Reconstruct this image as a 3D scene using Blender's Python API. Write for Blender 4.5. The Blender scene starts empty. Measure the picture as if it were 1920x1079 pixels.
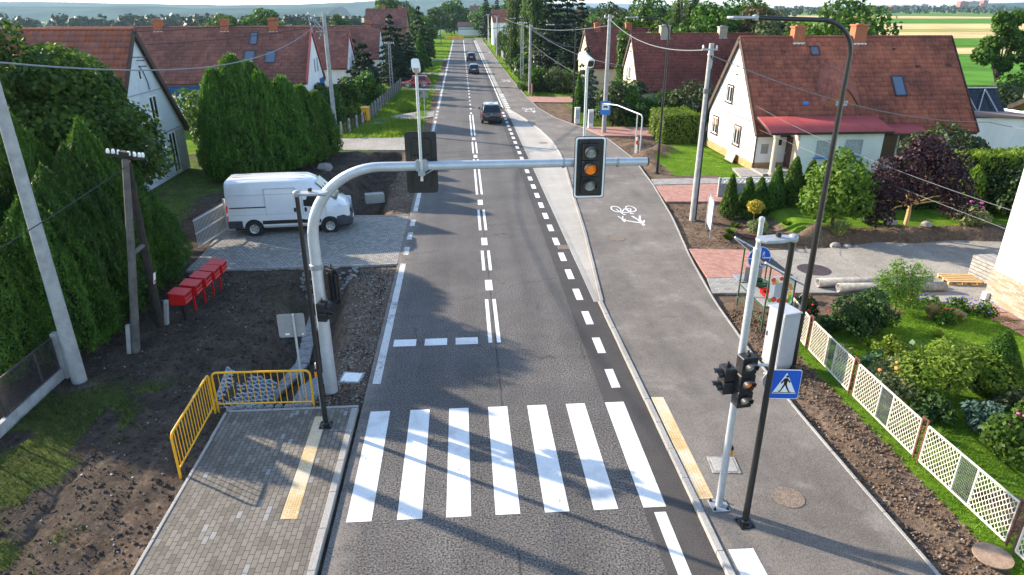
import bpy, bmesh, math, random
import numpy as np
from mathutils import Vector, Matrix, noise as mnoise
R = math.radians
S = bpy.context.scene
COL = S.collection
# ------------------------------------------------------------------ camera, sky, sun, exposure
cam = bpy.data.cameras.new('camera'); cam.lens = 1250/1920*36; cam.sensor_width = 36
cam.clip_start = 0.1; cam.clip_end = 40000
co = bpy.data.objects.new('camera', cam); COL.objects.link(co)
co.location = (0, 0, 9.4); co.rotation_euler = (R(90-22.7), 0, R(-4.1)); S.camera = co
SUN_EL, SUN_AZ = 23.0, -58.0
w = bpy.data.worlds.new('World'); S.world = w; w.use_nodes = True
_n = w.node_tree.nodes; _l = w.node_tree.links
sk = _n.new('ShaderNodeTexSky'); sk.sky_type = 'NISHITA'; sk.sun_disc = False
sk.sun_elevation = R(SUN_EL); sk.sun_rotation = R(SUN_AZ); sk.dust_density = 0.6; sk.ozone_density = 1.5
_l.new(sk.outputs[0], _n['Background'].inputs[0]); _n['Background'].inputs[1].default_value = 0.15
sl = bpy.data.lights.new('sun', 'SUN'); sl.energy = 4.3; sl.angle = R(0.6); sl.color = (1.0, 0.86, 0.68)
so = bpy.data.objects.new('sun', sl); COL.objects.link(so)
_d = Vector((-math.sin(R(SUN_AZ))*math.cos(R(SUN_EL)), -math.cos(R(SUN_AZ))*math.cos(R(SUN_EL)), -math.sin(R(SUN_EL))))
so.rotation_euler = _d.to_track_quat('-Z', 'Y').to_euler(); so.location = (-30, 20, 30)
S.view_settings.view_transform = 'Standard'; S.view_settings.look = 'None'
S.view_settings.exposure = 1.5; S.view_settings.gamma = 1.0
S.cycles.max_bounces = 6; S.cycles.diffuse_bounces = 3; S.cycles.glossy_bounces = 2; S.cycles.transmission_bounces = 4
S.cycles.transparent_max_bounces = 4; S.cycles.volume_bounces = 0; S.cycles.caustics_reflective = False; S.cycles.caustics_refractive = False
S.cycles.use_denoising = True
rng = np.random.default_rng(7); random.seed(5)

# ------------------------------------------------------------------ materials
MATS = {}
class NT:
    def __init__(s, name):
        s.m = bpy.data.materials.new(name); s.m.use_nodes = True
        s.t = s.m.node_tree; s.b = s.t.nodes['Principled BSDF']; s.out = s.t.nodes['Material Output']
        MATS[name] = s.m
    def n(s, typ, **kw):
        o = s.t.nodes.new('ShaderNode'+typ)
        for k, v in kw.items(): setattr(o, k, v)
        return o
    def l(s, a, b): s.t.links.new(a, b)
    def coord(s, kind='Object'):
        if kind == 'World': return s.n('NewGeometry').outputs['Position']
        return s.n('TexCoord').outputs[kind]
    def noise(s, co, scale, detail=4, rough=.55, vec=None):
        o = s.n('TexNoise'); o.inputs['Scale'].default_value = scale; o.inputs['Detail'].default_value = detail
        o.inputs['Roughness'].default_value = rough
        if vec:
            mp = s.n('Mapping'); mp.inputs['Scale'].default_value = vec; s.l(co, mp.inputs[0]); co = mp.outputs[0]
        s.l(co, o.inputs['Vector']); return o.outputs[0]
    def ramp(s, f, stops):
        o = s.n('ValToRGB'); e = o.color_ramp.elements
        while len(e) < len(stops): e.new(0.5)
        for i, (p, c) in enumerate(stops):
            e[i].position = p; e[i].color = c if len(c) == 4 else (*c, 1)
        s.l(f, o.inputs[0]); return o.outputs[0]
    def mixc(s, f, a, b, mode='MIX'):
        o = s.n('Mix', data_type='RGBA', blend_type=mode)
        for val, k in ((f, 0), (a, 6), (b, 7)):
            if hasattr(val, 'links'): s.l(val, o.inputs[k])
            elif isinstance(val, tuple): o.inputs[k].default_value = (*val, 1) if len(val) == 3 else val
            else: o.inputs[k].default_value = val
        return o.outputs[2]
    def math(s, op, a, b=0.0, c=None):
        o = s.n('Math', operation=op)
        for i, val in enumerate((a, b, c)):
            if val is None: continue
            if hasattr(val, 'links'): s.l(val, o.inputs[i])
            else: o.inputs[i].default_value = val
        return o.outputs[0]
    def bump(s, h, dist=.01, strength=.6):
        o = s.n('Bump'); o.inputs['Distance'].default_value = dist; o.inputs['Strength'].default_value = strength
        s.l(h, o.inputs['Height']); s.l(o.outputs[0], s.b.inputs['Normal'])
    def base(s, c, rough=.7, metal=0., spec=.4):
        if hasattr(c, 'links'): s.l(c, s.b.inputs['Base Color'])
        else: s.b.inputs['Base Color'].default_value = (*c, 1)
        if hasattr(rough, 'links'): s.l(rough, s.b.inputs['Roughness'])
        else: s.b.inputs['Roughness'].default_value = rough
        s.b.inputs['Metallic'].default_value = metal; s.b.inputs['Specular IOR Level'].default_value = spec
def dim(c, f): return tuple(x*f for x in c)
def simple(name, c, rough=.6, metal=0., var=.18, scale=6., bump=.0, bscale=30., spec=.4, world=True):
    """a colour with soft dirt and tone variation"""
    t = NT(name); co = t.coord('World' if world else 'Object')
    f = t.noise(co, scale, 5)
    t.base(t.ramp(f, [(.3, dim(c, 1-var)), (.7, dim(c, 1+var))]), rough, metal, spec)
    if bump: t.bump(t.noise(co, bscale, 4), bump)
    return t.m
def asphalt(name, lo, hi, speck, coarse, crack=0.):
    t = NT(name); co = t.coord('World')
    big = t.noise(co, .35, 5, .6); mid = t.noise(co, 2.2, 5, .65); fine = t.noise(co, coarse, 2, .7)
    trk = t.noise(co, 1.0, 3, .5, (1.3, .06, 1))
    f = t.math('ADD', t.math('MULTIPLY', big, .5), t.math('ADD', t.math('MULTIPLY', mid, .25), t.math('MULTIPLY', trk, .25)))
    c = t.ramp(f, [(.36, lo), (.62, hi)])
    sp = t.ramp(fine, [(.36, dim(lo, .35)), (.5, (.5, .5, .5)), (.66, (1, .98, .95))])
    c = t.mixc(speck, c, sp, 'OVERLAY')
    if crack:
        wob = t.n('VectorMath', operation='ADD'); t.l(co, wob.inputs[0])
        nz = t.n('TexNoise'); nz.inputs['Scale'].default_value = .9; nz.inputs['Detail'].default_value = 5; t.l(co, nz.inputs['Vector']); t.l(nz.outputs[1], wob.inputs[1])
        vo = t.n('TexVoronoi', feature='DISTANCE_TO_EDGE'); vo.inputs['Scale'].default_value = .22; t.l(wob.outputs[0], vo.inputs['Vector'])
        k = t.ramp(vo.outputs['Distance'], [(.0, (1, 1, 1)), (.006, (0, 0, 0))])
        gate = t.ramp(t.noise(co, .5, 2), [(.5, (0, 0, 0)), (.56, (1, 1, 1))])
        c = t.mixc(t.math('MULTIPLY', t.math('MULTIPLY', k, gate), crack), c, dim(lo, .4))
        st = t.ramp(t.noise(co, .8, 6, .7), [(.6, (0, 0, 0)), (.74, (1, 1, 1))])
        c = t.mixc(t.math('MULTIPLY', st, .35), c, dim(lo, .55))
    if name == 'asphalt_path':
        du = t.ramp(t.noise(co, .7, 6, .72), [(.56, (0, 0, 0)), (.72, (1, 1, 1))]); c = t.mixc(t.math('MULTIPLY', du, .4), c, (.34, .315, .28))
        dk = t.ramp(t.noise(co, .55, 3, .5, (1, .5, 1)), [(.58, (0, 0, 0)), (.66, (1, 1, 1))]); c = t.mixc(t.math('MULTIPLY', dk, .35), c, (.085, .08, .08))
    if name == 'asphalt_old':
        sx = t.n('SeparateXYZ'); t.l(co, sx.inputs[0]); x = t.math('ADD', sx.outputs[0], t.math('MULTIPLY', t.math('SUBTRACT', mid, .5), .35))
        u = t.math('DIVIDE', t.math('ADD', x, 2.8), 6.3)
        tone = t.ramp(u, [(0, (.62, .60, .57)), (.06, (.50, .50, .50)), (.15, (.56, .56, .56)), (.24, (.47, .47, .47)), (.36, (.55, .55, .55)), (.46, (.46, .46, .46)), (.55, (.52, .52, .52)), (.66, (.56, .56, .56)), (.76, (.47, .47, .47)), (.88, (.56, .56, .56)), (.97, (.47, .47, .47))])
        c = t.mixc(.8, c, tone, 'OVERLAY')
        dust = t.math('MULTIPLY', t.ramp(x, [(0, (0, 0, 0)), (1, (0, 0, 0))]), 0) if False else t.ramp(u, [(.0, (1, 1, 1)), (.11, (0, 0, 0))])
        c = t.mixc(t.math('MULTIPLY', dust, t.ramp(mid, [(.35, (.1, .1, .1)), (.65, (.75, .75, .75))])), c, (.27, .235, .20))
        jx = t.math('ABSOLUTE', t.math('SUBTRACT', t.math('ADD', sx.outputs[0], t.math('MULTIPLY', t.math('SUBTRACT', t.noise(co, 1.6, 4, .7), .5), .12)), .80))
        jl = t.math('MULTIPLY', t.ramp(jx, [(.012, (1, 1, 1)), (.035, (0, 0, 0))]), t.ramp(t.noise(co, .9, 3), [(.42, (0, 0, 0)), (.55, (.8, .8, .8))]))
        c = t.mixc(jl, c, (.03, .03, .03))
        by = t.math('ABSOLUTE', t.math('SUBTRACT', sx.outputs[1], 14.9)); c = t.mixc(t.math('MULTIPLY', t.ramp(by, [(.0, (.5, .5, .5)), (.9, (0, 0, 0))]), mid), c, (.06, .06, .062))
        wh = t.ramp(t.noise(co, 55, 2, .5), [(.70, (0, 0, 0)), (.76, (1, 1, 1))]); c = t.mixc(t.math('MULTIPLY', wh, .5), c, (.42, .41, .39))
    t.base(c, .85, 0, .3); t.bump(fine, .012, .7); return t.m
def blocks(name, bw, bh, cols, mortar, msize=.012, rot=0., off=.5, stain=(.05, .04, .03), stain_amt=.4, light=0., rough=.85, wall=False):
    """paving and masonry laid in world metres"""
    t = NT(name); co = t.coord('World')
    if wall:
        sx = t.n('SeparateXYZ'); cx = t.n('CombineXYZ'); t.l(co, sx.inputs[0]); t.l(t.math('ADD', sx.outputs[0], sx.outputs[1]), cx.inputs[0]); t.l(sx.outputs[2], cx.inputs[1]); co = cx.outputs[0]
    mp = t.n('Mapping'); mp.inputs['Rotation'].default_value = (0, 0, rot); t.l(co, mp.inputs[0])
    b = t.n('TexBrick'); t.l(mp.outputs[0], b.inputs['Vector']); b.offset = off
    b.inputs['Scale'].default_value = 1; b.inputs['Brick Width'].default_value = bw; b.inputs['Row Height'].default_value = bh
    b.inputs['Mortar Size'].default_value = msize; b.inputs['Mortar Smooth'].default_value = .3; b.inputs['Bias'].default_value = 0
    b.inputs['Color1'].default_value = (0, 0, 0, 1); b.inputs['Color2'].default_value = (1, 1, 1, 1); b.inputs['Mortar'].default_value = (.5, .5, .5, 1)
    stops = [(i/(len(cols)-1)*(1-light), c) for i, c in enumerate(cols)]
    if light: stops += [(1-light*.5, (.27, .268, .265))]
    c = t.ramp(b.outputs['Color'], stops)
    f = t.noise(co, 1.1, 6, .65); f2 = t.noise(co, 25, 3)
    c = t.mixc(t.ramp(f2, [(.3, (.0, .0, .0)), (.8, (.35, .35, .35))]), c, dim(cols[0], .6))
    c = t.mixc(t.math('MULTIPLY', t.ramp(f, [(.5, (0, 0, 0)), (.72, (1, 1, 1))]), stain_amt), c, stain)
    c = t.mixc(b.outputs['Fac'], c, mortar); t.base(c, rough, 0, .3)
    t.bump(t.math('SUBTRACT', t.math('MULTIPLY', f2, .25), b.outputs['Fac']), .012, .8); return t.m
def leafmat(name, dark, light, trans=.3, scale=1.2, extra=None):
    t = NT(name); t.t.nodes.remove(t.b); co = t.coord('Object')
    g = t.n('NewGeometry'); f = t.noise(co, scale, 3)
    f = t.math('ADD', t.math('MULTIPLY', f, .55), t.math('MULTIPLY', g.outputs['Random Per Island'], .45))
    st = [(.22, dark), (.75, light)]
    if extra: st.append((.93, extra))
    c = t.ramp(f, st)
    oi = t.n('ObjectInfo'); hs = t.n('HueSaturation'); t.l(c, hs.inputs['Color']); t.l(t.math('ADD', .488, t.math('MULTIPLY', oi.outputs['Random'], .024)), hs.inputs['Hue']); t.l(t.math('ADD', .82, t.math('MULTIPLY', oi.outputs['Random'], .36)), hs.inputs['Value']); c = hs.outputs[0]
    d = t.n('BsdfPrincipled'); d.inputs['Roughness'].default_value = .55; d.inputs['Specular IOR Level'].default_value = .25; t.l(c, d.inputs['Base Color'])
    tr = t.n('BsdfTranslucent'); t.l(t.mixc(1.0, c, (.9, 1., .55), 'MULTIPLY'), tr.inputs[0])
    mx = t.n('MixShader'); mx.inputs[0].default_value = trans; t.l(d.outputs[0], mx.inputs[1]); t.l(tr.outputs[0], mx.inputs[2])
    t.l(mx.outputs[0], t.out.inputs[0]); return t.m
def tilemat(name, cols, stain, amt=.6):
    """clay roof tiles: each tile its own fired tone (face attribute tint), algae stains over them"""
    t = NT(name); co = t.coord('World'); at = t.n('Attribute'); at.attribute_name = 'tint'
    n = len(cols); c = t.ramp(at.outputs['Fac'], [(i/(n-1), q) for i, q in enumerate(cols)])
    f = t.math('ADD', t.math('MULTIPLY', t.noise(co, .35, 5, .6), .6), t.math('MULTIPLY', t.noise(co, 2.5, 5, .7, (1, 1, .5)), .4))
    c = t.mixc(t.math('MULTIPLY', t.ramp(f, [(.42, (0, 0, 0)), (.62, (1, 1, 1))]), amt), c, stain)
    t.base(c, .8, 0, .3); t.bump(t.noise(co, 30, 3), .01, .4); return t.m
def plaster(name, c, dirt=(.3, .28, .24), amt=.35):
    t = NT(name); co = t.coord('World'); f = t.noise(co, .8, 6, .65, (1, 1, .35)); f2 = t.noise(co, 60, 2)
    cc = t.mixc(t.math('MULTIPLY', t.ramp(f, [(.48, (0, 0, 0)), (.78, (1, 1, 1))]), amt), c, dirt)
    t.base(cc, .9, 0, .2); t.bump(f2, .006, .5); return t.m
def metal(name, c, rough=.45, m=.85, var=.12):
    t = NT(name); co = t.coord('Object'); f = t.noise(co, 5, 5, .6); f2 = t.noise(co, 40, 2)
    t.base(t.ramp(t.math('ADD', t.math('MULTIPLY', f, .6), t.math('MULTIPLY', f2, .4)), [(.35, dim(c, 1-var)), (.65, dim(c, 1+var))]), rough, m, .5); return t.m
def carpaint(name, c, rough=.3):
    t = NT(name); co = t.coord('Object'); f = t.noise(co, 3, 5, .7)
    t.base(t.mixc(t.math('MULTIPLY', f, .25), c, dim((.3, .28, .25), min(1, sum(c)/2+.2))), rough, .0, .5); t.b.inputs['Coat Weight'].default_value = .5; t.b.inputs['Coat Roughness'].default_value = .08; return t.m
def emit(name, c, e):
    t = NT(name); t.base(c, .3); t.b.inputs['Emission Color'].default_value = (*c, 1); t.b.inputs['Emission Strength'].default_value = e; return t.m
asphalt('asphalt_old', (.069, .064, .061), (.119, .111, .105), .9, 26, .8)
asphalt('asphalt_new', (.043, .039, .038), (.070, .064, .061), .4, 40)
asphalt('asphalt_path', (.108, .096, .085), (.20, .179, .157), .4, 45)
asphalt('concrete_bay', (.30, .282, .252), (.42, .397, .355), .2, 30)
asphalt('concrete_yard', (.20, .185, .165), (.34, .32, .285), .3, 22, .9)
asphalt('kerb_concrete', (.25, .24, .222), (.37, .355, .33), .2, 30)
asphalt('gravel_drive', (.20, .18, .155), (.33, .31, .28), .5, 14)
blocks('pavers_grey', .22, .11, [(.125, .11, .09), (.17, .152, .128), (.21, .188, .16)], (.050, .045, .038), .007, R(90), light=.035)
blocks('sett_paving', .17, .13, [(.25, .23, .20), (.34, .32, .285), (.42, .395, .36)], (.13, .12, .105), .016, 0, stain_amt=.3)
blocks('brick_red', .2, .1, [(.34, .15, .115), (.43, .215, .17), (.50, .28, .23)], (.25, .17, .13), .006, R(45), stain=(.35, .25, .2), stain_amt=.35)
blocks('pavers_pale', .2, .12, [(.24, .23, .215), (.33, .32, .30), (.40, .385, .36)], (.16, .15, .14), .008, 0, stain=(.3, .26, .2), stain_amt=.3)
def road_paint(name, c, under, thr):
    t = NT(name); co = t.coord('World'); f = t.noise(co, 28, 3, .7); f2 = t.noise(co, 1.3, 5, .7)
    k = t.ramp(t.math('ADD', t.math('MULTIPLY', f, .55), t.math('MULTIPLY', f2, .45)), [(thr, (0, 0, 0)), (thr+.07, (1, 1, 1))])
    t.base(t.mixc(k, t.ramp(f2, [(.32, dim(c, .70)), (.5, dim(c, .92)), (.65, c)]), under), .7, 0, .3); t.bump(f, .006, .5)
road_paint('paint_white', (.74, .74, .73), (.14, .14, .14), .575)
road_paint('paint_worn', (.68, .67, .64), (.15, .15, .15), .50)
road_paint('paint_yellow', (.64, .44, .20), (.58, .51, .40), .47)
metal('galv', (.50, .53, .56), .5, .55); metal('galv_old', (.34, .36, .38), .6, .5)
simple('black_paint', (.014, .014, .015), .35, var=.3, spec=.5)
simple('black_plastic', (.018, .018, .02), .45, var=.3)
simple('yellow_paint', (.80, .40, .012), .38, var=.08, spec=.5)
simple('red_paint', (.50, .010, .010), .5, var=.12, spec=.25)
simple('white_paint', (.74, .74, .72), .5, var=.08)
simple('grey_box', (.36, .39, .43), .5, var=.06)
simple('sign_back', (.30, .30, .31), .55, .3, var=.08)
simple('rubber', (.02, .02, .021), .8)
simple('concrete_pole', (.34, .335, .33), .85, var=.2, scale=4, bump=.01)
simple('wood_pole', (.115, .105, .095), .9, var=.35, scale=3, bump=.012, bscale=14)
simple('wood_dark', (.035, .028, .024), .9, var=.4, scale=4, bump=.012, bscale=14)
simple('wood_pale', (.52, .34, .15), .8, var=.15, scale=9)
simple('bark', (.085, .062, .045), .95, var=.4, scale=5, bump=.02, bscale=12)
simple('bark_pale', (.30, .27, .23), .9, var=.5, scale=5)
simple('wire_grey', (.20, .205, .215), .5, .3, var=.05); simple('wire_dark', (.03, .03, .032), .6, var=.1)
simple('porcelain', (.8, .8, .78), .25, var=.04)
simple('stone', (.27, .26, .245), .9, var=.35, scale=7, bump=.02)
simple('stone_brown', (.30, .21, .15), .9, var=.3, scale=5, bump=.02)
simple('rust', (.13, .055, .036), .85, var=.45, scale=14)
simple('rust_white', (.66, .60, .51), .7, var=.15, scale=4)
simple('trim_brown', (.06, .035, .025), .7); simple('brick_chimney', (.36, .12, .06), .9, var=.3, scale=12, bump=.01)
simple('brick_pale', (.40, .33, .24), .9, var=.25, scale=10)
simple('door_brown', (.075, .035, .02), .5); simple('awning_red', (.46, .085, .075), .55, var=.12, scale=2)
simple('awning_dark', (.03, .022, .02), .6); simple('curtain', (.42, .42, .42), .9, var=.3, scale=8)
simple('blue_cladding', (.015, .09, .28), .6); simple('shutter_brown', (.19, .12, .09), .7)
simple('sign_blue', (.008, .095, .52), .35, var=.05, spec=.5); simple('sign_blue_pale', (.02, .22, .60), .35, var=.05)
simple('sign_white', (.82, .82, .81), .4, var=.03); simple('sign_black', (.01, .01, .01), .4); simple('amber_plastic', (.75, .24, .01), .35, var=.05)
simple('slab_openwork', (.30, .335, .37), .85, var=.2, scale=6)
simple('dirt_dark', (.05, .038, .03), .95, var=.4); simple('poster_red', (.62, .05, .035), .5, var=.15)
simple('manhole_iron', (.24, .185, .14), .75, .3, var=.3, scale=12); simple('iron_dark', (.07, .055, .06), .7, .3, var=.3)
simple('flower_red', (.55, .02, .02), .6); simple('flower_pink', (.62, .12, .36), .6); simple('flower_blue', (.13, .09, .45), .6); simple('flower_orange', (.75, .28, .08), .6)
simple('veg_green', (.12, .38, .05), .5); simple('veg_yellow', (.8, .55, .05), .5); simple('veg_purple', (.22, .03, .18), .5); simple('netting', (.35, .36, .35), .8)
simple('solar_black', (.012, .013, .018), .25); simple('roof_brown', (.20, .13, .11), .8)
simple('flat_red', (.42, .11, .09), .8); simple('flat_grey', (.34, .34, .36), .8); simple('flat_cream', (.44, .41, .36), .8)
simple('wheat', (.52, .40, .20), 1, var=.28, scale=.05, spec=0); simple('crop_green', (.085, .20, .035), 1, var=.3, scale=.12, spec=0); simple('crop_pale', (.30, .29, .10), 1, var=.15, scale=.06, spec=0)
simple('hill_wood', (.020, .045, .028), 1, var=.75, scale=.006, spec=0)
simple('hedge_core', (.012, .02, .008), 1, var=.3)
simple('twig', (.05, .04, .025), 1, var=.3)
t = NT('glass_dark'); t.base((.012, .018, .025), .06, 0, .6)
t = NT('glass_sky'); t.base((.10, .14, .19), .08, 0, .7)
t = NT('lens_clear'); t.base((.30, .32, .34), .15, 0, .7)
emit('lens_amber', (.8, .2, .01), .1); emit('tail_red', (.5, .01, .012), .12)
t = NT('headlight'); t.base((.5, .54, .58), .1, 0, .8)
carpaint('van_white', (.74, .75, .77)); carpaint('car_black', (.014, .014, .017), .25); carpaint('car_blue', (.012, .016, .035), .25); carpaint('car_red', (.42, .012, .014), .3)
carpaint('car_maroon', (.05, .01, .012), .25); simple('roof_silver', (.45, .46, .48), .35, .3); simple('alloy', (.45, .46, .48), .4, .7, var=.1)
tilemat('tiles_D', [(.26, .074, .045), (.34, .10, .060), (.42, .135, .080), (.29, .086, .054)], (.075, .032, .027), .75)
tilemat('tiles_A', [(.30, .085, .045), (.38, .12, .065), (.26, .10, .075), (.34, .14, .105)], (.16, .06, .045), .5)
tilemat('tiles_B', [(.19, .078, .060), (.24, .096, .074), (.29, .125, .096), (.21, .086, .068)], (.085, .042, .036), .7)
tilemat('tiles_E', [(.18, .05, .038), (.23, .068, .05), (.27, .085, .062), (.20, .058, .045)], (.085, .032, .028), .7)
plaster('wall_white', (.80, .79, .77), (.36, .34, .31), .3); plaster('wall_grey', (.60, .63, .66), (.3, .3, .3), .5); plaster('wall_cream', (.72, .64, .48))
plaster('wall_yellow', (.70, .60, .40)); plaster('wall_near', (.55, .55, .54), (.42, .41, .40), .5); plaster('wall_tan', (.62, .50, .38), (.45, .36, .27))
blocks('plinth_brick', .25, .075, [(.42, .24, .085), (.50, .30, .12), (.55, .35, .16)], (.30, .22, .14), .008, 0, wall=True)
blocks('plinth_stone', .34, .055, [(.30, .22, .15), (.44, .35, .26), (.55, .47, .38)], (.2, .16, .12), .008, 0, stain_amt=.2, wall=True)
blocks('brick_wall', .25, .075, [(.24, .085, .05), (.32, .12, .07), (.36, .15, .09)], (.3, .25, .2), .008, 0, wall=True)
leafmat('leaf_thuja', (.024, .068, .010), (.135, .25, .03), .45, .9, (.24, .25, .06))
leafmat('leaf_thuja_deep', (.016, .055, .012), (.085, .18, .025), .38, .9)
leafmat('leaf_linden', (.018, .055, .010), (.105, .20, .028), .42, .5, (.17, .23, .05))
leafmat('leaf_spruce', (.012, .032, .018), (.040, .075, .036), .15, .8); leafmat('leaf_blue_spruce', (.02, .05, .04), (.07, .125, .09), .15, .8)
leafmat('leaf_green', (.02, .06, .008), (.095, .19, .018), .35, .6, (.15, .22, .04)); leafmat('leaf_light', (.06, .13, .015), (.21, .32, .05), .5, .8)
leafmat('leaf_lime', (.07, .14, .012), (.24, .33, .03), .35, 1.); leafmat('leaf_yellow', (.35, .29, .03), (.70, .58, .08), .35, 1.)
leafmat('leaf_purple', (.022, .010, .016), (.085, .035, .045), .2, .9, (.14, .06, .06)); leafmat('leaf_box', (.012, .035, .008), (.055, .115, .02), .15, 1.5, (.12, .2, .05))
leafmat('leaf_willow', (.05, .085, .025), (.13, .19, .06), .35, .5); leafmat('leaf_olive', (.03, .05, .02), (.095, .125, .045), .3, .6); leafmat('leaf_brown', (.05, .045, .015), (.13, .105, .035), .3, .5)
leafmat('leaf_variegated', (.10, .16, .05), (.36, .38, .17), .3, 1.); leafmat('leaf_straw', (.34, .25, .12), (.60, .48, .27), .3, 1.); leafmat('leaf_hydrangea', (.03, .09, .02), (.09, .2, .04), .25, 1.)
leafmat('grass_rough', (.035, .055, .015), (.10, .12, .035), .3, .5, (.22, .19, .08))
leafmat('grass_verge', (.08, .15, .012), (.27, .36, .045), .5, .35, (.36, .36, .12))
leafmat('grass_blade', (.06, .14, .008), (.21, .33, .02), .45, .35, (.26, .29, .07)); leafmat('grass_dry', (.10, .085, .03), (.28, .22, .09), .3, .5); leafmat('leaf_hosta', (.03, .09, .03), (.10, .2, .08), .25, 1.)
leafmat('far_leaf', (.010, .028, .010), (.045, .08, .022), .1, .02)
simple('clod_dark', (.055, .042, .033), 1, var=.5, scale=9); simple('clod_brown', (.125, .084, .058), 1, var=.5, scale=9); simple('pebble', (.30, .29, .27), .9, var=.5, scale=9)

# ------------------------------------------------------------------ mesh helpers
def V(*a): return Vector(a)
class MB:
    def __init__(s): s.v = []; s.f = []; s.m = []
    def add(s, vs, fs, mi=0):
        k = len(s.v); s.v += [tuple(p) for p in vs]; s.f += [tuple(i+k for i in f) for f in fs]; s.m += [mi]*len(fs); return s
    def box(s, c, d, mi=0, rz=0., M=None):
        x, y, z = d[0]/2, d[1]/2, d[2]/2
        vs = [V(a, b, e) for a in (-x, x) for b in (-y, y) for e in (-z, z)]
        T = Matrix.Translation(c) @ (M if M is not None else Matrix.Rotation(rz, 4, 'Z'))
        return s.add([T @ p for p in vs], [(0, 1, 3, 2), (4, 6, 7, 5), (0, 4, 5, 1), (2, 3, 7, 6), (0, 2, 6, 4), (1, 5, 7, 3)], mi)
    def beam(s, a, b, wd, h, mi=0):
        a, b = V(*a), V(*b); d = b-a; q = d.to_track_quat('X', 'Z').to_matrix().to_4x4()
        return s.box((a+b)/2, (d.length, wd, h), mi, M=q)
    def tube(s, pts, r, n=8, mi=0, cap=True):
        P = [V(*p) for p in pts]; k = len(P); rr = r if isinstance(r, (list, tuple)) else [r]*k
        vs = []; fs = []; up = None
        for i, p in enumerate(P):
            t = (P[min(i+1, k-1)]-P[max(i-1, 0)]).normalized()
            if up is None:
                up = V(0, 0, 1) if abs(t.z) < .9 else V(1, 0, 0)
            x = (up - t*up.dot(t)).normalized(); y = t.cross(x); up = x
            for j in range(n):
                a = 2*math.pi*j/n; vs.append(p+(x*math.cos(a)+y*math.sin(a))*rr[i])
        for i in range(k-1):
            for j in range(n): fs.append((i*n+j, i*n+(j+1) % n, (i+1)*n+(j+1) % n, (i+1)*n+j))
        if cap: fs += [tuple(range(n-1, -1, -1)), tuple((k-1)*n+j for j in range(n))]
        return s.add(vs, fs, mi)
    def cyl(s, a, b, r, n=16, mi=0): return s.tube([a, b], r, n, mi)
    def lathe(s, prof, c=(0, 0, 0), n=16, mi=0, M=None, cap=True):
        vs = []; fs = []; k = len(prof)
        for r, z in prof:
            for j in range(n):
                a = 2*math.pi*j/n; p = V(r*math.cos(a), r*math.sin(a), z)
                vs.append(V(*c)+((M @ p) if M is not None else p))
        for i in range(k-1):
            for j in range(n): fs.append((i*n+j, i*n+(j+1) % n, (i+1)*n+(j+1) % n, (i+1)*n+j))
        if cap: fs += [tuple(range(n-1, -1, -1)), tuple((k-1)*n+j for j in range(n))]
        return s.add(vs, fs, mi)
    def prism(s, poly, z0, z1, mi=0, M=None):
        n = len(poly); ar = sum(poly[i][0]*poly[(i+1) % n][1]-poly[(i+1) % n][0]*poly[i][1] for i in range(n))
        if ar < 0: poly = poly[::-1]
        vs = [V(x, y, z0) for x, y in poly]+[V(x, y, z1) for x, y in poly]
        if M is not None: vs = [M @ p for p in vs]
        fs = [tuple(range(n-1, -1, -1)), tuple(range(n, 2*n))]+[(i, (i+1) % n, n+(i+1) % n, n+i) for i in range(n)]
        return s.add(vs, fs, mi)
    def ribbon(s, pts, w0, w1, z0, z1, mi=0):
        """a strip along a polyline, from offset w0 to w1 to its right"""
        L = []; Rr = []
        for i, p in enumerate(pts):
            a = V(*pts[max(i-1, 0)], 0); b = V(*pts[min(i+1, len(pts)-1)], 0); d = (b-a).normalized(); nn = V(d.y, -d.x, 0); q = V(*p, 0)
            L.append((q+nn*w0)[:2]); Rr.append((q+nn*w1)[:2])
        for i in range(len(pts)-1): s.prism([L[i], L[i+1], Rr[i+1], Rr[i]], z0, z1, mi)
        return s
    def sheet(s, poly, z, mi=0):
        n = len(poly); ar = sum(poly[i][0]*poly[(i+1) % n][1]-poly[(i+1) % n][0]*poly[i][1] for i in range(n))
        if ar < 0: poly = poly[::-1]
        return s.add([(x, y, z) for x, y in poly], [tuple(range(n))], mi)
    def rect(s, x0, x1, y0, y1, z, mi=0): return s.sheet([(x0, y0), (x1, y0), (x1, y1), (x0, y1)], z, mi)
    def ball(s, c, r, n=8, mi=0, sq=(1, 1, 1), jit=0.):
        vs = []; fs = []; m = max(3, n//2)
        for i in range(m+1):
            th = math.pi*i/m
            for j in range(n):
                a = 2*math.pi*j/n; q = 1+random.uniform(-jit, jit)
                vs.append(V(c[0]+r*sq[0]*math.sin(th)*math.cos(a)*q, c[1]+r*sq[1]*math.sin(th)*math.sin(a)*q, c[2]+r*sq[2]*math.cos(th)*q))
        for i in range(m):
            for j in range(n): fs.append((i*n+j, (i+1)*n+j, (i+1)*n+(j+1) % n, i*n+(j+1) % n))
        return s.add(vs, fs, mi)
    def obj(s, name, mats, parent=None, smooth=False, bevel=0., loc=None, rz=0., seg=2):
        me = bpy.data.meshes.new(name); me.from_pydata(s.v, [], s.f); 
        for m in (mats if isinstance(mats, (list, tuple)) else [mats]): me.materials.append(MATS[m])
        if max(s.m, default=0): me.polygons.foreach_set('material_index', s.m)
        me.update()
        if smooth: me.polygons.foreach_set('use_smooth', [True]*len(me.polygons)); me.set_sharp_from_angle(angle=R(38))
        o = bpy.data.objects.new(name, me); COL.objects.link(o)
        if parent: o.parent = parent
        if loc: o.location = loc
        if rz: o.rotation_euler.z = rz
        if bevel:
            b = o.modifiers.new('bevel', 'BEVEL'); b.width = bevel; b.segments = seg; b.limit_method = 'ANGLE'; b.angle_limit = R(35)
        return o
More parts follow.
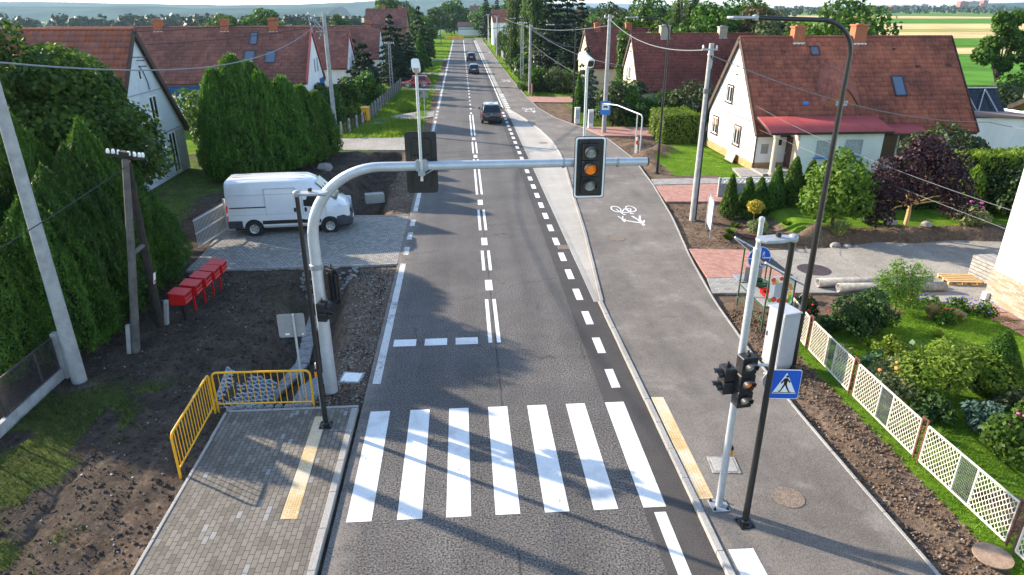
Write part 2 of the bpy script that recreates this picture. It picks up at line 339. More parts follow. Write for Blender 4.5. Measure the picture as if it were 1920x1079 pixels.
def tag(o, label=None, cat=None, group=None, kind=None):
    if label: o['label'] = label
    if cat: o['category'] = cat
    if group: o['group'] = group
    if kind: o['kind'] = kind
    return o
def T(name, label, cat, loc=(0, 0, 0), rz=0., group=None):
    o = bpy.data.objects.new(name, None); COL.objects.link(o); o.location = loc; o.rotation_euler.z = rz; o.empty_display_size = .2
    return tag(o, label, cat, group)
def dup(o, loc, rz=None, label=None, sc=None, parent=None, group=None):
    c = o.copy(); COL.objects.link(c)
    if parent is None:
        c.location = loc
        if rz is not None: c.rotation_euler.z = rz
        if sc is not None: c.scale = sc if isinstance(sc, tuple) else (sc, sc, sc)
        if label: c['label'] = label
        if group: c['group'] = group
    else: c.parent = parent
    for ch in list(KIDS.get(o.name, [])) or [x for x in o.children]: dup(ch, None, parent=c)
    return c
KIDS = {}
def npmesh(name, v, f, mats, parent=None, mi=None, loc=None, smooth=False):
    """one mesh object from numpy arrays: v (n,3), f (m,k)"""
    me = bpy.data.meshes.new(name); k = f.shape[1]; me.vertices.add(len(v)); me.vertices.foreach_set('co', np.ascontiguousarray(v, np.float32).ravel())
    me.loops.add(f.size); me.loops.foreach_set('vertex_index', np.ascontiguousarray(f, np.int32).ravel())
    me.polygons.add(len(f)); me.polygons.foreach_set('loop_start', np.arange(0, f.size, k, dtype=np.int32))
    for m in (mats if isinstance(mats, (list, tuple)) else [mats]): me.materials.append(MATS[m])
    if mi is not None: me.polygons.foreach_set('material_index', np.ascontiguousarray(mi, np.int32))
    if smooth: me.polygons.foreach_set('use_smooth', np.ones(len(f), bool))
    me.update(calc_edges=True)
    o = bpy.data.objects.new(name, me); COL.objects.link(o)
    if parent: o.parent = parent
    if loc is not None: o.location = loc
    return o
def sstep(a, b, x):
    t = np.clip((x-a)/(b-a), 0, 1); return t*t*(3-2*t)
# ------------------------------------------------------------------ ground
def vnoise(x, y, sc, seed, octv=3):
    out = np.zeros_like(x, float); a = 1.; tot = 0
    for o in range(octv):
        r = np.random.default_rng(seed*17+o).random((256, 256)); u = x*sc*2**o+91.3; v = y*sc*2**o+37.7
        i = np.floor(u).astype(int); j = np.floor(v).astype(int); fu = u-i; fv = v-j; fu = fu*fu*(3-2*fu); fv = fv*fv*(3-2*fv)
        i0 = i % 256; i1 = (i+1) % 256; j0 = j % 256; j1 = (j+1) % 256
        out += a*((r[i0, j0]*(1-fu)+r[i1, j0]*fu)*(1-fv)+(r[i0, j1]*(1-fu)+r[i1, j1]*fu)*fv); tot += a; a *= .5
    return out/tot
def box01(x, y, x0, x1, y0, y1, e=.4):
    return sstep(x0-e, x0+e, x)*(1-sstep(x1-e, x1+e, x))*sstep(y0-e, y0+e, y)*(1-sstep(y1-e, y1+e, y))
def gau(x, y, cx, cy, sx, sy): return np.exp(-((x-cx)/sx)**2-((y-cy)/sy)**2)
def ghn(x, y):
    x = np.asarray(x, float); y = np.asarray(y, float); h = np.full(np.broadcast(x, y).shape, -.06)
    xc = -5.35+.25*np.sin(y*.45); prof = np.exp(-((x-xc)/.95)**4)
    h -= 1.0*prof*sstep(14.7, 15.6, y)*(1-sstep(24.5, 25.1, y)); h -= .9*prof*sstep(31.8, 32.6, y)*(1-sstep(47.6, 48.4, y))
    h -= .35*prof*sstep(54, 55, y)*(1-sstep(120, 130, y))
    h += .03*box01(x, y, -11, -6.6, 9, 24.5, .6)
    for cx, cy, sx, sy, a in ((-9.5, 36.5, 1.4, 1.2, .55), (-12, 35.5, 1.6, 1.2, .6), (-14, 34, 1.5, 1.2, .5), (-8.2, 40, 1.2, 1.6, .4), (-7.6, 46, 1, 2, .35), (-11, 47, 2, 1, .4),
                              (12.7, 45.2, .9, .8, .5), (14, 46.6, 1.1, .7, .6), (13, 48.4, 1.5, .6, .5), (12.1, 42, .4, 1.4, .22), (12.6, 50, 1, .8, .4), (10.6, 66.5, 1.2, 2, .25),
                              (13.5, 26.4, .8, .55, .45), (14.8, 26.6, 1., .5, .3), (9.1, 13, .4, 2.5, .07), (8.9, 18, .4, 2.5, .06)): h += a*gau(x, y, cx, cy, sx, sy)
    h += .55*sstep(14.2, 15.2, x)*sstep(26.0, 26.7, y+.12*np.sin(x*1.7))*(1-sstep(33, 37, y))*(1-sstep(40, 46, x))
    h += .10*box01(x, y, 10.5, 18, 8, 19.6, .5)
    far = sstep(160, 1500, y)*(1-sstep(-20, 60, x-y*.02)); h -= 32*far
    h -= .5*sstep(45, 62, y)*sstep(11, 16, x)*(1-sstep(120, 200, y))*(1-sstep(38, 60, x)); h -= .4*sstep(50, 62, y)*(1-sstep(-14, -10, x))*(1-sstep(120, 200, y))
    return h
def gh(x, y): return float(ghn(np.array([x]), np.array([y]))[0])
def axis(a, b, d, hi, lo, g=1.13):
    c = list(np.arange(a, b, d)); s = d
    while c[-1] < hi: s *= g; c.append(c[-1]+s)
    s = d; p = [a]
    while p[-1] > lo: s *= g; p.append(p[-1]-s)
    return np.array(p[:0:-1]+c)
gx = axis(-16, 22, .13, 9000, -9000); gy = axis(7.5, 52, .15, 12000, -30)
X, Y = np.meshgrid(gx, gy); near = (1-sstep(60, 120, Y))*(1-sstep(30, 60, abs(X)))
soil_l = box01(X, Y, -60, -2.6, -10, 48.5, .6); soil_r = box01(X, Y, 8, 9.75, -10, 19.5, .25)+box01(X, Y, 8, 14.6, 19, 33.3, .5)+box01(X, Y, 9, 30, 25.2, 27.0, .3)+box01(X, Y, 9, 15.5, 38, 56, .5)+box01(X, Y, 7, 11, 58, 75, .6)
soil_r = np.clip(soil_r, 0, 1)
n1 = vnoise(X, Y, .55, 3); n2 = vnoise(X, Y, 1.8, 4); n3 = vnoise(X, Y, 3.2, 9, 2)
grass = 1-np.clip(soil_l+soil_r, 0, 1)
lawn = box01(X, Y, 12.9, 17.6, 39.6, 46.2, .3)*(1-gau(X, Y, 13, 45.6, 1.6, .9))+box01(X, Y, 10.4, 13.6, 57.6, 66, .5)+box01(X, Y, 9.75, 10.25, -5, 19, .12)*(n2 > .35)
lg = box01(X, Y, -12, -7.7, 8, 16.8, .9)*np.clip((n1*.55+n2*.45-.45+.10*(X < -9.3))*6, 0, .62)+.7*gau(X, Y, -4.9, 34, .5, 1.2)+.4*box01(X, Y, -8, -3.5, 21, 24.5, .5)*np.clip((n1-.5)*6, 0, 1)+box01(X, Y, -60, -13.2, 26, 48, .8)*.5
grass = np.clip(grass+lawn+lg-box01(X, Y, 10.3, 14.6, 9, 14.2, .4)*np.clip((n1-.48)*5, 0, .9)*.8, 0, 1)
dry = np.clip(soil_r*.9+1.0*box01(X, Y, -4.6, -2.6, 15, 25, .4)*np.clip(n1*2.2-.35, 0, 1)+.55*box01(X, Y, -9.5, -4.6, 6, 13.5, .8)*np.clip((n1-.42)*5, 0, 1)+.5*box01(X, Y, -16, -13, 36, 47, 1)+.8*box01(X, Y, -4.2, -2.6, 32, 130, .3), 0, 1)
grass = grass*(1-.85*box01(X, Y, -3.7, -2.4, 52, 140, .35))
Z = ghn(X, Y)+near*((n2-.5)*.11+(n3-.5)*.07)*np.clip(1.15-grass, .2, 1)*(1-box01(X, Y, -3.0, 8.3, -20, 300, .05)*.9)
Z += (1-near)*(vnoise(X, Y, .004, 6)-.5)*sstep(400, 2500, abs(Y))*6
Z = np.where((X > -2.9) & (X < 8.2) & (Y < 260), np.minimum(Z, -.05), Z)
for rx in (-7.3, -8.75): Z -= .05*np.exp(-((X-rx-.35*np.sin(Y*.25))/.16)**2)*box01(X, Y, -12, -6.5, 4, 24, .5)*(n1 > .36)
v = np.stack([X.ravel(), Y.ravel(), Z.ravel()], 1); ny, nx = X.shape; idx = np.arange(ny*nx).reshape(ny, nx)
f = np.stack([idx[:-1, :-1], idx[:-1, 1:], idx[1:, 1:], idx[1:, :-1]], -1).reshape(-1, 4)
t = NT('ground'); co = t.coord('World'); at = t.n('Attribute'); at.attribute_name = 'cover'; sp = t.n('SeparateColor'); t.l(at.outputs['Color'], sp.inputs[0])
na = t.noise(co, 1.2, 6, .65); nb = t.noise(co, 9, 5, .7); nc = t.noise(co, 45, 3, .6); nf = t.noise(co, .02, 5, .6)
soil = t.ramp(t.math('ADD', t.math('MULTIPLY', na, .5), t.math('MULTIPLY', nb, .5)), [(.34, (.036, .028, .022)), (.52, (.088, .068, .053)), (.68, (.165, .13, .10))])
dryc = t.ramp(t.math('ADD', t.math('MULTIPLY', na, .4), t.math('MULTIPLY', nb, .6)), [(.34, (.07, .048, .034)), (.54, (.165, .118, .084)), (.7, (.29, .225, .17))])
k = t.math('ADD', sp.outputs[2], t.math('MULTIPLY', t.math('SUBTRACT', nb, .5), .7)); soil = t.mixc(t.ramp(k, [(.3, (0, 0, 0)), (.7, (1, 1, 1))]), soil, dryc)
peb = t.ramp(nc, [(.68, (0, 0, 0)), (.74, (1, 1, 1))]); soil = t.mixc(t.math('MULTIPLY', peb, .55), soil, (.26, .23, .20))
gr = t.ramp(t.math('ADD', t.math('MULTIPLY', na, .45), t.math('ADD', t.math('MULTIPLY', nb, .35), t.math('MULTIPLY', nf, .2))), [(.36, (.045, .10, .010)), (.52, (.105, .195, .018)), (.66, (.21, .28, .04))])
gr = t.mixc(t.math('MULTIPLY', sp.outputs[1], .75), gr, t.ramp(nb, [(.35, (.05, .062, .018)), (.65, (.13, .125, .05))]))
gk = t.math('ADD', sp.outputs[0], t.math('MULTIPLY', t.math('SUBTRACT', nb, .5), .8))
t.base(t.mixc(t.ramp(gk, [(.42, (0, 0, 0)), (.58, (1, 1, 1))]), soil, gr), 1., 0, .03); t.bump(t.math('ADD', nb, t.math('MULTIPLY', nc, .6)), .06, .8)
g = npmesh('ground', v, f, 'ground', smooth=True); tag(g, kind='structure')
at = g.data.color_attributes.new('cover', 'FLOAT_COLOR', 'POINT'); at.data.foreach_set('color', np.stack([grass, box01(X, Y, -30, -3, -10, 26, .5), dry, grass*0+1], -1).reshape(-1).astype(np.float32))
def struct(o): return tag(o, kind='structure')

# ------------------------------------------------------------------ road, bay, path, pavements
XS = 3.44; XK = 4.47
struct(MB().prism([(-2.78, -12), (XS, -12), (XS, 245), (-2.78, 245)], -.3, 0).obj('road', 'asphalt_old'))
struct(MB().prism([(XS, -12), (XK, -12), (XK, 20.8), (XK, 66), (4.2, 69), (4.3, 245), (XS, 245)], -.3, .002).obj('road_edge_strip', 'asphalt_new'))
BR = [(XK+.12, 20.8), (4.95, 24.5), (5.35, 28.5), (5.82, 34.8), (6.35, 41), (6.68, 46.2), (6.72, 51), (6.4, 56), (5.67, 62), (5.05, 66), (4.5, 69)]
PR = [(8.35, -12), (8.25, 8.5), (8.2, 11), (8.18, 13.8), (8.27, 17.1), (8.5, 20.5), (9.0, 24.6), (9.98, 30.5), (10.76, 36.8), (11.4, 44.1), (11.2, 51.7), (10.05, 57.3), (8.48, 62.8), (7.7, 69), (7.3, 80), (7.1, 99), (6.95, 130), (6.9, 168), (6.9, 245)]
struct(MB().prism([(XK, 20.8)]+[(x-.06, y) for x, y in BR]+[(4.32, 69), (XK, 66)], -.3, .006).obj('bus_bay', 'concrete_bay'))
LK = [(XK+.16, -12), (XK+.16, 20.8)]+[(x+.08, y) for x, y in BR[1:]]+[(4.86, 69.5), (4.9, 245)]
struct(MB().prism(LK+PR[::-1], -.3, .06).obj('shared_path', 'asphalt_path'))
def resample(pts, st):
    out = [pts[0]]; acc = 0
    P = [Vector(p) for p in pts]; segs = [(P[i], P[i+1], (P[i+1]-P[i]).length) for i in range(len(P)-1)]; tot = sum(s[2] for s in segs); n = max(1, int(tot/st))
    res = []
    for k in range(n+1):
        d = tot*k/n
        for a, b, l in segs:
            if d <= l+1e-6: res.append(tuple(a+(b-a)*(d/l if l else 0))); break
            d -= l
    return res
def kerb_run(mb, pts, w0, w1, z1, st=1., gap=.008, z0=-.3):
    q = resample(pts, st)
    for i in range(len(q)-1):
        a, b = Vector(q[i]), Vector(q[i+1]); d = (b-a).normalized(); nn = Vector((d.y, -d.x)); a = a+d*gap; dz = random.uniform(-.004, .004); s0 = random.uniform(-.004, .004)
        mb.prism([tuple(a+nn*(w0+s0)), tuple(b+nn*(w0+s0)), tuple(b+nn*(w1+s0)), tuple(a+nn*(w1+s0))], z0, z1+dz)
k = MB(); kerb_run(k, [(XK, 4), (XK, 20.8)], .012, .15, .095); kerb_run(k, BR, -.05, .07, .10); kerb_run(k, [(4.36, 69.2), (4.4, 228)], -.06, .42, .05, 2.)
kerb_run(k, [(XK-.02, 20.9), (XK-.02, 66), (4.25, 69)], -.1, .1, .011, 2., .004)
kerb_run(k, PR, -.03, .045, .075, 1.)
kerb_run(k, [(-2.86, 4), (-2.86, 14.6)], -.15, 0, .105); kerb_run(k, [(-6.08, 6), (-6.08, 14.63)], -.07, 0, .095); kerb_run(k, [(-6.08, 14.66), (-2.86, 14.66)], -.08, 0, .096)
struct(k.obj('kerb', 'kerb_concrete', bevel=.012))
struct(MB().prism([(-6.07, -8), (-3.02, -8), (-3.02, 14.64), (-6.07, 14.64)], -.3, .08).obj('pavement', 'pavers_grey'))
def tactile(name, poly, z):
    m = MB().sheet(poly, z); a, b, c, d = [Vector(p) for p in poly]; n = int((b-a).length/.055); k = int((d-a).length/.055)
    for i in range(n):
        for j in range(k):
            u, v = (i+.5)/n, (j+.5)/k; p = a.lerp(b, u).lerp(d.lerp(c, u), v)
            m.lathe([(.017, 0), (.011, .006)], (p.x, p.y, z), 6)
    return struct(m.obj(name, 'paint_yellow'))
tactile('tactile_paving', [(-3.83, 10.7), (-3.5, 10.68), (-3.58, 14.3), (-3.86, 14.3)], .085)
tactile('tactile_paving', [(4.64, 10.7), (4.95, 10.7), (5.0, 14.6), (4.68, 14.62)], .065)
struct(MB().prism([(-10.95, 25.05), (-2.79, 25.2), (-2.79, 31.9), (-8, 32.0), (-11.2, 32.0), (-11.2, 30.0), (-10.95, 27)], -.6, .0).obj('sett_driveway', 'sett_paving'))
e = MB(); kerb_run(e, [(-10.9, 25.02), (-2.8, 25.15)], -.07, .07, .03, 1.); kerb_run(e, [(-2.8, 31.95), (-6.5, 32.0)], -.06, .06, .03, 1.); struct(e.obj('kerb', 'stone'))
for nm, pl, m in (('gravel_driveway', [(-13, 49.3), (-2.79, 48.4), (-2.79, 53.9), (-13, 53.4)], 'gravel_drive'), ('gravel_driveway', [(-14, 57.5), (-8.6, 59.8), (-2.79, 64.6), (-2.79, 68.8), (-4.0, 68.6), (-8.9, 62.7), (-14, 61)], 'gravel_drive'),
                  ('gravel_driveway', [(-9, 88), (-2.79, 86.5), (-2.79, 93.5), (-9, 91.5)], 'gravel_drive'), ('gravel_driveway', [(-8, 109), (-2.79, 107), (-2.79, 113), (-8, 111)], 'gravel_drive'), ('gravel_driveway', [(-8, 139), (-2.79, 138), (-2.79, 143), (-8, 142)], 'gravel_drive'),
                  ('brick_driveway', [(10.82, 36.8), (10.52, 33.4), (13.4, 33.2), (18.6, 33.6), (18.6, 37.0), (14.8, 37.0)], 'brick_red'), ('paver_apron', [(10.86, 37.0), (18.6, 37.2), (18.6, 38.5), (14.5, 38.4), (11.05, 38.4)], 'pavers_pale'),
                  ('brick_driveway', [(9.35, 26.0), (9.02, 22.75), (11.9, 22.6), (12.5, 25.6)], 'brick_red'), ('paver_apron', [(9.0, 22.72), (8.67, 21.25), (11.55, 21.15), (11.9, 22.57)], 'pavers_pale'),
                  ('brick_driveway', [(11.2, 53.2), (16.4, 52.4), (22, 53.5), (22, 57), (16.6, 56.9), (10.15, 57.6)], 'brick_red'), ('brick_driveway', [(7.7, 74.2), (11.6, 73.6), (18, 74), (18, 78.6), (12.7, 78.4), (7.45, 79.2)], 'brick_red')):
    zz = -.35 if 'gravel' in nm else -.4
    struct(MB().prism(pl, zz, .012 if 'gravel' in nm else .05).obj(nm, m))
struct(MB().prism([(11.57, 21.15), (11.92, 22.57), (12.53, 25.6), (15.2, 25.7), (19, 26.6), (26, 27.0), (26, 5), (18.0, 5), (17.9, 18), (17.2, 19.4), (15.2, 20.9)], -.4, .03).obj('concrete_yard', 'concrete_yard'))
e = MB()
for i in range(5): e.prism([(16.9+.05*i+random.uniform(-.1, .1), 19.5-.62*i), (17.95, 19.55-.62*i), (17.95, 19.0-.62*i), (17.0+.05*i, 18.95-.62*i)], -.2, .05+.004*i)
struct(e.obj('stone_path', 'brick_red'))
# old concrete slab edges at the foot of the ramp of the white house
struct(MB().prism([(16.6, 38.52), (17.9, 38.55), (20.2, 38.55), (20.2, 40.3), (18.05, 40.3), (18.05, 41), (17, 41)], -.3, .06).obj('paved_forecourt', 'pavers_pale'))

# ------------------------------------------------------------------ painted markings
m = MB(); z = .006
for x0 in (-2.54, -1.54, -.56, .43, 1.43, 2.43, 3.45):
    m.sheet([(x0, 10.6), (x0+.5 if x0 < 3 else x0+.47, 10.6), (x0+.49, 14.55), (x0, 14.55)], z)
struct(m.obj('zebra_crossing', 'paint_white'))
m = MB()
for x0 in (-2.3, -1.36, -.42): m.rect(x0, x0+.68, 18.05, 18.5, z)
def pair(y0, y1): m.rect(.58, .70, y0, y1, z); m.rect(.84, .96, y0, y1, z)
for y0, y1 in ((18.1, 21.4), (24.2, 26.5), (29.3, 32.7), (35.7, 45.0), (47, 51.5), (54, 65.5)): pair(y0, y1)
for y0, y1 in ((22.2, 23.2), (27.2, 28.2), (33.6, 34.6), (45.5, 46.5), (52.2, 53.2)): m.rect(.64, .90, y0, y1, z)
for y0 in np.arange(66, 132, 3.2): m.rect(.70, .86, y0, y0+1.1, z)
m.rect(.70, .86, 133, 235, z)
for y0 in np.arange(15.25, 67, 1.955): m.rect(3.78, 4.02, y0, y0+1.0, z)
m.rect(3.63, 3.87, -10, 10.45, z)
m.rect(4.0, 4.15, 70, 228, z); m.rect(4.72, 5.2, 6, 9.3, .066)
for y0 in np.arange(66.5, 82, 1.6): m.rect(4.45, 4.84, y0, y0+.7, .0535 if y0 > 69 else .0185)
struct(m.obj('road_markings', 'paint_white'))
m = MB(); m.rect(-2.66, -2.44, 15.9, 25.2, z); m.rect(-2.64, -2.42, 32.6, 47, z); m.rect(-2.64, -2.42, 56, 62, z); m.rect(-2.64, -2.42, 70, 230, z)
for y0 in (26.2, 28.2, 30.2, 48.3, 50.2, 52, 54, 63.4, 65.4, 67.4): m.rect(-2.64, -2.42, y0, y0+1.0, z)
struct(m.obj('road_markings', 'paint_worn'))
def ring(m, c, r0, r1, z, n=20, sx=1, sy=1, mi=0):
    for i in range(n):
        a, b = 2*math.pi*i/n, 2*math.pi*(i+1)/n
        m.sheet([(c[0]+sx*r*math.cos(q), c[1]+sy*r*math.sin(q)) for r, q in ((r0, a), (r1, a), (r1, b), (r0, b))], z, mi)
def bar2(m, a, b, wd, z, mi=0):
    a, b = Vector(a), Vector(b); d = (b-a).normalized(); nn = Vector((-d.y, d.x))*wd/2
    m.sheet([tuple(a-nn), tuple(b-nn), tuple(b+nn), tuple(a+nn)], z, mi)
def bike(m, z, s=1., mi=0, wd=.07):
    """bicycle glyph lying in x, standing up +y; wheels 1.06 apart"""
    B = lambda a, b: bar2(m, (a[0]*s, a[1]*s), (b[0]*s, b[1]*s), wd*s, z, mi)
    for cx in (-.53, .53): ring(m, (cx*s, .36*s), .28*s, .36*s, z, 20, mi=mi)
    for a, b in (((-.53, .36), (-.08, .34)), ((-.53, .36), (-.28, .78)), ((-.08, .34), (-.32, .88)), ((-.08, .34), (.33, .78)), ((-.26, .76), (.33, .78)), ((.53, .36), (.3, .98)), ((.14, .98), (.34, 1.0)), ((-.46, .9), (-.18, .9))): B(a, b)
def walkers(m, z, s=1., mi=0):
    P = lambda pts: m.sheet([(x*s, y*s) for x, y in pts], z, mi)
    for ox, k in ((-.45, 1.), (.55, .62)):
        n = 12; c = (ox*1., .92*k)
        P([(c[0]+.1*k*math.cos(2*math.pi*i/n), c[1]+.1*k*math.sin(2*math.pi*i/n)) for i in range(n)])
        P([(ox-.13*k, .8*k), (ox+.13*k, .8*k), (ox+.12*k, .4*k), (ox-.12*k, .4*k)])
        P([(ox-.12*k, .42*k), (ox+.02*k, .42*k), (ox-.2*k, 0), (ox-.32*k, 0)]); P([(ox-.02*k, .42*k), (ox+.12*k, .42*k), (ox+.33*k, .02), (ox+.2*k, 0)])
        P([(ox-.13*k, .8*k), (ox-.1*k, .68*k), (ox-.28*k, .45*k), (ox-.34*k, .5*k)])
    P([(-.34, .78), (-.3, .68), (.44, .42), (.47, .5)])
m = MB(); bike(m, 0); mw = MB(); walkers(mw, .0)
def path_mark(o, x, y, s=.9, k=1.75):
    o.add([(x-p[0]*s*.8, y-p[1]*s*k, .0665) for p in m.v], m.f); o.add([(x-.02-p[0]*s*.85, y-1.15*s*k-p[1]*s*k, .0665) for p in mw.v], mw.f)
pm = MB()
for x, y in ((7.95, 32.7), (6.6, 69.5), (6.2, 99), (6.1, 132), (6.1, 165)):
    path_mark(pm, x, y)
struct(pm.obj('path_markings', 'paint_white'))
# ------------------------------------------------------------------ traffic signals and lamps
def rrect(w_, h_, r, n=4):
    out = []
    for cx, cy, a0 in ((w_/2-r, h_/2-r, 0), (-w_/2+r, h_/2-r, 90), (-w_/2+r, -h_/2+r, 180), (w_/2-r, -h_/2+r, 270)):
        out += [(cx+r*math.cos(R(a0+90*i/n)), cy+r*math.sin(R(a0+90*i/n))) for i in range(n+1)]
    return out
UP = Matrix.Rotation(R(90), 4, 'X')        # a plate drawn in x,y stands up in x,z and faces -y
def lens(m, z, r, y, ncol=18): m.lathe([(r, 0), (r*.85, -.02), (r*.45, -.035), (.004, -.04)], (0, y, z), ncol, M=Matrix.Rotation(R(-90), 4, 'X'))
def visor(m, z, r, y, ln, n=12):
    vs = []; fs = []
    for i in range(n+1):
        a = R(-25+230*i/n)
        for rr, yy in ((r, y), (r+.004, y-ln*(.55+.45*max(0, math.sin(a)))), (r-.006, y-ln*(.55+.45*max(0, math.sin(a)))), (r-.006, y)): vs.append((rr*math.cos(a), yy, z+rr*math.sin(a)))
    for i in range(n):
        for j in range(4): fs.append((i*4+j, i*4+(j+1) % 4, i*4+4+(j+1) % 4, i*4+4+j))
    m.add(vs, fs)
def signal(name, label, loc, rz, lamps=3, lit=None, r=.105, pitch=.29, board=None, group=None, facing_lens=('lens_clear',)*3):
    """a signal head centred on loc, facing -y before it is turned by rz"""
    t = T(name, label, 'traffic light', loc, rz, group); H = pitch*lamps
    h = MB()
    for i in range(lamps):
        h.prism([(x, y+(lamps-1)/2*pitch-i*pitch) for x, y in rrect(2*r+.09, pitch-.012, .03)], -.11, .11, M=UP)
    h.box((0, .13, 0), (.08, .06, H*.8)); h.box((0, .0, H/2+.02), (.06, .08, .05)); h.cyl((0, 0, H/2+.02), (0, 0, H/2+.1), .02, 8)
    h.obj('housing', 'black_plastic', t, bevel=.008)
    for i in range(lamps):
        z = (lamps-1)/2*pitch-i*pitch; q = MB(); lens(q, z, r-.01, -.112); q.obj('lens', 'lens_amber' if lit == i else 'lens_clear', t, smooth=True)
        q = MB(); visor(q, z, r+.004, -.11, r*1.75); q.obj('visor', 'black_plastic', t, smooth=True)
    if board:
        bw, bh = board; q = MB(); q.prism(rrect(bw, bh, .08), -.03, -.01, 0, UP); o = q.obj('backing_board', 'black_plastic', t)
        q = MB(); outer = rrect(bw-.03, bh-.03, .07); inner = rrect(bw-.11, bh-.11, .045); n = len(outer)
        for i in range(n):
            j = (i+1) % n; q.add([UP @ V(p[0], p[1], -.006) for p in (outer[i], outer[j], inner[j], inner[i])], [(0, 1, 2, 3)])
        # the ring is 4 mm thick and set on the front of the board
        b = q.obj('border', 'sign_white', t); b.location.y = .0; sm = b.modifiers.new('solid', 'SOLIDIFY'); sm.thickness = .004
        q = MB()
        for x in (-.2, .2): q.box((x, .06, 0), (.05, .05, bh*.72))
        q.box((0, .07, 0), (.2, .07, bh*.62)); q.obj('back_rail', 'black_paint', t, bevel=.006)
    return t
# mast with the long arm
t = T('gantry_mast', 'tall grey steel mast with curved arm reaching across the road and carrying two signals', 'signal mast', (-3.69, 15.59, 0))
arc = [(0, 0, .02), (0, 0, 2.0), (0, 0, 3.7)]+[(1.75*(1-math.cos(R(a))), 0, 4.25+1.75*math.sin(R(a))) for a in range(0, 91, 6)]+[(3.2, 0, 6.01), (5.0, 0, 6.02), (6.6, 0, 6.03), (8.05, 0, 6.03)]
q = MB(); q.tube(arc, [.165, .155, .138]+[.134-.0014*i for i in range(16)]+[.108, .104, .1, .098], 16); q.obj('arm_tube', 'galv', t, smooth=True)
q = MB(); q.lathe([(.15, 3.5), (.16, 3.52), (.16, 3.62), (.14, 3.64)], n=16); q.obj('collar', 'galv_old', t, smooth=True)
for x in (1.9+.9, 6.0, 7.3): q = MB(); q.tube([(x, 0, 6.02), (x+.05, 0, 6.02)], .115, 16); q.obj('arm_sleeve', 'galv_old', t, smooth=True)
q = MB(); q.tube([(8.04, 0, 6.03), (8.07, 0, 6.03)], .1, 16); q.obj('end_cap', 'black_plastic', t)
q = MB(); q.box((.12, -.03, 1.4), (.06, .05, .5)); q.obj('hand_hole_cover', 'galv_old', t, bevel=.01)
signal('traffic_light', 'black traffic light with white border and lit amber lamp hanging from the arm', (2.93, 15.36, 5.95), 0, 3, 1, .148, .385, (.74, 1.46))
signal('traffic_light', 'traffic light on the arm seen from behind, its black backing board towards us', (-1.01, 15.82, 6.04), R(180), 3, None, .148, .385, (.74, 1.46))
signal('traffic_light', 'narrow black traffic light seen edge on, clamped to the grey mast above the walking signal', (-3.38, 15.76, 3.0), R(140), 3, None, .1, .3, (.5, .98))
signal('pedestrian_signal', 'small two lamp black signal on the grey mast just above the sign back', (-3.6, 15.32, 2.48), R(80), 2, None, .09, .25)
def camera_pole(label, x, z1, y=15.59):
    t = T('traffic_camera', label, 'camera', (x, y, 6.03))
    q = MB(); q.tube([(0, -.13, -.35), (0, -.13, z1-6.2)], .033, 10); q.obj('pole', 'galv', t, smooth=True)
    q = MB(); q.box((0, -.09, 0), (.26, .05, .26)); q.box((0, .1, 0), (.24, .03, .24))
    for a in (-.09, .09):
        for b in (-.09, .09): q.tube([(a, -.12, b), (a, .13, b)], .012, 6)
    q.box((0, -.12, -.16), (.16, .12, .12)); q.tube([(-.02, -.14, -.2), (.1, -.13, -.18), (.28, -.06, -.1), (.4, 0, -.07)], .012, 6); q.obj('clamp', 'galv_old', t, bevel=.005)
    return t
def cam_head(t, zt, rz, tilt):
    q = MB(); M = Matrix.Rotation(rz, 4, 'Z') @ Matrix.Rotation(tilt, 4, 'X')
    q.prism(rrect(.17, .2, .05), -.28, .16, M=M @ Matrix.Rotation(R(90), 4, 'X')); o = q.obj('camera_housing', 'white_paint', t, smooth=True, loc=(0, -.13, zt))
    q = MB(); q.prism(rrect(.13, .13, .03), .16, .175, M=M @ Matrix.Rotation(R(90), 4, 'X')); q.obj('lens_window', 'black_plastic', o)
    q = MB(); q.tube([(0, -.13, zt-.3), (0, -.1, zt-.2), (0, -.13, zt-.08)], .02, 8); q.obj('bracket', 'galv_old', t)
t = camera_pole('white traffic camera on a thin pole above the signal seen from behind', -1.0, 8.2); cam_head(t, 2.2, R(180), R(18))
t = camera_pole('white traffic camera on a thin pole above the lit amber signal', 2.79, 8.35); cam_head(t, 2.3, R(20), R(18))
# mast on the near corner of the shared path
t = T('signal_post', 'grey steel post with black signals standing on a bolted plate on the path', 'signal post', (4.97, 10.47, .06))
q = MB(); q.tube([(0, 0, .03), (0, 0, 5.55), (0, 0, 5.57)], [.072, .066, .05], 16); q.tube([(0, 0, 5.55), (0, 0, 6.05)], .042, 12); q.lathe([(.045, 6.03), (.048, 6.05), (.046, 6.1), (.01, 6.12)], n=12); q.obj('pole', 'galv', t, smooth=True)
q = MB(); q.box((0, 0, .015), (.36, .36, .03)); q.obj('base_plate', 'galv_old', t, bevel=.006)
for a in (-.13, .13):
    for b in (-.13, .13): q = MB(); q.cyl((a, b, .03), (a, b, .09), .02, 6); q.cyl((a, b, .03), (a, b, .05), .032, 6); q.obj('bolt', 'black_plastic', t)
q = MB(); q.tube([(.06, 0, 3.25), (.3, 0, 3.27), (.52, .0, 3.25), (.6, .0, 3.18), (.62, .0, 3.05)], .03, 10); q.obj('outrigger', 'galv', t, smooth=True)
signal('traffic_light', 'black three lamp traffic light on the grey post beside the walking sign', (5.0, 10.27, 3.12), R(8), 3, 1, .105, .35)
signal('pedestrian_signal', 'black two lamp signal on the near grey post facing across the crossing', (4.74, 10.45, 3.06), R(-85), 2, None, .095, .27)
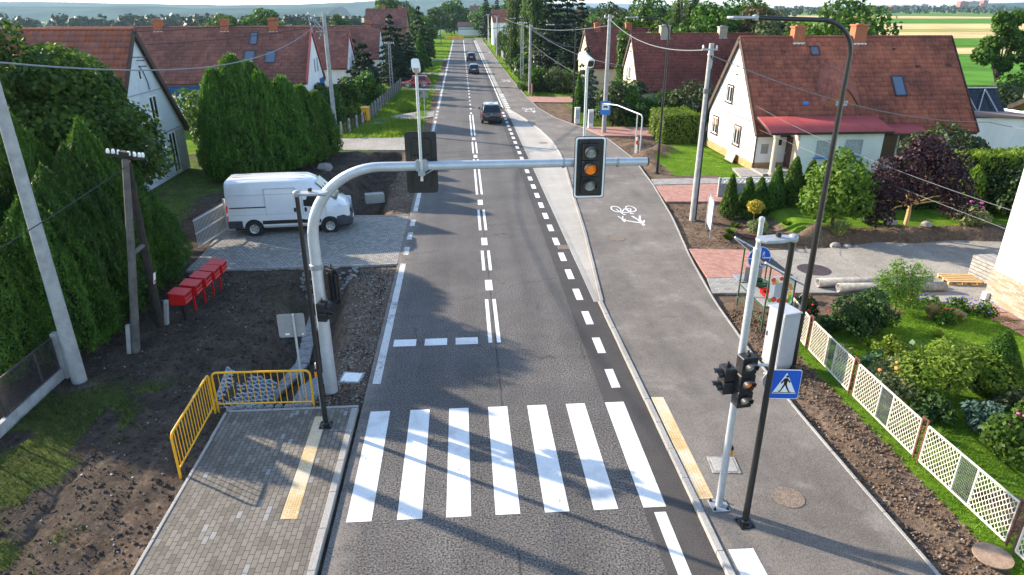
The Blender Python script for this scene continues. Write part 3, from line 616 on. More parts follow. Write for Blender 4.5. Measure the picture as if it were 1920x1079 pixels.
t = T('crossing_button', 'yellow push button box on the near grey post', 'push button', (5.06, 10.5, 1.36)); q = MB(); q.box((0, 0, 0), (.075, .1, .15)); q.obj('button_box', 'amber_plastic', t, bevel=.015); q = MB(); q.box((0, 0, .11), (.07, .095, .07)); q.obj('lid', 'black_plastic', t, bevel=.01)
def lamp_post(label, loc, h, arm=None, rz=0., r=.065, group='black street lamps'):
    t = T('street_lamp', label, 'street lamp', loc, rz, group)
    q = MB()
    if arm:
        L, rise = arm; k = 8
        pts = [(0, 0, .0), (0, 0, h*.35), (0, 0, h-.6)]+[(-.9*(1-math.cos(R(80*i/k))), 0, h-.6+.75*math.sin(R(80*i/k))) for i in range(1, k+1)]; e = pts[-1]
        pts.append((-L, 0, e[2]+rise)); n = len(pts); q.tube(pts, [r, r*.9, r*.65]+[r*.6]*(n-3), 12); end = pts[-1]
    else: q.tube([(0, 0, 0), (0, 0, h*.5), (0, 0, h)], [r, r*.85, r*.72], 12); end = (0, 0, h)
    q.obj('pole', 'black_paint', t, smooth=True)
    q = MB(); q.box((0, 0, .012), (.3, .3, .024)); q.lathe([(r*1.3, .02), (r*1.25, .08), (r*1.02, .1)], n=12)
    for a in (-.11, .11):
        for b in (-.11, .11): q.cyl((a, b, .02), (a, b, .055), .018, 6)
    q.obj('base_plate', 'black_paint', t)
    hd = MB(); d = -1; x0, z0 = end[0], end[2]
    pl = [(0, -.07), (.12, -.1), (.34, -.16), (.62, -.15), (.7, -.06), (.7, .06), (.62, .15), (.34, .16), (.12, .1), (0, .07)]
    hd.prism([(x0+d*(p[0]-.05), p[1]) for p in pl], z0-.02, z0+.035); hd.lathe([(.07, -.06), (.08, .04), (.04, .07)], (x0, 0, z0), 12)
    o = hd.obj('lamp_head', 'galv_old', t, bevel=.015)
    q = MB(); q.lathe([(.045, .05), (.045, .11), (.03, .12)], (x0-.28, 0, z0), 10); q.obj('sensor_cap', 'black_plastic', o)
    q = MB(); q.rect(x0-.6, x0-.25, -.11, .11, z0-.034); q.obj('diffuser', 'lens_clear', o)
    return t
lamp_post('short black street lamp with flat grey head on the grey paved corner', (-3.52, 13.9, .08), 5.75, rz=R(180))
lamp_post('short black street lamp with flat grey head beside the near signal post', (5.3, 9.95, .06), 5.9, rz=R(8))
lamp_post('tall black street lamp with a long curved arm beside the grey cabinet', (9.11, 15.96, 0), 9.02, (2.4, .05), R(0), .085)
lamp_post('tall black curved street lamp by the mown lawn of the white house', (11.88, 40.1, 0), 8.75, (1.9, .05), 0, .085)
lamp_post('tall black curved street lamp beside the white meter pillar by the brick driveway', (9.75, 60.2, 0), 8.0, (1.9, .0), 0, .08)
for x, y in ((8.3, 84), (7.9, 112), (7.8, 146)): lamp_post('thin black street lamp in the far row along the path', (x, y, 0), 8.2, (1.9, .0), 0, .08, 'far street lamps along the path')
tag(bpy.data.objects['street_lamp'], group=None)
# ------------------------------------------------------------------ sign faces
def sign(name, label, loc, rz, w_, h_, face, ph, back='sign_back', shape='rect', cat='road sign', post_off=0., tilt=0.):
    t = T(name, label, cat, loc, rz)
    if ph: q = MB(); q.tube([(post_off, .035, 0), (post_off, .035, ph)], .03, 10); q.obj('post', 'galv', t, smooth=True)
    zc = face
    pl = MB()
    if shape == 'rect': poly = rrect(w_, h_, .05)
    elif shape == 'round': poly = [(w_/2*math.cos(2*math.pi*i/32), w_/2*math.sin(2*math.pi*i/32)) for i in range(32)]
    else: poly = [(-w_/2, -h_/2), (w_/2, -h_/2), (.03, h_/2), (-.03, h_/2)]
    pl.prism([(x, y+zc) for x, y in poly], .0, .006, M=UP)
    pl.obj('plate', [back], t)
    return t, zc, poly
def face(t, polys, mat, d, name='sign_face'):
    q = MB()
    for p in polys: q.prism(p, d, d+.002, M=UP)
    return q.obj(name, mat, t)
t, zc, pl = sign('crossing_sign', 'blue square sign with a walking figure in a white triangle', (5.8, 10.3, 0), R(-6), .56, .62, 2.99, 0)
face(t, [[(x*.97, y+zc) for x, y in rrect(.56, .62, .04)]], 'sign_white', .0065, 'rim'); face(t, [[(x, y+zc) for x, y in rrect(.53, .59, .035)]], 'sign_blue', .0105)
face(t, [[(-.22, zc-.19), (.22, zc-.19), (0, zc+.25)]], 'sign_white', .0145, 'triangle')
def stickman(cx, cy, s):
    P = lambda L: [(cx+x*s, cy+y*s) for x, y in L]
    return [P([(.05+.07*math.cos(2*math.pi*i/10), .93+.07*math.sin(2*math.pi*i/10)) for i in range(10)]), P([(-.08, .82), (.09, .84), (.08, .45), (-.08, .45)]), P([(-.08, .47), (.0, .42), (-.2, .02), (-.3, .02), (-.28, .08), (-.22, .1)]),
            P([(-.02, .46), (.08, .46), (.16, .25), (.27, .04), (.36, .02), (.22, 0), (.08, .24)]), P([(-.07, .82), (-.03, .72), (-.2, .5), (-.25, .55)]), P([(.08, .82), (.03, .74), (.2, .56), (.25, .62)])]
face(t, stickman(0, zc-.16, .36), 'sign_black', .0185, 'walking_figure'); face(t, [[(-.2, zc-.175), (.2, zc-.175), (.2, zc-.163), (-.2, zc-.163)]], 'sign_black', .0185, 'stripe')
q = MB(); q.cyl((-.2, .03, zc+.05), (-.2, .05, zc+.05), .21, 24); q.obj('rear_disc', 'sign_back', t)
t, zc, pl = sign('cycle_sign', 'round blue sign with walkers over a bicycle on a thin grey post', (9.12, 19.0, 0), R(4), .76, .76, 2.2, 2.5, shape='round')
face(t, [[(x*.985, (y)*.985+zc) for x, y in [(p[0], p[1]) for p in rrect(.76, .76, .379, 8)]]], 'sign_white', .0065, 'rim'); face(t, [[(x, y+zc) for x, y in rrect(.72, .72, .359, 8)]], 'sign_blue', .0105)
face(t, [[(-.36, zc-.016), (.36, zc-.016), (.36, zc+.016), (-.36, zc+.016)]]+stickman(-.05, zc+.04, .26)+stickman(.12, zc+.04, .18), 'sign_white', .0145, 'symbol')
q = MB(); bm_ = MB(); bike(bm_, 0, .26, 0, .1); q.add([UP @ V(p[0], p[1]+zc-.29, .0148) for p in bm_.v], bm_.f); q.obj('bicycle_symbol', 'sign_white', t)
t, zc, pl = sign('bus_stop_sign', 'blue bus stop sign with a black bus on white, by a concrete pole', (11.4, 54.2, 0), R(-5), .8, 1.08, 2.05, 0, post_off=0, cat='bus stop sign')
face(t, [[(x, y+zc) for x, y in rrect(.78, 1.06, .04)]], 'sign_blue_pale', .007); face(t, [[(-.29, zc-.15), (.29, zc-.15), (.29, zc+.38), (-.29, zc+.38)]], 'sign_white', .011, 'panel')
face(t, [[(-.18, zc+.03), (.18, zc+.03), (.18, zc+.11), (.12, zc+.16), (-.12, zc+.16), (-.18, zc+.11)], [(-.14, zc+.0), (-.08, zc+.0), (-.08, zc+.03), (-.14, zc+.03)], [(.08, zc), (.14, zc), (.14, zc+.03), (.08, zc+.03)]], 'sign_black', .015, 'bus_symbol')
q = MB(); q.box((0, .06, zc), (.3, .1, .05)); q.obj('bracket', 'galv', t)
t, zc, pl = sign('road_sign', 'grey back of a square road sign on a post in the ditch bank', (-4.42, 15.35, -.5), R(184), .66, .64, 2.6, 2.92, post_off=-.07)
q = MB(); q.box((.12, .03, zc-.22), (.1, .004, .05)); q.box((-.25, .03, zc-.24), (.04, .004, .04)); q.obj('sticker', 'sign_white', t)
t, zc, pl = sign('warning_sign', 'grey triangular back of a warning sign on the far left verge', (-3.54, 63.7, 0), R(180), .9, .78, 2.25, 2.6, shape='tri')
# ------------------------------------------------------------------ poles
t = T('concrete_pole', 'round grey concrete utility pole beside the dark mesh fence, its top out of view', 'utility pole', (-10.72, 16.73, -.05)); q = MB(); q.tube([(0, 0, 0), (0, 0, 9.6)], [.19, .12], 16); q.obj('shaft', 'concrete_pole', t, smooth=True); q = MB(); q.box((0, 0, 9.3), (.9, .08, .08)); q.obj('crossarm', 'galv_old', t)
t = T('telephone_pole', 'weathered wooden A frame telephone pole with white insulators against the dark hedge', 'telephone pole', (-9.9, 18.3, -.05)); t.rotation_euler.y = R(9)
q = MB(); q.tube([(0, 0, 0), (.02, .03, 3), (0, .05, 5.85)], [.12, .105, .085], 10); q.obj('post', 'wood_pole', t, smooth=True)
q = MB(); q.tube([(.02, 1.75, 0), (0, .9, 3), (.0, .15, 5.75)], [.12, .11, .09], 10); q.obj('brace', 'wood_dark', t, smooth=True)
q = MB(); q.tube([(.02, .02, 3.1), (.02, .95, 3.15)], .06, 8); q.obj('spreader', 'wood_pole', t)
q = MB(); q.box((0, .05, 5.9), (.95, .08, .08)); q.box((0, .05, 5.98), (.24, .2, .12)); q.obj('crossarm', 'wood_dark', t, bevel=.01)
for x in (-.42, -.3, -.16, .1, .24, .36, .44): q = MB(); q.lathe([(.035, 0), (.045, .03), (.035, .1), (.02, .12)], (x, .05+random.uniform(-.03, .03), 5.94), 10); q.obj('insulator', 'porcelain', t, smooth=True)
for x, y in ((-.16, -.03), (.16, 1.85)): q = MB(); q.box((x, y, .45), (.12, .14, .95)); q.obj('concrete_stub', 'concrete_pole', t, bevel=.015)
q = MB(); q.box((.12, 1.2, 1.95), (.01, .14, .34)); q.obj('notice_plate', 'sign_white', t); q = MB(); q.box((.126, 1.2, 1.85), (.006, .11, .09)); q.obj('warning_mark', 'poster_red', t)
def wood_lattice(label, x, y, h):
    t = T('utility_pole', label, 'utility pole', (x, y, -.3)); q = MB()
    for s in (-.15, .15): q.beam((s*1.2, 0, 0), (s*.7, 0, h), .1, .12)
    for i in range(14): q.box((0, 0, .4+i*(h-.6)/13), (.3, .06, .06))
    q.obj('post', 'concrete_pole', t); q = MB(); q.box((0, 0, h-.2), (1.3, .08, .08)); q.obj('crossarm', 'galv_old', t)
    for s in (-.55, -.3, .3, .55): q = MB(); q.lathe([(.04, 0), (.05, .05), (.02, .12)], (s, 0, h-.16), 8); q.obj('insulator', 'porcelain', t)
wood_lattice('slim ladder like concrete pole among the dark trees by the garden fence', -9.0, 89.5, 5.9); wood_lattice('slim ladder like concrete pole by the tall weeping birch', 7.75, 90, 8.2)
def round_pole(label, x, y, h, r0=.17, r1=.11, arms=True, mess=False):
    t = T('utility_pole', label, 'utility pole', (x, y, -.1)); q = MB(); q.tube([(0, 0, 0), (0, 0, h)], [r0, r1], 14); q.obj('shaft', 'concrete_pole', t, smooth=True)
    if arms:
        q = MB(); q.box((-.1, -.1, h-.25), (.7, .07, .07)); q.cyl((0, 0, h-.5), (0, 0, h-.42), r1*1.25, 12); q.obj('bracket', 'galv_old', t)
        for s in (-.4, .2): q = MB(); q.lathe([(.03, 0), (.05, .06), (.02, .14)], (s, -.1, h-.21), 8); q.obj('insulator', 'porcelain', t)
    if mess:
        q = MB()
        for k in range(4): q.beam((-.2, 0, h-.3-k*.38), (-1.3+.2*k, -.25, h-.15-k*.42), .05, .05)
        q.beam((-1.25, -.2, h-.1), (-1.0, -.2, h-1.5), .05, .05); q.beam((-.25, 0, h-1.5), (-1.2, -.2, h-.2), .04, .04)
        for k in range(9): q.tube([(-.9+.1*k, -.2, h-.2-.13*k), (-.8+.1*k, -.3, h-.55-.1*k), (-.55+.06*k, -.15, h-.5-.12*k)], .025, 5)
        for k in range(5): q.box((-.5+.12*k, -.2, h-1.9+.25*k), (.1, .1, .16))
        q.obj('switchgear', 'galv_old', t)
        for s, zz in ((-1.2, -.1), (-1.0, -.45), (-1.1, -.9), (-.7, -.3)): q = MB(); q.lathe([(.04, 0), (.06, .06), (.02, .16)], (s, -.2, h+zz), 8); q.obj('insulator', 'porcelain', t)
    return t
round_pole('tall round concrete pole with crowded switchgear at its top behind the conifer clump', -10.95, 58.8, 9.2, .2, .14, False, True)
t = round_pole('grey concrete pole with dark conduit in the bare soil by the brick driveway', 10.95, 30.35, 8.1); q = MB(); q.tube([(.08, -.15, .1), (.07, -.12, 6.9), (.1, .0, 7.3), (.0, -.14, 7.6)], .035, 8); q.obj('conduit', 'black_plastic', t)
q = MB()
for k in range(10): q.tube([(.16*math.cos(R(36*i))*1.0, .16*math.sin(R(36*i)), 6.0+.02*k) for i in range(11)], .012, 5)
q.obj('cable_coil', 'wire_grey', t)
round_pole('tall concrete pole behind the bus stop sign', 11.45, 54.6, 9.1, .19, .13)
round_pole('round concrete pole beside the dark pines at the path bend', 8.05, 82.5, 7.8, .18, .12)
round_pole('far concrete pole beyond the pines at the village end of the path', 7.6, 150, 8.0, .18, .12); round_pole('last far concrete pole beside the road end', 7.9, 205, 8.0, .18, .12)
lamp_post('far dark lamp pole on the left verge near the road end', (-5.6, 200, 0), 7.3, (1.5, .05), R(180), .09, None); lamp_post('grey far lamp standing before the yellow barrier', (-3.4, 262, 0), 7.3, (1.5, .05), R(180), .09, None)
# ------------------------------------------------------------------ wires
def wire(label, a, b, sag, r=.018, mat='wire_grey', n=24, name='overhead_cable'):
    a, b = V(*a), V(*b); q = MB(); q.tube([tuple(a.lerp(b, i/n)-V(0, 0, 4*sag*(i/n)*(1-i/n))) for i in range(n+1)], r, 5)
    return tag(q.obj(name, mat, smooth=True), label, 'cable')
wire('thick pale cable sagging across the house gable towards the switchgear pole', (-10.75, 16.7, 8.3), (-11.6, 58.6, 8.25), 1.35, .024)
wire('dark cables crossing over the road from the switchgear pole to the ladder like pole', (-10.8, 58.8, 8.6), (7.75, 90, 7.4), .55, .04, 'wire_dark')
wire('thin dark wire running from the wooden telephone pole past the concrete pole', (-9.02, 18.25, 5.5), (-9.2, 9.5, 4.95), .1, .012, 'wire_dark')
wire('thick pale cable between the bus stop pole and the pole in bare soil', (11.4, 54.5, 8.7), (10.9, 30.3, 7.75), .75, .024)
wire('thick pale cable running across the big red roof to its far corner', (11.0, 30.3, 7.5), (32.3, 39.6, 2.95), .75, .022)
wire('pale cable running on from the big roof corner to the near white house', (32.3, 39.6, 2.95), (31, 28, 4.2), .3, .02)
wire('upper thin cable over the garden to the near white house wall', (18.0, 44.2, 4.2), (18.1, 19.0, 3.25), .45, .009); wire('lower thin cable over the garden to the near white house wall', (18.0, 41.3, 2.6), (18.1, 18.2, 2.6), .1, .009)
wire('upper thin wire from the pine side pole to the yellow gabled house', (8.0, 82.5, 7.5), (15.5, 83, 5.3), .9, .028); wire('second thin wire from the pine side pole across to the cream house', (8.0, 82.5, 7.3), (17.5, 70, 4.0), .9, .028)
wire('third thin wire dropping from the pine side pole to the shrubs', (8.0, 82.5, 5.8), (16.5, 70, 1.8), .8, .025); wire('thin wire from the bus stop pole to the cream house wall', (11.45, 54.6, 5.6), (18.4, 62.5, 2.0), .5, .022)
wire('thin wire from the bus stop pole high to the roof ridge behind', (11.45, 54.6, 8.2), (6.9, 112, 8), .9, .02)
for dy, zz in ((0, 8.9), (.3, 8.0)): wire('dark wires leaving the switchgear pole towards the tiled roofs', (-12, 58.6, zz), (-30, 50, zz-.9), .5, .025, 'wire_dark').__setitem__('group', 'wires left of the switchgear pole')
# ------------------------------------------------------------------ barriers, boxes, fences
def barrier(label, a, b, h=1.08, z0=0., z1=0.):
    a, b = Vector(a), Vector(b); L = (b-a).length; d = (b-a)/L
    t = T('pedestrian_barrier', label, 'barrier', (a.x, a.y, 0), math.atan2(d.y, d.x), 'yellow barriers'); r = .12; sl_ = (z1-z0)/L
    Zf = lambda x, z: z+z0+sl_*x
    pts = [(0, -.1), (0, h-r)]+[(r-r*math.cos(R(k)), h-r+r*math.sin(R(k))) for k in (22, 45, 68, 90)]+[(L-r, h)]+[(L-r+r*math.sin(R(k)), h-r+r*math.cos(R(k))) for k in (22, 45, 68, 90)]+[(L, -.1)]
    q = MB(); q.tube([(x, 0, Zf(x, z)) for x, z in pts], .028, 10); q.obj('frame', 'yellow_paint', t, smooth=True)
    q = MB(); q.tube([(.02, 0, Zf(0, .18)), (L-.02, 0, Zf(L, .18))], .02, 8)
    n = int(L/.155)
    for i in range(1, n): x = L*i/n; q.tube([(x, 0, Zf(x, .18)), (x, 0, Zf(x, h-.01))], .0105, 6)
    q.obj('railing_infill', 'yellow_paint', t, smooth=True)
barrier('yellow tube barrier across the end of the paved corner, before the ditch', (-6.4, 14.9), (-4.0, 14.86)); barrier('yellow tube barrier running along the dark soil edge of the paved corner', (-6.46, 14.84), (-6.36, 12.3))
t = T('crossing_button', 'yellow push button on a short grey post beside the short black lamp', 'push button', (-3.78, 14.8, 0)); q = MB(); q.tube([(0, 0, -.1), (0, 0, 1.28)], .055, 12); q.lathe([(.06, 1.27), (.05, 1.32), (.01, 1.34)], n=12); q.obj('post', 'galv', t, smooth=True); q = MB(); q.box((-.03, -.08, 1.05), (.075, .06, .14)); q.obj('button_box', 'amber_plastic', t, bevel=.012); q = MB(); q.box((-.03, -.08, 1.16), (.07, .055, .07)); q.obj('lid', 'black_plastic', t)
def mailbox(i, x, y, lbl):  # noqa
    t = T('mailbox', lbl, 'mailbox', (x, y, -.05), R(180+random.uniform(-4, 4)), 'red mailboxes')
    q = MB(); q.prism([(-.2, .62), (.2, .62), (.2, .98), (-.2, .92)], -.22, .22, M=Matrix.Rotation(R(90), 4, 'X')); q.obj('box', 'red_paint', t, bevel=.012)
    q = MB(); q.prism([(-.22, .925), (.22, .99), (.22, 1.005), (-.22, .94)], -.235, .235, M=Matrix.Rotation(R(90), 4, 'X')); q.obj('lid', 'red_paint', t, bevel=.006)
    q = MB(); q.box((-.206, 0, .86), (.012, .26, .035)); q.obj('slot', 'black_plastic', t)
    q = MB()
    for k in range(5): q.cyl((-.201, -.15+.075*k, .68), (-.206, -.15+.075*k, .68), .013, 8); q.cyl((-.201, -.15+.075*k, .80), (-.206, -.15+.075*k, .80), .009, 8)
    q.obj('vent_holes', 'sign_white', t)
    q = MB(); q.box((0, .0, .31), (.05, .05, .64)); q.box((0, 0, .625), (.34, .34, .012)); q.obj('post', 'black_paint' if i == 0 else 'red_paint', t); t.scale = (1.25, 1.25, 1.08)
for i, (x, y) in enumerate(((-9.28, 20.5), (-9.2, 21.25), (-9.13, 21.95), (-9.06, 22.6), (-9.0, 23.2))):
    mailbox(i, x, y, ['red mailbox on a dark post, nearest the telephone pole', 'second red mailbox from the telephone pole', 'middle red mailbox of the row of five along the hedge', 'red mailbox next to the last one before the cobbled driveway', 'red mailbox nearest the cobbled driveway'][i])
t = T('mesh_fence', 'dark welded mesh fence with concrete post and plinth at the hedge foot', 'fence', (-11.2, 17.0, 0))
q = MB(); q.box((0, 0, .62), (.16, .18, 1.4)); q.obj('post', 'concrete_pole', t, bevel=.015)
q = MB(); q.box((-.05, -2.9, .12), (.14, 5.6, .3)); q.obj('plinth', 'concrete_pole', t, bevel=.015)
for y0 in (-2.5, -5.2):
    q = MB(); 
    for z in (.3, 1.22): q.beam((-.05, y0, z), (-.05, y0+2.36, z), .04, .04)
    for y in (y0, y0+1.6, y0+2.36): q.beam((-.05, y, .3), (-.05, y, 1.22), .04, .04)
    for i in range(44): q.beam((-.05, y0+2.36*i/44, .3), (-.05, y0+2.36*i/44, 1.22), .006, .006)
    for i in range(16): q.beam((-.05, y0, .33+.055*i), (-.05, y0+2.36, .33+.055*i), .006, .006)
    q.obj('panel', 'iron_dark', t)
t = T('driveway_gate', 'silver picket gate standing open beside the white van', 'gate', (-11.28, 27.4, 0), math.atan2(2.55, .38))
q = MB()
for z in (.12, .72, 1.28): q.beam((0, 0, z), (2.6, 0, z), .04, .05)
for i in range(24): q.beam((.05+2.5*i/23, 0, .08), (.05+2.5*i/23, 0, 1.36), .022, .022)
q.obj('gate_leaf', 'galv', t); q = MB(); q.box((2.72, 0, .75), (.09, .09, 1.5)); q.obj('post', 'galv', t, bevel=.008)
q = MB(); q.beam((2.7, .05, .03), (2.9, -1.6, .03), .12, .08); q.beam((2.75, 0, 1.3), (3.3, -.2, 1.25), .04, .04); q.beam((2.75, 0, 1.2), (3.1, -.8, .1), .03, .03); q.obj('guide_rail', 'galv_old', t)
def slab(label, cx, cy, L, W, rx, ry, rz, nx, ny, z):
    q = MB(); M = Matrix.Translation((cx, cy, z)) @ Matrix.Rotation(R(rz), 4, 'Z') @ Matrix.Rotation(R(rx), 4, 'X') @ Matrix.Rotation(R(ry), 4, 'Y')
    o = T('openwork_slab', label, 'concrete slab', (cx, cy, z)); dx, dy = L/nx, W/ny; m = MB()
    for i in range(nx+1):
        for j in range(ny+1):
            x, y = -L/2+dx*i, -W/2+dy*(j+(.5 if i % 2 else 0))
            if y > W/2+.01: continue
            a = [(x-dx*.32, y-.01), (x, y-dy*.24), (x+dx*.32, y-.01), (x+dx*.32, y+.01), (x, y+dy*.24), (x-dx*.32, y+.01)]
            m.prism(a, -.05, .05)
            for s in (-1, 1):
                x2, y2 = x+dx*.98, y+s*dy*.5
                if x2 <= L/2+.01 and abs(y2) <= W/2+.01: m.prism([(x+dx*.2, y+s*dy*.05-.022), (x+dx*.2, y+s*dy*.05+.022), (x2-dx*.2, y2-s*dy*.05+.022), (x2-dx*.2, y2-s*dy*.05-.022)], -.048, .048)
    R_ = (Matrix.Rotation(R(rz), 4, 'Z') @ Matrix.Rotation(R(rx), 4, 'X') @ Matrix.Rotation(R(ry), 4, 'Y'))
    m.v = [tuple(R_ @ V(*p)) for p in m.v]; m.obj('lattice', 'slab_openwork', o)
slab('blue grey openwork concrete slab leaning on the ditch bank behind the barrier', -6.1, 16.0, 1.35, 2.1, 4, 26, 6, 9, 11, -.32)
slab('pale openwork concrete slab lining the road side slope of the ditch', -4.5, 15.95, .95, 2.0, 0, -34, -3, 6, 15, -.38)
q = MB()
for i in range(9): q.ball((-6.1+.24*i, 14.92+.02*(i % 2), .02), .11, 8, sq=(1, .8, .7), jit=.15)
tag(q.obj('stone_edging', 'stone', smooth=True), kind='stuff'); q = MB()
for i in range(150):
    u, v_ = random.random(), random.random(); x = -6.5+2.2*u; y = 24.95-v_*1.3*(1-abs(2*u-1)*.3); q.ball((x, y, gh(x, y)+.05), .085, 6, sq=(1, 1, .6), jit=.2)
tag(q.obj('cobble_headwall', 'stone'), kind='stuff')
q = MB(); pts = [(-5.75, 15.2), (-5.7, 17), (-5.3, 19), (-5.5, 21), (-5.6, 22.6)]
for i in range(len(pts)-1):
    for k in range(4):
        a = Vector(pts[i]).lerp(Vector(pts[i+1]), k/4); b = Vector(pts[i]).lerp(Vector(pts[i+1]), (k+.94)/4); q.beam((a.x, a.y, gh(a.x, a.y)+.05), (b.x, b.y, gh(b.x, b.y)+.05), .42, .1)
tag(q.obj('ditch_lining', 'stone'), 'broken stone channel lining along the bottom of the dark ditch', 'ditch lining')
# electricity cabinet
t = T('electric_cabinet', 'tall grey electric cabinet between the two tall posts by the white fence', 'cabinet', (8.72, 16.15, 0), R(14))
q = MB(); q.box((0, 0, .92), (.52, .66, 1.62)); q.obj('body', 'grey_box', t, bevel=.012); q = MB(); q.box((0, 0, 1.755), (.58, .72, .05)); q.obj('roof', 'grey_box', t, bevel=.015)
q = MB(); q.box((0, 0, .06), (.48, .62, .12)); q.obj('plinth', 'concrete_pole', t); q = MB(); q.box((-.265, 0, .92), (.012, .6, 1.5)); o = q.obj('door', 'grey_box', t, bevel=.006)
q = MB(); q.box((-.277, -.05, 1.28), (.01, .07, .11)); q.obj('sticker', 'veg_yellow', o); q = MB(); q.box((-.28, .25, .95), (.02, .03, .14)); q.obj('handle', 'black_plastic', o)
q = MB(); q.box((0, -.345, .92), (.48, .012, 1.5)); q.obj('side_panel', 'grey_box', t, bevel=.006)
t = T('cable_trestle', 'low pale metal rack lying at the foot of the grey cabinet', 'rack', (8.45, 15.35, .05), R(8)); q = MB()
for s in (-.14, .0, .14): q.beam((-.4, s, .12), (.4, s, .12), .03, .03)
for x in (-.35, 0, .35): q.beam((x, -.16, .12), (x, .16, .12), .03, .03); q.beam((x, 0, 0), (x, 0, .12), .03, .03)
q.obj('frame', 'white_paint', t)
# vegetable stall
t = T('vegetable_stall', 'green framed roadside vegetable stall with a sloping cover and a picture panel', 'market stall', (9.6, 19.25, .0), R(-90))
q = MB(); W, D = 2.0, .85
for x in (-W/2, W/2):
    q.beam((x, -D/2, 0), (x, -D/2, 2.25), .04, .04); q.beam((x, D/2, 0), (x, D/2, 1.72), .04, .04)
    for z in (.35, .85): q.beam((x, -D/2, z), (x, D/2, z+.08), .035, .035)
for y, zz in ((-D/2, (.35, .8, 2.2)), (D/2, (.45, .95, 1.7))):
    for z in zz: q.beam((-W/2, y, z), (W/2, y, z), .035, .035)
q.obj('frame', simple('stall_green', (.035, .085, .045), .5).name, t)
q = MB(); q.add([(-W/2-.2, -D/2-.3, 2.38), (W/2+.2, -D/2-.3, 2.38), (W/2+.2, D/2+.3, 1.58), (-W/2-.2, D/2+.3, 1.58)], [(0, 1, 2, 3)]); o = q.obj('cover', 'iron_dark', t); o.modifiers.new('s', 'SOLIDIFY').thickness = .03
q = MB()
for s in (-W/2-.2, W/2+.2): q.beam((s, -D/2-.3, 2.41), (s, D/2+.3, 1.61), .05, .05)
q.obj('cover_edge', 'white_paint', t)
q = MB(); q.add([(-W/2, -D/2, .86), (W/2, -D/2, .86), (W/2, D/2, .98), (-W/2, D/2, .98)], [(0, 1, 2, 3)]); q.obj('shelf', 'galv_old', t).modifiers.new('s', 'SOLIDIFY').thickness = .025
q = MB(); q.box((-W/2-.02, 0, 1.15), (.015, .6, .5)); q.box((-W/2-.25, -.3, .95), (.5, .4, .02)); q.obj('side_shelf', 'galv_old', t)
q = MB(); q.box((W/2+.03, 0, 1.42), (.012, D-.1, .92)); o = q.obj('picture_panel', 'sign_white', t)
q = MB(); q.box((W/2+.04, -.05, 1.42), (.006, .34, .5)); q.obj('panel_middle', 'grey_box', o)
for nm, mt, sp in (('tomato', 'poster_red', [(-.3, 1.55, .07), (-.2, .9, .09), (-.02, .86, .08), (.2, .84, .07), (-.05, 1.58, .06)]), ('pepper', 'flower_orange', [(.24, 1.35, .08), (.3, 1.25, .06), (-.28, 1.45, .06)]), ('lemon', 'veg_yellow', [(-.2, 1.5, .06), (.12, .93, .08), (.27, 1.1, .07)]), ('lettuce', 'veg_green', [(-.31, .88, .07), (.31, .92, .07), (.28, .82, .06), (.3, 1.02, .05)]), ('beet', 'veg_purple', [(.16, 1.22, .06), (.08, .82, .05)]), ('cauliflower', 'white_paint', [(.14, 1.53, .1)])):
    q = MB()
    for y, z, r in sp: q.cyl((W/2+.036, y, z+.22), (W/2+.046+r*.03, y, z+.22), r, 14)
    q.obj('printed_'+nm, mt, o)
t = T('vegetable_crate', 'red plastic crate tilted on the shelf of the green vegetable stall', 'crate', (9.55, 18.85, .98), R(-90)); M = Matrix.Rotation(R(-12), 4, 'X')
q = MB(); q.box((0, 0, .01), (.55, .36, .02), M=None)
for x, y, a, b in ((-.27, 0, .02, .36), (.27, 0, .02, .36), (0, -.17, .55, .02), (0, .17, .55, .02)):
    for z in (.05, .12): q.box((x, y, z), (a, b, .05))
q.obj('shell', 'red_paint', t); bpy.data.objects['shell'].rotation_euler.x = R(10)
t = T('vegetable_crate', 'green plastic crate beside the red one on the stall shelf', 'crate', (9.6, 19.75, .98), R(-90)); q = MB(); q.box((0, 0, .01), (.42, .36, .02))
for x, y, a, b in ((-.2, 0, .02, .36), (.2, 0, .02, .36), (0, -.17, .42, .02), (0, .17, .42, .02)):
    for z in (.05, .12): q.box((x, y, z), (a, b, .05))
q.obj('shell', 'stall_green', t)
# advertising banner on a frame
t = T('advertising_banner', 'red and white advertising banner stretched on a rusty frame in the soil', 'banner', (10.72, 27.3, 0), R(78))
q = MB(); q.beam((0, 0, 0), (0, 0, 1.75), .05, .05); q.beam((1.5, 0, 0), (1.5, 0, 1.75), .05, .05); q.beam((0, 0, 1.72), (1.5, 0, 1.72), .03, .03); q.obj('frame', 'galv_old', t)
q = MB(); q.box((.75, -.03, .95), (1.46, .012, 1.25)); o = q.obj('sheet', 'sign_white', t)
q = MB(); q.prism(rrect(1.2, .8, .12), .0, .003, M=Matrix.Translation((.75, -.038, .95)) @ UP); q.obj('red_field', 'poster_red', o)
q = MB()
for k in range(5): q.beam((.35+.16*k, -.044, 1.05), (.42+.16*k, -.044, 1.18), .004, .05); q.beam((.4+.16*k, -.044, .85), (.4+.16*k, -.044, .98), .004, .06)
q.obj('lettering', 'sign_white', o); q = MB(); q.beam((.5, -.044, .72), (1.0, -.044, .74), .004, .07); q.obj('blue_stripe', 'sign_blue', o)
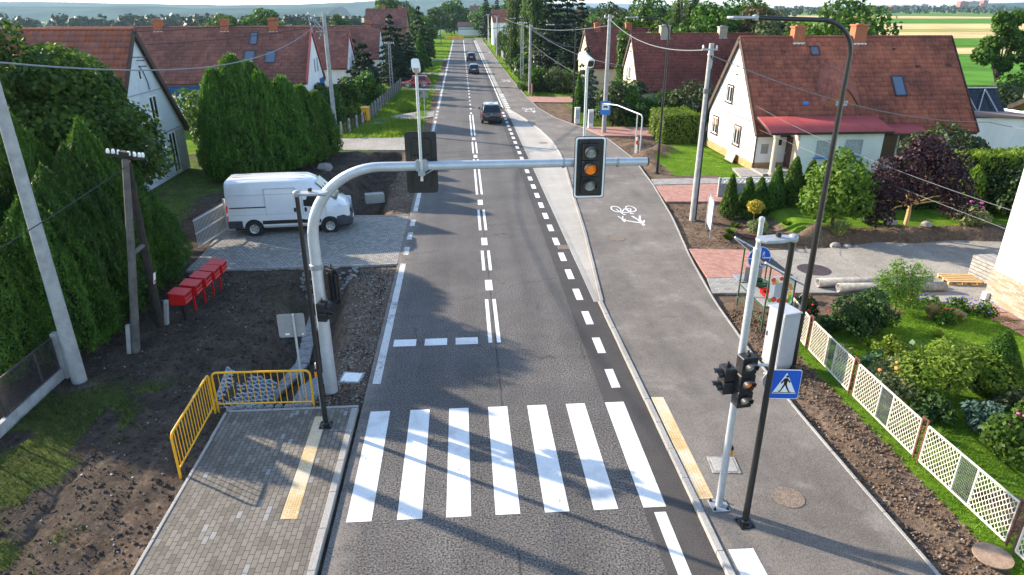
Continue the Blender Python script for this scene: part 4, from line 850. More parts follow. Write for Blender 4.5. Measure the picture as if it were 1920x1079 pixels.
# white panel fence of the near garden
t = T('garden_fence', 'white expanded metal garden fence with rusty posts along the soil strip', 'fence', (10.0, 8, 0))
posts = [19.5, 17.0, 14.45, 11.7, 9.0, 6.5]; fx = lambda y: {19.5: .33, 17.0: .05, 14.45: -.03, 11.7: -.04, 9.0: .05, 6.5: .12}[y]
for y in posts:
    q = MB(); X = fx(y); yy = y-8
    for s in (-.085, .085): q.beam((X, yy+s, 0), (X, yy+s, 1.08), .035, .035)
    for i in range(8): q.beam((X, yy-.085*(1 if i % 2 else -1), .08+.125*i), (X, yy+.085*(1 if i % 2 else -1), .08+.125*(i+1)), .012, .012)
    q.box((X, yy, 1.09), (.045, .21, .02)); q.obj('post', 'rust', t)
for i in range(len(posts)-1):
    y0, y1 = posts[i]-.13, posts[i+1]+.13; P = lambda u, z: (fx(posts[i])+(fx(posts[i+1])-fx(posts[i]))*u, y0-8+(y1-y0)*u, z)
    q = MB(); u1, u2 = .40, .60
    for a, b in ((P(0, .07), P(1, .07)), (P(0, .99), P(1, .99)), (P(0, .07), P(0, .99)), (P(1, .07), P(1, .99)), (P(u1, .07), P(u1, .99)), (P(u2, .07), P(u2, .99))): q.beam(a, b, .028, .032)
    o = q.obj('panel', 'rust_white', t); q = MB(); L = abs(y1-y0)
    for a, b in ((0, u1), (u2, 1)):
        q = MB(); nc = max(4, int(round((b-a)*L/.105))); nr = 13; cu = (b-a)/nc; cz = .92/nr
        for r_ in range(nr):
            for c_ in range(nc):
                off = .5 if r_ % 2 else 0; u = a+cu*(c_+off); z = .07+cz*r_
                if u+cu*.5 <= b+1e-6: q.beam(P(u+cu*.16, z+cz*.1), P(min(u+cu*.5, b), z+cz*1.0), .006, .012)
                if u-cu*.5 >= a-1e-6: q.beam(P(u-cu*.16, z+cz*.1), P(max(u-cu*.5, a), z+cz*1.0), .006, .012)
                q.beam(P(max(a, u-cu*.18), z+cz*.05), P(min(b, u+cu*.18), z+cz*.05), .006, .013)
        q.obj('lattice', 'rust_white', o)
    q = MB()
    for k in range(12): q.beam(P(u1+(u2-u1)*k/12, .07), P(u1+(u2-u1)*k/12, .99), .003, .003)
    for k in range(16): q.beam(P(u1, .07+.0575*k), P(u2, .07+.0575*k), .003, .003)
    q.obj('wire_mesh', 'galv_old', o)
# yard things
t = T('pallet', 'pale new wooden pallet lying on the concrete yard', 'pallet', (18.25, 21.75, .03), R(-8)); q = MB()
for y in (-.36, 0, .36): q.box((0, y, .012), (1.2, .1, .022)); [q.box((x, y, .06), (.14, .1, .075)) for x in (-.52, 0, .52)]
for x in (-.52, 0, .52): q.box((x, 0, .108), (.14, .82, .02))
for k in range(5): q.box((0, -.36+.18*k, .13), (1.2, .12 if k % 2 else .13, .022))
M = Matrix.Scale(1.15, 4); q.obj('boards', 'wood_pale', t, bevel=.003)
t = T('paver_stack', 'stack of grey concrete blocks by the corner of the near white house', 'block stack', (19.5, 21.7, .03), R(4))
for i in range(6):
    for j in range(3): q = MB(); q.box((-.4+.3*j, 0, .13+.135*i), (.27, 1.15+.02*((i*j) % 3), .11)); q.obj('block_row', 'stone', t, bevel=.01)
q = MB(); q.box((0, 0, .03), (1.0, 1.1, .06)); q.obj('pallet_base', 'wood_pale', t)
def pipe(label, a, b, r=.17):
    q = MB(); q.tube([a, b], r, 18, cap=False); o = q.obj('concrete_pipe', 'stone', smooth=True); o.modifiers.new('s', 'SOLIDIFY').thickness = .035; tag(o, label, 'pipe', None)
pipe('grey concrete pipe lying behind the garden shrubs, farther of two', (12.7, 21.6, .2), (16.9, 21.45, .2)); pipe('grey concrete pipe lying against the shrubs, nearer of two', (13.2, 21.1, .19), (17.1, 20.95, .19)); pipe('short pale pipe end standing at the soil edge near the stall', (11.6, 20.45, .1), (11.9, 20.75, .1), .14)
def cover(name, label, x, y, z, r, mt, rings=True):
    t = T(name, label, 'manhole cover', (x, y, z)); q = MB(); q.cyl((0, 0, -.02), (0, 0, .006), r, 36)
    if rings:
        k = max(3, int(r/.06))
        for i in range(1, k+1):
            n = max(8, int(2*math.pi*r*i/k/.06))
            for j in range(n): a = 2*math.pi*j/n; q.box((r*.95*i/k*math.cos(a), r*.95*i/k*math.sin(a), .008), (.03, .022, .006), rz=a)
    q.obj('disc', mt, t)
cover('manhole_cover', 'round patterned brown cover in the path beside the near lamp', 6.5, 10.62, .063, .32, 'manhole_iron'); cover('manhole_cover', 'brown cover in the path below the white bicycle marking', 6.62, 27.5, .063, .34, 'manhole_iron')
cover('manhole_cover', 'large dark purple round cover in the concrete yard', 13.45, 23.3, .034, .62, 'iron_dark', False); cover('manhole_cover', 'rusty round cover in the garden soil by the variegated bush', 12.75, 27.6, .02, .4, 'rust', False)
cover('manhole_cover', 'round concrete cover on the soil at the fence end', 9.6, 8.85, .02, .33, 'stone_brown', False); cover('manhole_cover', 'small brown cover in the pale bus bay', 6.0, 50.6, .008, .35, 'manhole_iron', False)
for lab, x, y, z, rz, m_ in (('pale square access cover set in the path behind the near signal post', 5.55, 11.75, .064, R(-6), 'white_paint'), ('white square chamber lid in the gravel beside the grey mast', -3.28, 16.35, -.03, R(-8), 'white_paint')):
    t = T('access_cover', lab, 'access cover', (x, y, z), rz); q = MB(); q.box((0, 0, 0), (.62, .58, .03)); q.obj('frame', 'stone', t, bevel=.006); q = MB(); q.box((0, 0, .012), (.5, .46, .02)); q.obj('lid', 'kerb_concrete' if x > 0 else m_, t, bevel=.006)
t = T('drain_grate', 'rusty iron drain grate in the dark strip by the bay kerb', 'drain grate', (4.1, 26.7, .003)); q = MB()
for i in range(6): q.box((-.2+.08*i, 0, .004), (.05, .5, .012))
q.box((0, -.26, .004), (.5, .03, .014)); q.box((0, .26, .004), (.5, .03, .014)); q.box((0, 0, .004), (.5, .05, .01)); q.obj('bars', 'manhole_iron', t)
t = T('tube_arch', 'bent grey tube frame standing beside the bus stop pole', 'tube frame', (12.0, 46.3, 0)); q = MB(); q.tube([(.25, -.4, 0), (.25, -.4, 2.5), (.2, -.3, 2.68), (.05, -.0, 2.72), (-.4, 4.5, 2.7), (-.9, 7, 2.5)], .045, 10); q.tube([(0, 0, 0), (0, 0, 2.72)], .04, 10); q.obj('frame', 'galv', t, smooth=True)
def marker(label, x, y, h, rx=0, ry=0):
    t = T('marker_post', label, 'marker post', (x, y, gh(x, y))); t.rotation_euler = (rx, ry, 0); q = MB(); q.tube([(0, 0, 0), (0, 0, h)], .055, 10); q.obj('post', 'white_paint', t, smooth=True); q = MB(); q.tube([(0, 0, h*.55), (0, 0, h*.8)], .058, 10); q.obj('red_band', 'red_paint', t)
marker('white marker post with a red band under the tube frame', 11.95, 45.7, 1.1); marker('leaning white post with a red tip behind the arm by the ditch', -2.95, 44.5, 1.2, R(10), R(-18))
for lab, x, y, h in (('white meter pillar at the foot of a black lamp by the mown grass', 10.05, 59.6, 1.35), ('white meter pillar beside the concrete pole of the bus stop', 10.75, 56.9, 1.5)):
    t = T('meter_pillar', lab, 'meter box', (x, y, 0)); q = MB(); q.box((0, 0, h/2), (.42, .3, h)); q.obj('body', 'white_paint', t, bevel=.02); q = MB(); q.box((0, 0, h+.02), (.47, .35, .05)); q.obj('cap', 'white_paint', t, bevel=.015); q = MB(); q.box((0, -.155, h*.6), (.34, .012, h*.6)); q.obj('door', 'grey_box', t)
t = T('waste_bin', 'yellow wheeled bin standing at the gate of the left garden', 'bin', (-8.75, 62.0, -.15)); q = MB(); q.prism([(-.3, -.3), (.3, -.3), (.34, .34), (-.34, .34)], .05, 1.35); q.obj('body', 'yellow_paint', t, bevel=.03); q = MB(); q.box((0, .02, 1.4), (.76, .76, .09)); q.obj('lid', 'yellow_paint', t, bevel=.03); q = MB(); q.cyl((-.33, .3, .12), (.33, .3, .12), .12, 12); q.obj('wheel', 'rubber', t)
def picket(name, label, pts, h, mat, step=.32, w_=.1, rail='concrete_pole', posts=2.2, base=0.):
    t = T(name, label, 'fence', (pts[0][0], pts[0][1], 0)); q = MB(); o0 = Vector(pts[0]); rs = resample(pts, step)
    for i, p in enumerate(rs):
        p = Vector(p)-o0; z = gh(p.x+o0.x, p.y+o0.y)
        if i % max(1, int(posts/step)) == 0: pr = MB(); pr.box((p.x, p.y, z+h*.54), (.13, .13, h*1.08)); pr.obj('post', rail, t)
        else: q.box((p.x, p.y, z+h*.5+.08), (.05, w_, h*.84))
    for a, b in zip(pts[:-1], pts[1:]):
        for f in (.28, .8): q.beam((a[0]-o0.x, a[1]-o0.y, gh(*a)+h*f), (b[0]-o0.x, b[1]-o0.y, gh(*b)+h*f), .05, .06)
    q.obj('pickets', mat, t)
picket('picket_fence', 'grey concrete picket fence along the grass beyond the yellow bin', [(-8.4, 62.3), (-8.1, 75), (-7.7, 89)], 1.3, 'wood_pole', .6, .13, 'stone'); picket('picket_fence', 'dark post fence with flowers before the left garden gate', [(-9.7, 54.6), (-9.0, 58), (-8.6, 61.2)], 1.1, 'trim_brown', .6, .06)
picket('picket_fence', 'distant pale fence below the trees by the red car', [(-7.7, 96), (-7.5, 130)], 1.3, 'stone', .8, .2, 'stone')
picket('plank_fence', 'brown plank fence under the pines at the path side', [(8.1, 79.6), (8.3, 92), (8.4, 100)], 1.4, 'door_brown', .2, .16, 'door_brown', 2.4); picket('wall_fence', 'far grey fence beside the path beyond the birch', [(8.4, 104), (8.4, 160)], 1.4, 'concrete_pole', .5, .4)
t = T('garden_gate', 'open black iron gate behind the flower fence on the left', 'gate', (-10.6, 61.5, -.3)); q = MB()
for x in (0, 1.8): q.beam((x, 0, 0), (x, 0, 1.2), .05, .05)
for z in (.2, 1.1): q.beam((0, 0, z), (1.8, 0, z), .04, .04)
for i in range(9): q.beam((.2*i, 0, .2), (.2*i, 0, 1.1), .02, .02)
q.obj('gate_leaf', 'iron_dark', t)
t = T('lattice_fence', 'low concrete fence with diamond lattice tops behind the small conifers', 'fence', (13.6, 34.2, 0)); q = MB(); q.box((2.2, 0, .4), (4.4, .06, .7)); q.obj('panel', 'concrete_pole', t); q = MB()
for i in range(20): q.beam((.22*i, 0, .76), (.22*i+.22, 0, 1.0), .035, .03); q.beam((.22*i+.22, 0, .76), (.22*i, 0, 1.0), .04, .03)
q.box((2.2, 0, 1.02), (4.4, .07, .05)); q.obj('lattice', 'white_paint', t); 
for i in range(4): q = MB(); q.box((1.47*i, 0, .53), (.12, .12, 1.1)); q.obj('post', 'concrete_pole', t)
for i, (x, y, s) in enumerate(((16.2, 25.85, .16), (16.55, 25.8, .13), (15.7, 25.9, .2), (18.9, 27.3, .24), (20.3, 26.9, .2))):
    q = MB(); q.ball((0, 0, s*.5), s, 10, sq=(1.3, 1, .8), jit=.12); tag(q.obj('boulder', 'stone', smooth=True, loc=(x, y, gh(x, y))), 'loose stone lying at the edge of the concrete yard' if i < 3 else 'grey boulder on the bank under the purple tree', 'stone', 'stones at the yard edge' if i < 3 else 'boulders on the bank')
q = MB(); q.ball((0, 0, .3), .45, 9, sq=(1, .7, .7), jit=.2); tag(q.obj('rubble_bag', 'kerb_concrete', smooth=True, loc=(-8.7, 42.2, gh(-8.7, 42.2)-.1)), 'pale crumpled bag on the soil heap behind the van', 'bag')
t = T('concrete_kerbstone', 'pale concrete box culvert end in the soil right of the van', 'concrete block', (-4.9, 35.6, -.35), R(15)); q = MB(); q.box((0, 0, .3), (1.0, .5, .5)); q.obj('block', 'kerb_concrete', t, bevel=.03)
for i in range(6):
    t = T('road_barrier', 'yellow road barrier board closing the far end of the road', 'barrier', (-4.8+1.05*i, 232+.3*(i % 2), 0), R(3*(i % 3-1)), 'yellow boards at the road end'); q = MB(); q.box((0, 0, .75), (1.0, .12, .75)); q.obj('board', 'yellow_paint', t, bevel=.02); q = MB(); q.box((-.3, 0, .19), (.1, .5, .38)); q.box((.3, 0, .19), (.1, .5, .38)); q.obj('feet', 'rubber', t)
# ------------------------------------------------------------------ buildings
def tiled(name, mat, parent, slopes, row=.34, col=.25):
    """roof slopes laid tile by tile; slopes: (x0, x1, y_eave, z_eave, y_ridge, z_ridge)"""
    VV = []; FF = []; TT = []; base = 0
    for x0, x1, ye, ze, yr, zr in slopes:
        L = math.hypot(yr-ye, zr-ze); d = np.array([0, (yr-ye)/L, (zr-ze)/L]); n = np.array([0, -(zr-ze)/L, (yr-ye)/L])
        if n[2] < 0: n = -n
        nr = max(2, round(L/row)); nc = max(2, round((x1-x0)/col)); us = np.array([0, .3, .62, .82]); hs = np.array([.0, .004, .042, .03])
        xx = np.concatenate([(np.arange(nc)[:, None]+us[None]).ravel()/nc, [1.]]); hh = np.concatenate([np.tile(hs, nc), [0.]]); m = len(xx); X = x0+(x1-x0)*xx
        for r in range(nr):
            jit = np.repeat(rng.normal(0, .006, nc), 4); jit = np.append(jit, 0)
            s0 = L*r/nr-.03; s1 = L*(r+1)/nr; o = np.array([0, ye, ze])
            lines = [o+d*s0+n*.0, o+d*s0+n*.062, o+d*s1+n*.012]
            for k, p in enumerate(lines):
                a = np.zeros((m, 3)); a[:, 0] = X; a[:, 1:] = p[1:]; lift = hh+jit if k else np.zeros(m)-.01
                a += n[None]*lift[:, None]; VV.append(a)
            i = np.arange(m-1)
            for k in (0, 1):
                b = base+k*m; q = np.stack([b+i, b+i+1, b+m+i+1, b+m+i], 1)
                if (yr < ye): q = q[:, ::-1]
                FF.append(q)
            tt = np.clip(np.repeat(rng.random(nc)*.75+rng.random()*.25, 4), 0, 1)[:m-1]; TT += [tt, tt]; base += 3*m
    o = npmesh(name, np.concatenate(VV), np.concatenate(FF), mat, parent); a = o.data.attributes.new('tint', 'FLOAT', 'FACE'); a.data.foreach_set('value', np.concatenate(TT).astype(np.float32)); return o
def slab_roof(name, mat, parent, slopes, th=.12, drop=.02):
    q = MB()
    for x0, x1, ye, ze, yr, zr in slopes:
        q.add([(x0, ye, ze-drop), (x1, ye, ze-drop), (x1, yr, zr-drop), (x0, yr, zr-drop), (x0, ye, ze-drop-th), (x1, ye, ze-drop-th), (x1, yr, zr-drop-th), (x0, yr, zr-drop-th)], [(0, 1, 2, 3), (7, 6, 5, 4), (0, 4, 5, 1), (1, 5, 6, 2), (2, 6, 7, 3), (3, 7, 4, 0)])
    return q.obj(name, mat, parent)
RZ = {'-y': 0, '-x': -90, '+x': 90, '+y': 180}
def window(parent, c, fc, w_, h_, cols=2, frame='white_paint', pane='glass_dark', sill='trim_brown', blind=None, surround=None):
    M = Matrix.Translation(c) @ Matrix.Rotation(R(RZ[fc]), 4, 'Z')
    def mk(q, nm, mt, par): q.v = [tuple(M @ V(*p)) for p in q.v]; return q.obj(nm, mt, par)
    q = MB(); t_ = .07
    for x in (-w_/2+t_/2, w_/2-t_/2): q.box((x, -.02, 0), (t_, .07, h_))
    for z in (-h_/2+t_/2, h_/2-t_/2): q.box((0, -.02, z), (w_-2*t_, .066, t_))
    for k in range(1, cols): q.box((-w_/2+w_*k/cols, -.02, 0), (.06, .064, h_-2*t_))
    o = mk(q, 'window', frame, parent); q = MB(); q.box((0, -.005, 0), (w_-t_, .02, h_-t_)); mk(q, 'pane', pane, o)
    if sill: q = MB(); q.box((0, -.08, -h_/2-.04), (w_+.24, .2, .06)); mk(q, 'sill', sill, o)
    if blind: q = MB(); q.box((0, -.03, h_/2-h_*blind/2), (w_-.1, .03, h_*blind)); mk(q, 'blind', 'shutter_brown', o)
    if surround:
        q = MB(); s_ = .09
        for x in (-w_/2-s_/2, w_/2+s_/2): q.box((x, -.03, .02), (s_, .1, h_+.1))
        q.box((0, -.03, h_/2+s_/2), (w_, .1, s_)); mk(q, 'surround', surround, o)
    return o
def house(name, label, x0, x1, y0, y1, zef, zeb, zr, yr, wall, tile, base=0., over=.35, gover=.18, chim=(), row=.34, col=.25, plinth=None, barge=None, tiles=True):
    """gabled house, ridge along x; front eave at y0, back eave at y1"""
    t = T(name, label, 'house', (x0, y0, base)); X = x1-x0; D = y1-y0; yr -= y0; zef -= base; zeb -= base; zr -= base
    q = MB(); P = [(0, 0), (D, 0), (D, zeb), (yr, zr), (0, zef)]; n = 5
    vs = [(0, a, b-.09) if i > 1 else (0, a, b) for i, (a, b) in enumerate(P)]+[(X, a, b-.09) if i > 1 else (X, a, b) for i, (a, b) in enumerate(P)]
    q.add(vs, [(4, 3, 2, 1, 0), (5, 6, 7, 8, 9)]+[(i, (i+1) % n, n+(i+1) % n, n+i) for i in range(n)]); q.obj('wall', wall, t)
    sf = (zr-zef)/yr; sb = (zr-zeb)/(D-yr); S = [(-gover, X+gover, -over, zef-over*sf, yr, zr), (-gover, X+gover, D+over, zeb-over*sb, yr, zr)]
    rf = tiled('roof', tile, t, S, row, col)
    slab_roof('roof_deck', 'trim_brown', rf, [(a+.02, b-.02, c, d-.01, e, f-.01) for a, b, c, d, e, f in S], .1)
    q = MB(); k = int((X+2*gover)/.36)
    for i in range(k): a = -gover+(X+2*gover)*i/k; q.tube([(a, yr, zr+.0), (a+(X+2*gover)/k*1.12, yr, zr+.025)], [.115, .105], 8)
    o = q.obj('ridge_tiles', tile, rf)
    if barge:
        for xx in (-gover-.02, X+gover+.02):
            q = MB(); q.beam((xx, -over, zef-over*sf-.03), (xx, yr, zr-.03), .05, .3); q.beam((xx, D+over, zeb-over*sb-.03), (xx, yr, zr-.03), .05, .3)
            q.obj('barge_board', barge, t)
    if plinth: q = MB(); q.box((X/2, D/2, plinth[0]/2), (X+.06, D+.06, plinth[0])); q.obj('plinth', plinth[1], t)
    for cx, ch, cw, mt in chim:
        q = MB(); q.box((cx-x0, yr, zr+ch/2-.6), (cw, cw*.85, ch+1.2)); o = q.obj('chimney', mt, rf); q = MB(); q.box((cx-x0, yr, zr+ch+.02), (cw+.12, cw*.85+.12, .1)); q.box((cx-x0, yr, zr+ch+.1), (cw*.5, cw*.4, .08)); q.obj('cap', 'brick_chimney' if mt == 'brick_chimney' else 'stone', o)
        q = MB(); q.box((cx-x0, yr-cw*.5, zr-cw*.5), (cw+.08, .05, .14)); q.obj('flashing', 'galv', o)
    return t
def roof_window(t, x, y0, z0, y1, z1, w_):
    """a skylight lying on the slope from (y0,z0) to (y1,z1), house local"""
    L = math.hypot(y1-y0, z1-z0); M = Matrix.Translation((x, (y0+y1)/2, (z0+z1)/2)) @ Matrix.Rotation(math.atan2(z1-z0, y1-y0), 4, 'X'); q = MB()
    for a, b, c, d in ((-w_/2, 0, .07, L), (w_/2, 0, .07, L), (0, -L/2, w_+.07, .07), (0, L/2, w_+.07, .07)): q.box((a, b, .08), (c, d, .1))
    q.v = [tuple(M @ V(*p)) for p in q.v]; o = q.obj('roof_window', 'iron_dark', t); q = MB(); q.box((0, 0, .07), (w_-.05, L-.05, .06)); q.v = [tuple(M @ V(*p)) for p in q.v]; q.obj('pane', 'glass_sky', o)
# --- the white house on the right
D = house('village_house', 'white gabled house with big red tiled roof and a corrugated awning along its front', 18.0, 31.9, 40.4, 48.7, 2.75, 2.9, 7.68, 44.5, 'wall_white', 'tiles_D', 0, .4, .15, [(21.65, .62, .72, 'brick_chimney'), (25.7, .72, .8, 'brick_chimney')], .33, .25, (.5, 'plinth_brick'), 'trim_brown')
for y, z, hh, bl in ((4.9, 4.1, 1.05, 0), (6.9, 1.72, 1.15, .45), (2.85, 1.68, 1.2, .2)): window(D, (0, y, z), '-x', .95, hh, 2, 'white_paint', 'glass_dark', 'trim_brown', bl or None, 'trim_brown')
q = MB(); q.beam((-.03, 1.0, 2.9), (-.03, 7.6, 2.9), .05, .04); q.beam((-.02, 2.6, 5.2), (-.02, 5.8, 5.2), .04, .03); q.beam((-.06, 4.1, 6.3), (-.06, 4.1, 5.5), .03, .04); q.beam((-.1, 3.9, 5.45), (-.1, 4.4, 5.45), .1, .05); q.obj('wall_bracket', 'trim_brown', D)
q = MB(); q.tube([(.05, -.05, .1), (.05, -.05, 2.5)], .045, 8); q.beam((.0, -.45, 2.27), (13.9, -.45, 2.3), .09, .08); q.obj('gutter', 'trim_brown', D)
roof_window(D, 9.6, 1.25, 4.3, 2.15, 5.38, .72); roof_window(D, 4.6, 3.25, 6.62, 3.65, 7.1, .55)
q = MB(); 
for x, y, s, mt in ((11.2, 2.65, .2, 0), (14.2-.9, 2.7, .2, 0), (2.6, 3.4, .14, 0), (9.9, 3.5, .14, 0)): q = MB(); q.box((x, y-.1, 2.75+y*1.2+.05), (s, s, s*.7)); q.obj('roof_vent', 'trim_brown', D)
q = MB(); q.box((3.3, .95, 2.75+.95*1.2+.06), (.32, .2, .12), M=Matrix.Rotation(R(50), 4, 'X')); q.obj('glass_tile', 'sign_blue_pale', D)
# eyebrow dormer swelling out of the roof
VV = []; nu, nv = 40, 10; cx, wd = 5.55, 1.5; y0e, L = .75, 2.2; sl_ = 1.2
for j in range(nv+1):
    for i in range(nu+1):
        u = -1+2*i/nu; vv = j/nv; y = y0e+L*vv; z = 2.75+y*sl_+.03; VV.append((cx+wd*u, y, z+1.15*(math.cos(math.pi*u/2)**2)*(1-vv)**1.0+.03*(j % 2)))
VV = np.array(VV); idx = np.arange((nu+1)*(nv+1)).reshape(nv+1, nu+1); FF = np.stack([idx[:-1, :-1], idx[:-1, 1:], idx[1:, 1:], idx[1:, :-1]], -1).reshape(-1, 4)
o = npmesh('eyebrow_dormer', VV, FF, 'tiles_D', D); a = o.data.attributes.new('tint', 'FLOAT', 'FACE'); a.data.foreach_set('value', rng.random(len(FF)).astype(np.float32))
q = MB(); pts = [(cx+wd*.95*u, y0e+.06, 2.75+y0e*sl_+.02+1.13*math.cos(math.pi*u/2)**2) for u in np.linspace(-1, 1, 17)]; q.add(pts+[(cx-wd*.9, y0e+.06, 2.75+y0e*sl_-.05), (cx+wd*.9, y0e+.06, 2.75+y0e*sl_-.05)], [tuple(range(16, -1, -1))+(17, 18)]); q.obj('dormer_front', 'brick_chimney', o)
q = MB(); q.box((cx, y0e+.03, 2.75+y0e*sl_+.3), (.75, .05, .3)); q.obj('dormer_window', 'curtain', o)
# porch block, awnings, column, door
q = MB(); q.box((2.0+2.6, -.83, 1.3), (5.2, 1.64, 2.6)); q.obj('porch', 'wall_white', D)
q = MB(); q.box((1.985, -.83, 1.25), (.02, 1.6, 2.5)); q.obj('porch_side', 'wall_tan', D)
q = MB(); q.box((1.965, -.5, 1.2), (.03, .8, 2.0)); o = q.obj('door', 'door_brown', D); q = MB(); q.box((1.94, -.2, 1.1), (.03, .04, .14)); q.obj('handle', 'galv', o)
for x, w_, h_, z in ((3.65, 1.12, 1.0, 1.62), (5.4, 1.05, .95, 1.68)): window(D, (x, -1.65, z), '-y', w_, h_, 1, 'grey_box', 'curtain', 'sign_blue_pale')
q = MB(); q.lathe([(.22, .05), (.22, .2), (.16, .25), (.15, 2.3), (.2, 2.36), (.2, 2.5)], (.5, -1.75, 0), 16); q.obj('column', 'wall_tan', D, smooth=True)
q = MB(); q.box((.95, -.9, .12), (2.0, 1.8, .14)); q.box((1.5, -1.0, .24), (.9, 1.2, .12)); q.obj('porch_floor', 'pavers_pale', D)
q = MB(); q.box((.95, -.012, 1.3), (1.9, .02, 2.4)); q.obj('recess_wall', 'wall_white', D); q = MB(); q.box((.65, -.03, 1.35), (.45, .03, .6)); q.obj('meter_door', 'kerb_concrete', D); q = MB(); q.box((1.55, -.06, 1.75), (.2, .1, .35)); q.obj('letter_box', 'black_plastic', D)
def corrugated(name, mat, parent, x0, x1, ya, za, yb, zb, pitch=.09, x0b=None, x1b=None):
    n = int((x1-x0)/pitch*2); x = np.linspace(0, 1, n+1); k = np.where(np.arange(n+1) % 2, .018, -.018); x0b = x0 if x0b is None else x0b; x1b = x1 if x1b is None else x1b
    A = np.stack([x0+(x1-x0)*x, np.full(n+1, ya), za+k], 1); B = np.stack([x0b+(x1b-x0b)*x, np.full(n+1, yb), zb+k], 1); i = np.arange(n)
    o = npmesh(name, np.concatenate([B, A]), np.stack([i, i+1, n+2+i, n+1+i], 1), mat, parent); o.modifiers.new('s', 'SOLIDIFY').thickness = .012; return o
aw = corrugated('awning', 'awning_red', D, -.15, 7.3, -.15, 3.32, -1.95, 2.66, .1, .05, 7.6)
q = MB(); q.beam((.05, -1.93, 2.58), (7.6, -1.93, 2.6), .05, .13); q.beam((-.13, -.15, 3.25), (.05, -1.93, 2.6), .05, .1); q.beam((7.32, -.15, 3.22), (7.6, -1.93, 2.6), .05, .1); q.obj('fascia', 'awning_dark', aw)
aw = corrugated('awning', 'awning_red', D, 8.0, 10.3, -.1, 2.8, -1.2, 2.4, .1); q = MB(); q.beam((8, -1.18, 2.33), (10.3, -1.18, 2.33), .05, .1); q.obj('fascia', 'awning_dark', aw)
q = MB(); q.box((8.6, -.06, 1.15), (1.0, .1, 2.2)); q.box((9.75, -.06, 1.15), (.9, .1, 2.2)); q.obj('side_door', 'door_brown', D); q = MB(); q.tube([(10.2, -1.15, 0), (10.2, -1.15, 2.35)], .05, 8); q.obj('awning_post', 'awning_dark', D)
q = MB(); q.box((8.0, -1.3, .45), (.9, .06, .9)); q.obj('rail_panel', 'stone', D)
window(D, (13.2, 0, 2.2), '-y', .7, .5, 1, 'trim_brown', 'glass_dark', None)
t = T('leaning_slab', 'pale stone slab leaning against the brick plinth of the white house', 'stone slab', (17.72, 43.3, 0)); q = MB(); q.box((0, 0, .3), (.05, 1.35, .62), M=Matrix.Rotation(R(18), 4, 'Y')); q.obj('slab', 'kerb_concrete', t, bevel=.008)
# --- left houses
A = house('village_house', 'grey plastered gable house with bright orange tiles behind the leafy tree', -36, -17.6, 34.9, 43.95, 2.75, 2.75, 8.35, 39.4, 'wall_grey', 'tiles_A', 0, .3, .2, [], .36, .27, None, 'trim_brown')
window(A, (18.4, 4.55, 6.05), '+x', .42, .55, 1, 'white_paint', 'glass_dark', None); window(A, (18.4, 5.5, 4.2), '+x', 1.0, 1.3, 2, 'white_paint', 'glass_dark', 'white_paint'); window(A, (18.4, 2.6, 4.2), '+x', .9, 1.2, 2); window(A, (18.4, 7.1, 1.35), '+x', 1.0, 2.4, 2, 'white_paint', 'glass_dark', None)
q = MB(); q.box((18.42, 8.35, 1.25), (.04, 1.3, 2.5)); q.box((18.42, 4.5, 2.65), (.05, 8.9, .06)); q.box((18.42, 4.5, 5.1), (.05, 5.2, .05)); q.obj('boarding', 'concrete_pole', A)
q = MB()
for dy, dz in ((4.1, 7.0), (4.6, 6.8), (4.9, 6.95), (4.7, 6.5)): q.beam((18.4, dy, dz), (18.75, dy, dz), .04, .04); q.box((18.75, dy, dz), (.08, .2, .05))
q.tube([(18.43, 4.7, 6.5), (18.45, 5.0, 6.2), (18.45, 5.3, 5.6), (18.45, 5.35, 5.2)], .025, 6); q.obj('wire_bracket', 'iron_dark', A)
B = house('village_house', 'long dark red roofed house with a white gable edged in red and blue cladding', -36, -13.45, 61, 69, 3.75, 3.3, 7.85, 65, 'wall_white', 'tiles_B', -.4, .25, .12, [(-20.8, .6, .7, 'brick_chimney'), (-16.6, .7, .75, 'brick_chimney'), (-26.5, .6, .7, 'brick_chimney')], .36, .3, None, None)
q = MB(); q.beam((22.68, -.25, 3.95), (22.68, 4, 8.3), .06, .55); q.beam((22.68, 8.25, 3.5), (22.68, 4, 8.3), .06, .2); q.obj('barge_board', 'awning_red', B)
q = MB(); q.box((22.57, 6.9, 2.6), (.06, 2.0, 2.2)); q.box((12, -.04, 3.3), (6, .06, .8)); q.obj('cladding', 'blue_cladding', B); q = MB(); q.box((22.59, 6.9, 2.4), (.06, 1.4, .3)); q.obj('cladding_band', 'wall_white', B)
for y in (4.3, 5.5): window(B, (22.55, y, 5.0), '+x', .35, 1.2, 1, 'grey_box', 'glass_dark', None)
for x, y, w_ in ((17.6, 1.7, .85), (16.2+3.2, 1.7, .85), (17.8, 3.1, .6)): roof_window(B, x, y-.45, 4.15+(y-.45)*1.02, y+.45, 4.15+(y+.45)*1.02, w_)
roof_window(B, 8.5, 1.0, 4.15+1.02, 1.9, 4.15+1.9*1.02, .8)
C_ = house('village_house', 'red roofed house with a pale blue white gable between pole and dark spruces', -36, -13.2, 81, 89, 3.35, 3.0, 6.95, 85, 'wall_white', 'tiles_B', -.6, .25, .12, [], .4, .4, None, 'awning_red'); window(C_, (22.8, 3.2, 4.2), '+x', .6, 1.2, 1); window(C_, (22.8, 5.2, 4.2), '+x', .6, 1.2, 1)
house('village_house', 'farther red roofed house mostly hidden behind the dark spruces', -30, -11.9, 102, 111, 3.0, 3.0, 7.0, 106.5, 'wall_white', 'tiles_B', -.6, .25, .12, [(-13.5, .7, .7, 'brick_chimney')], .45, .5)
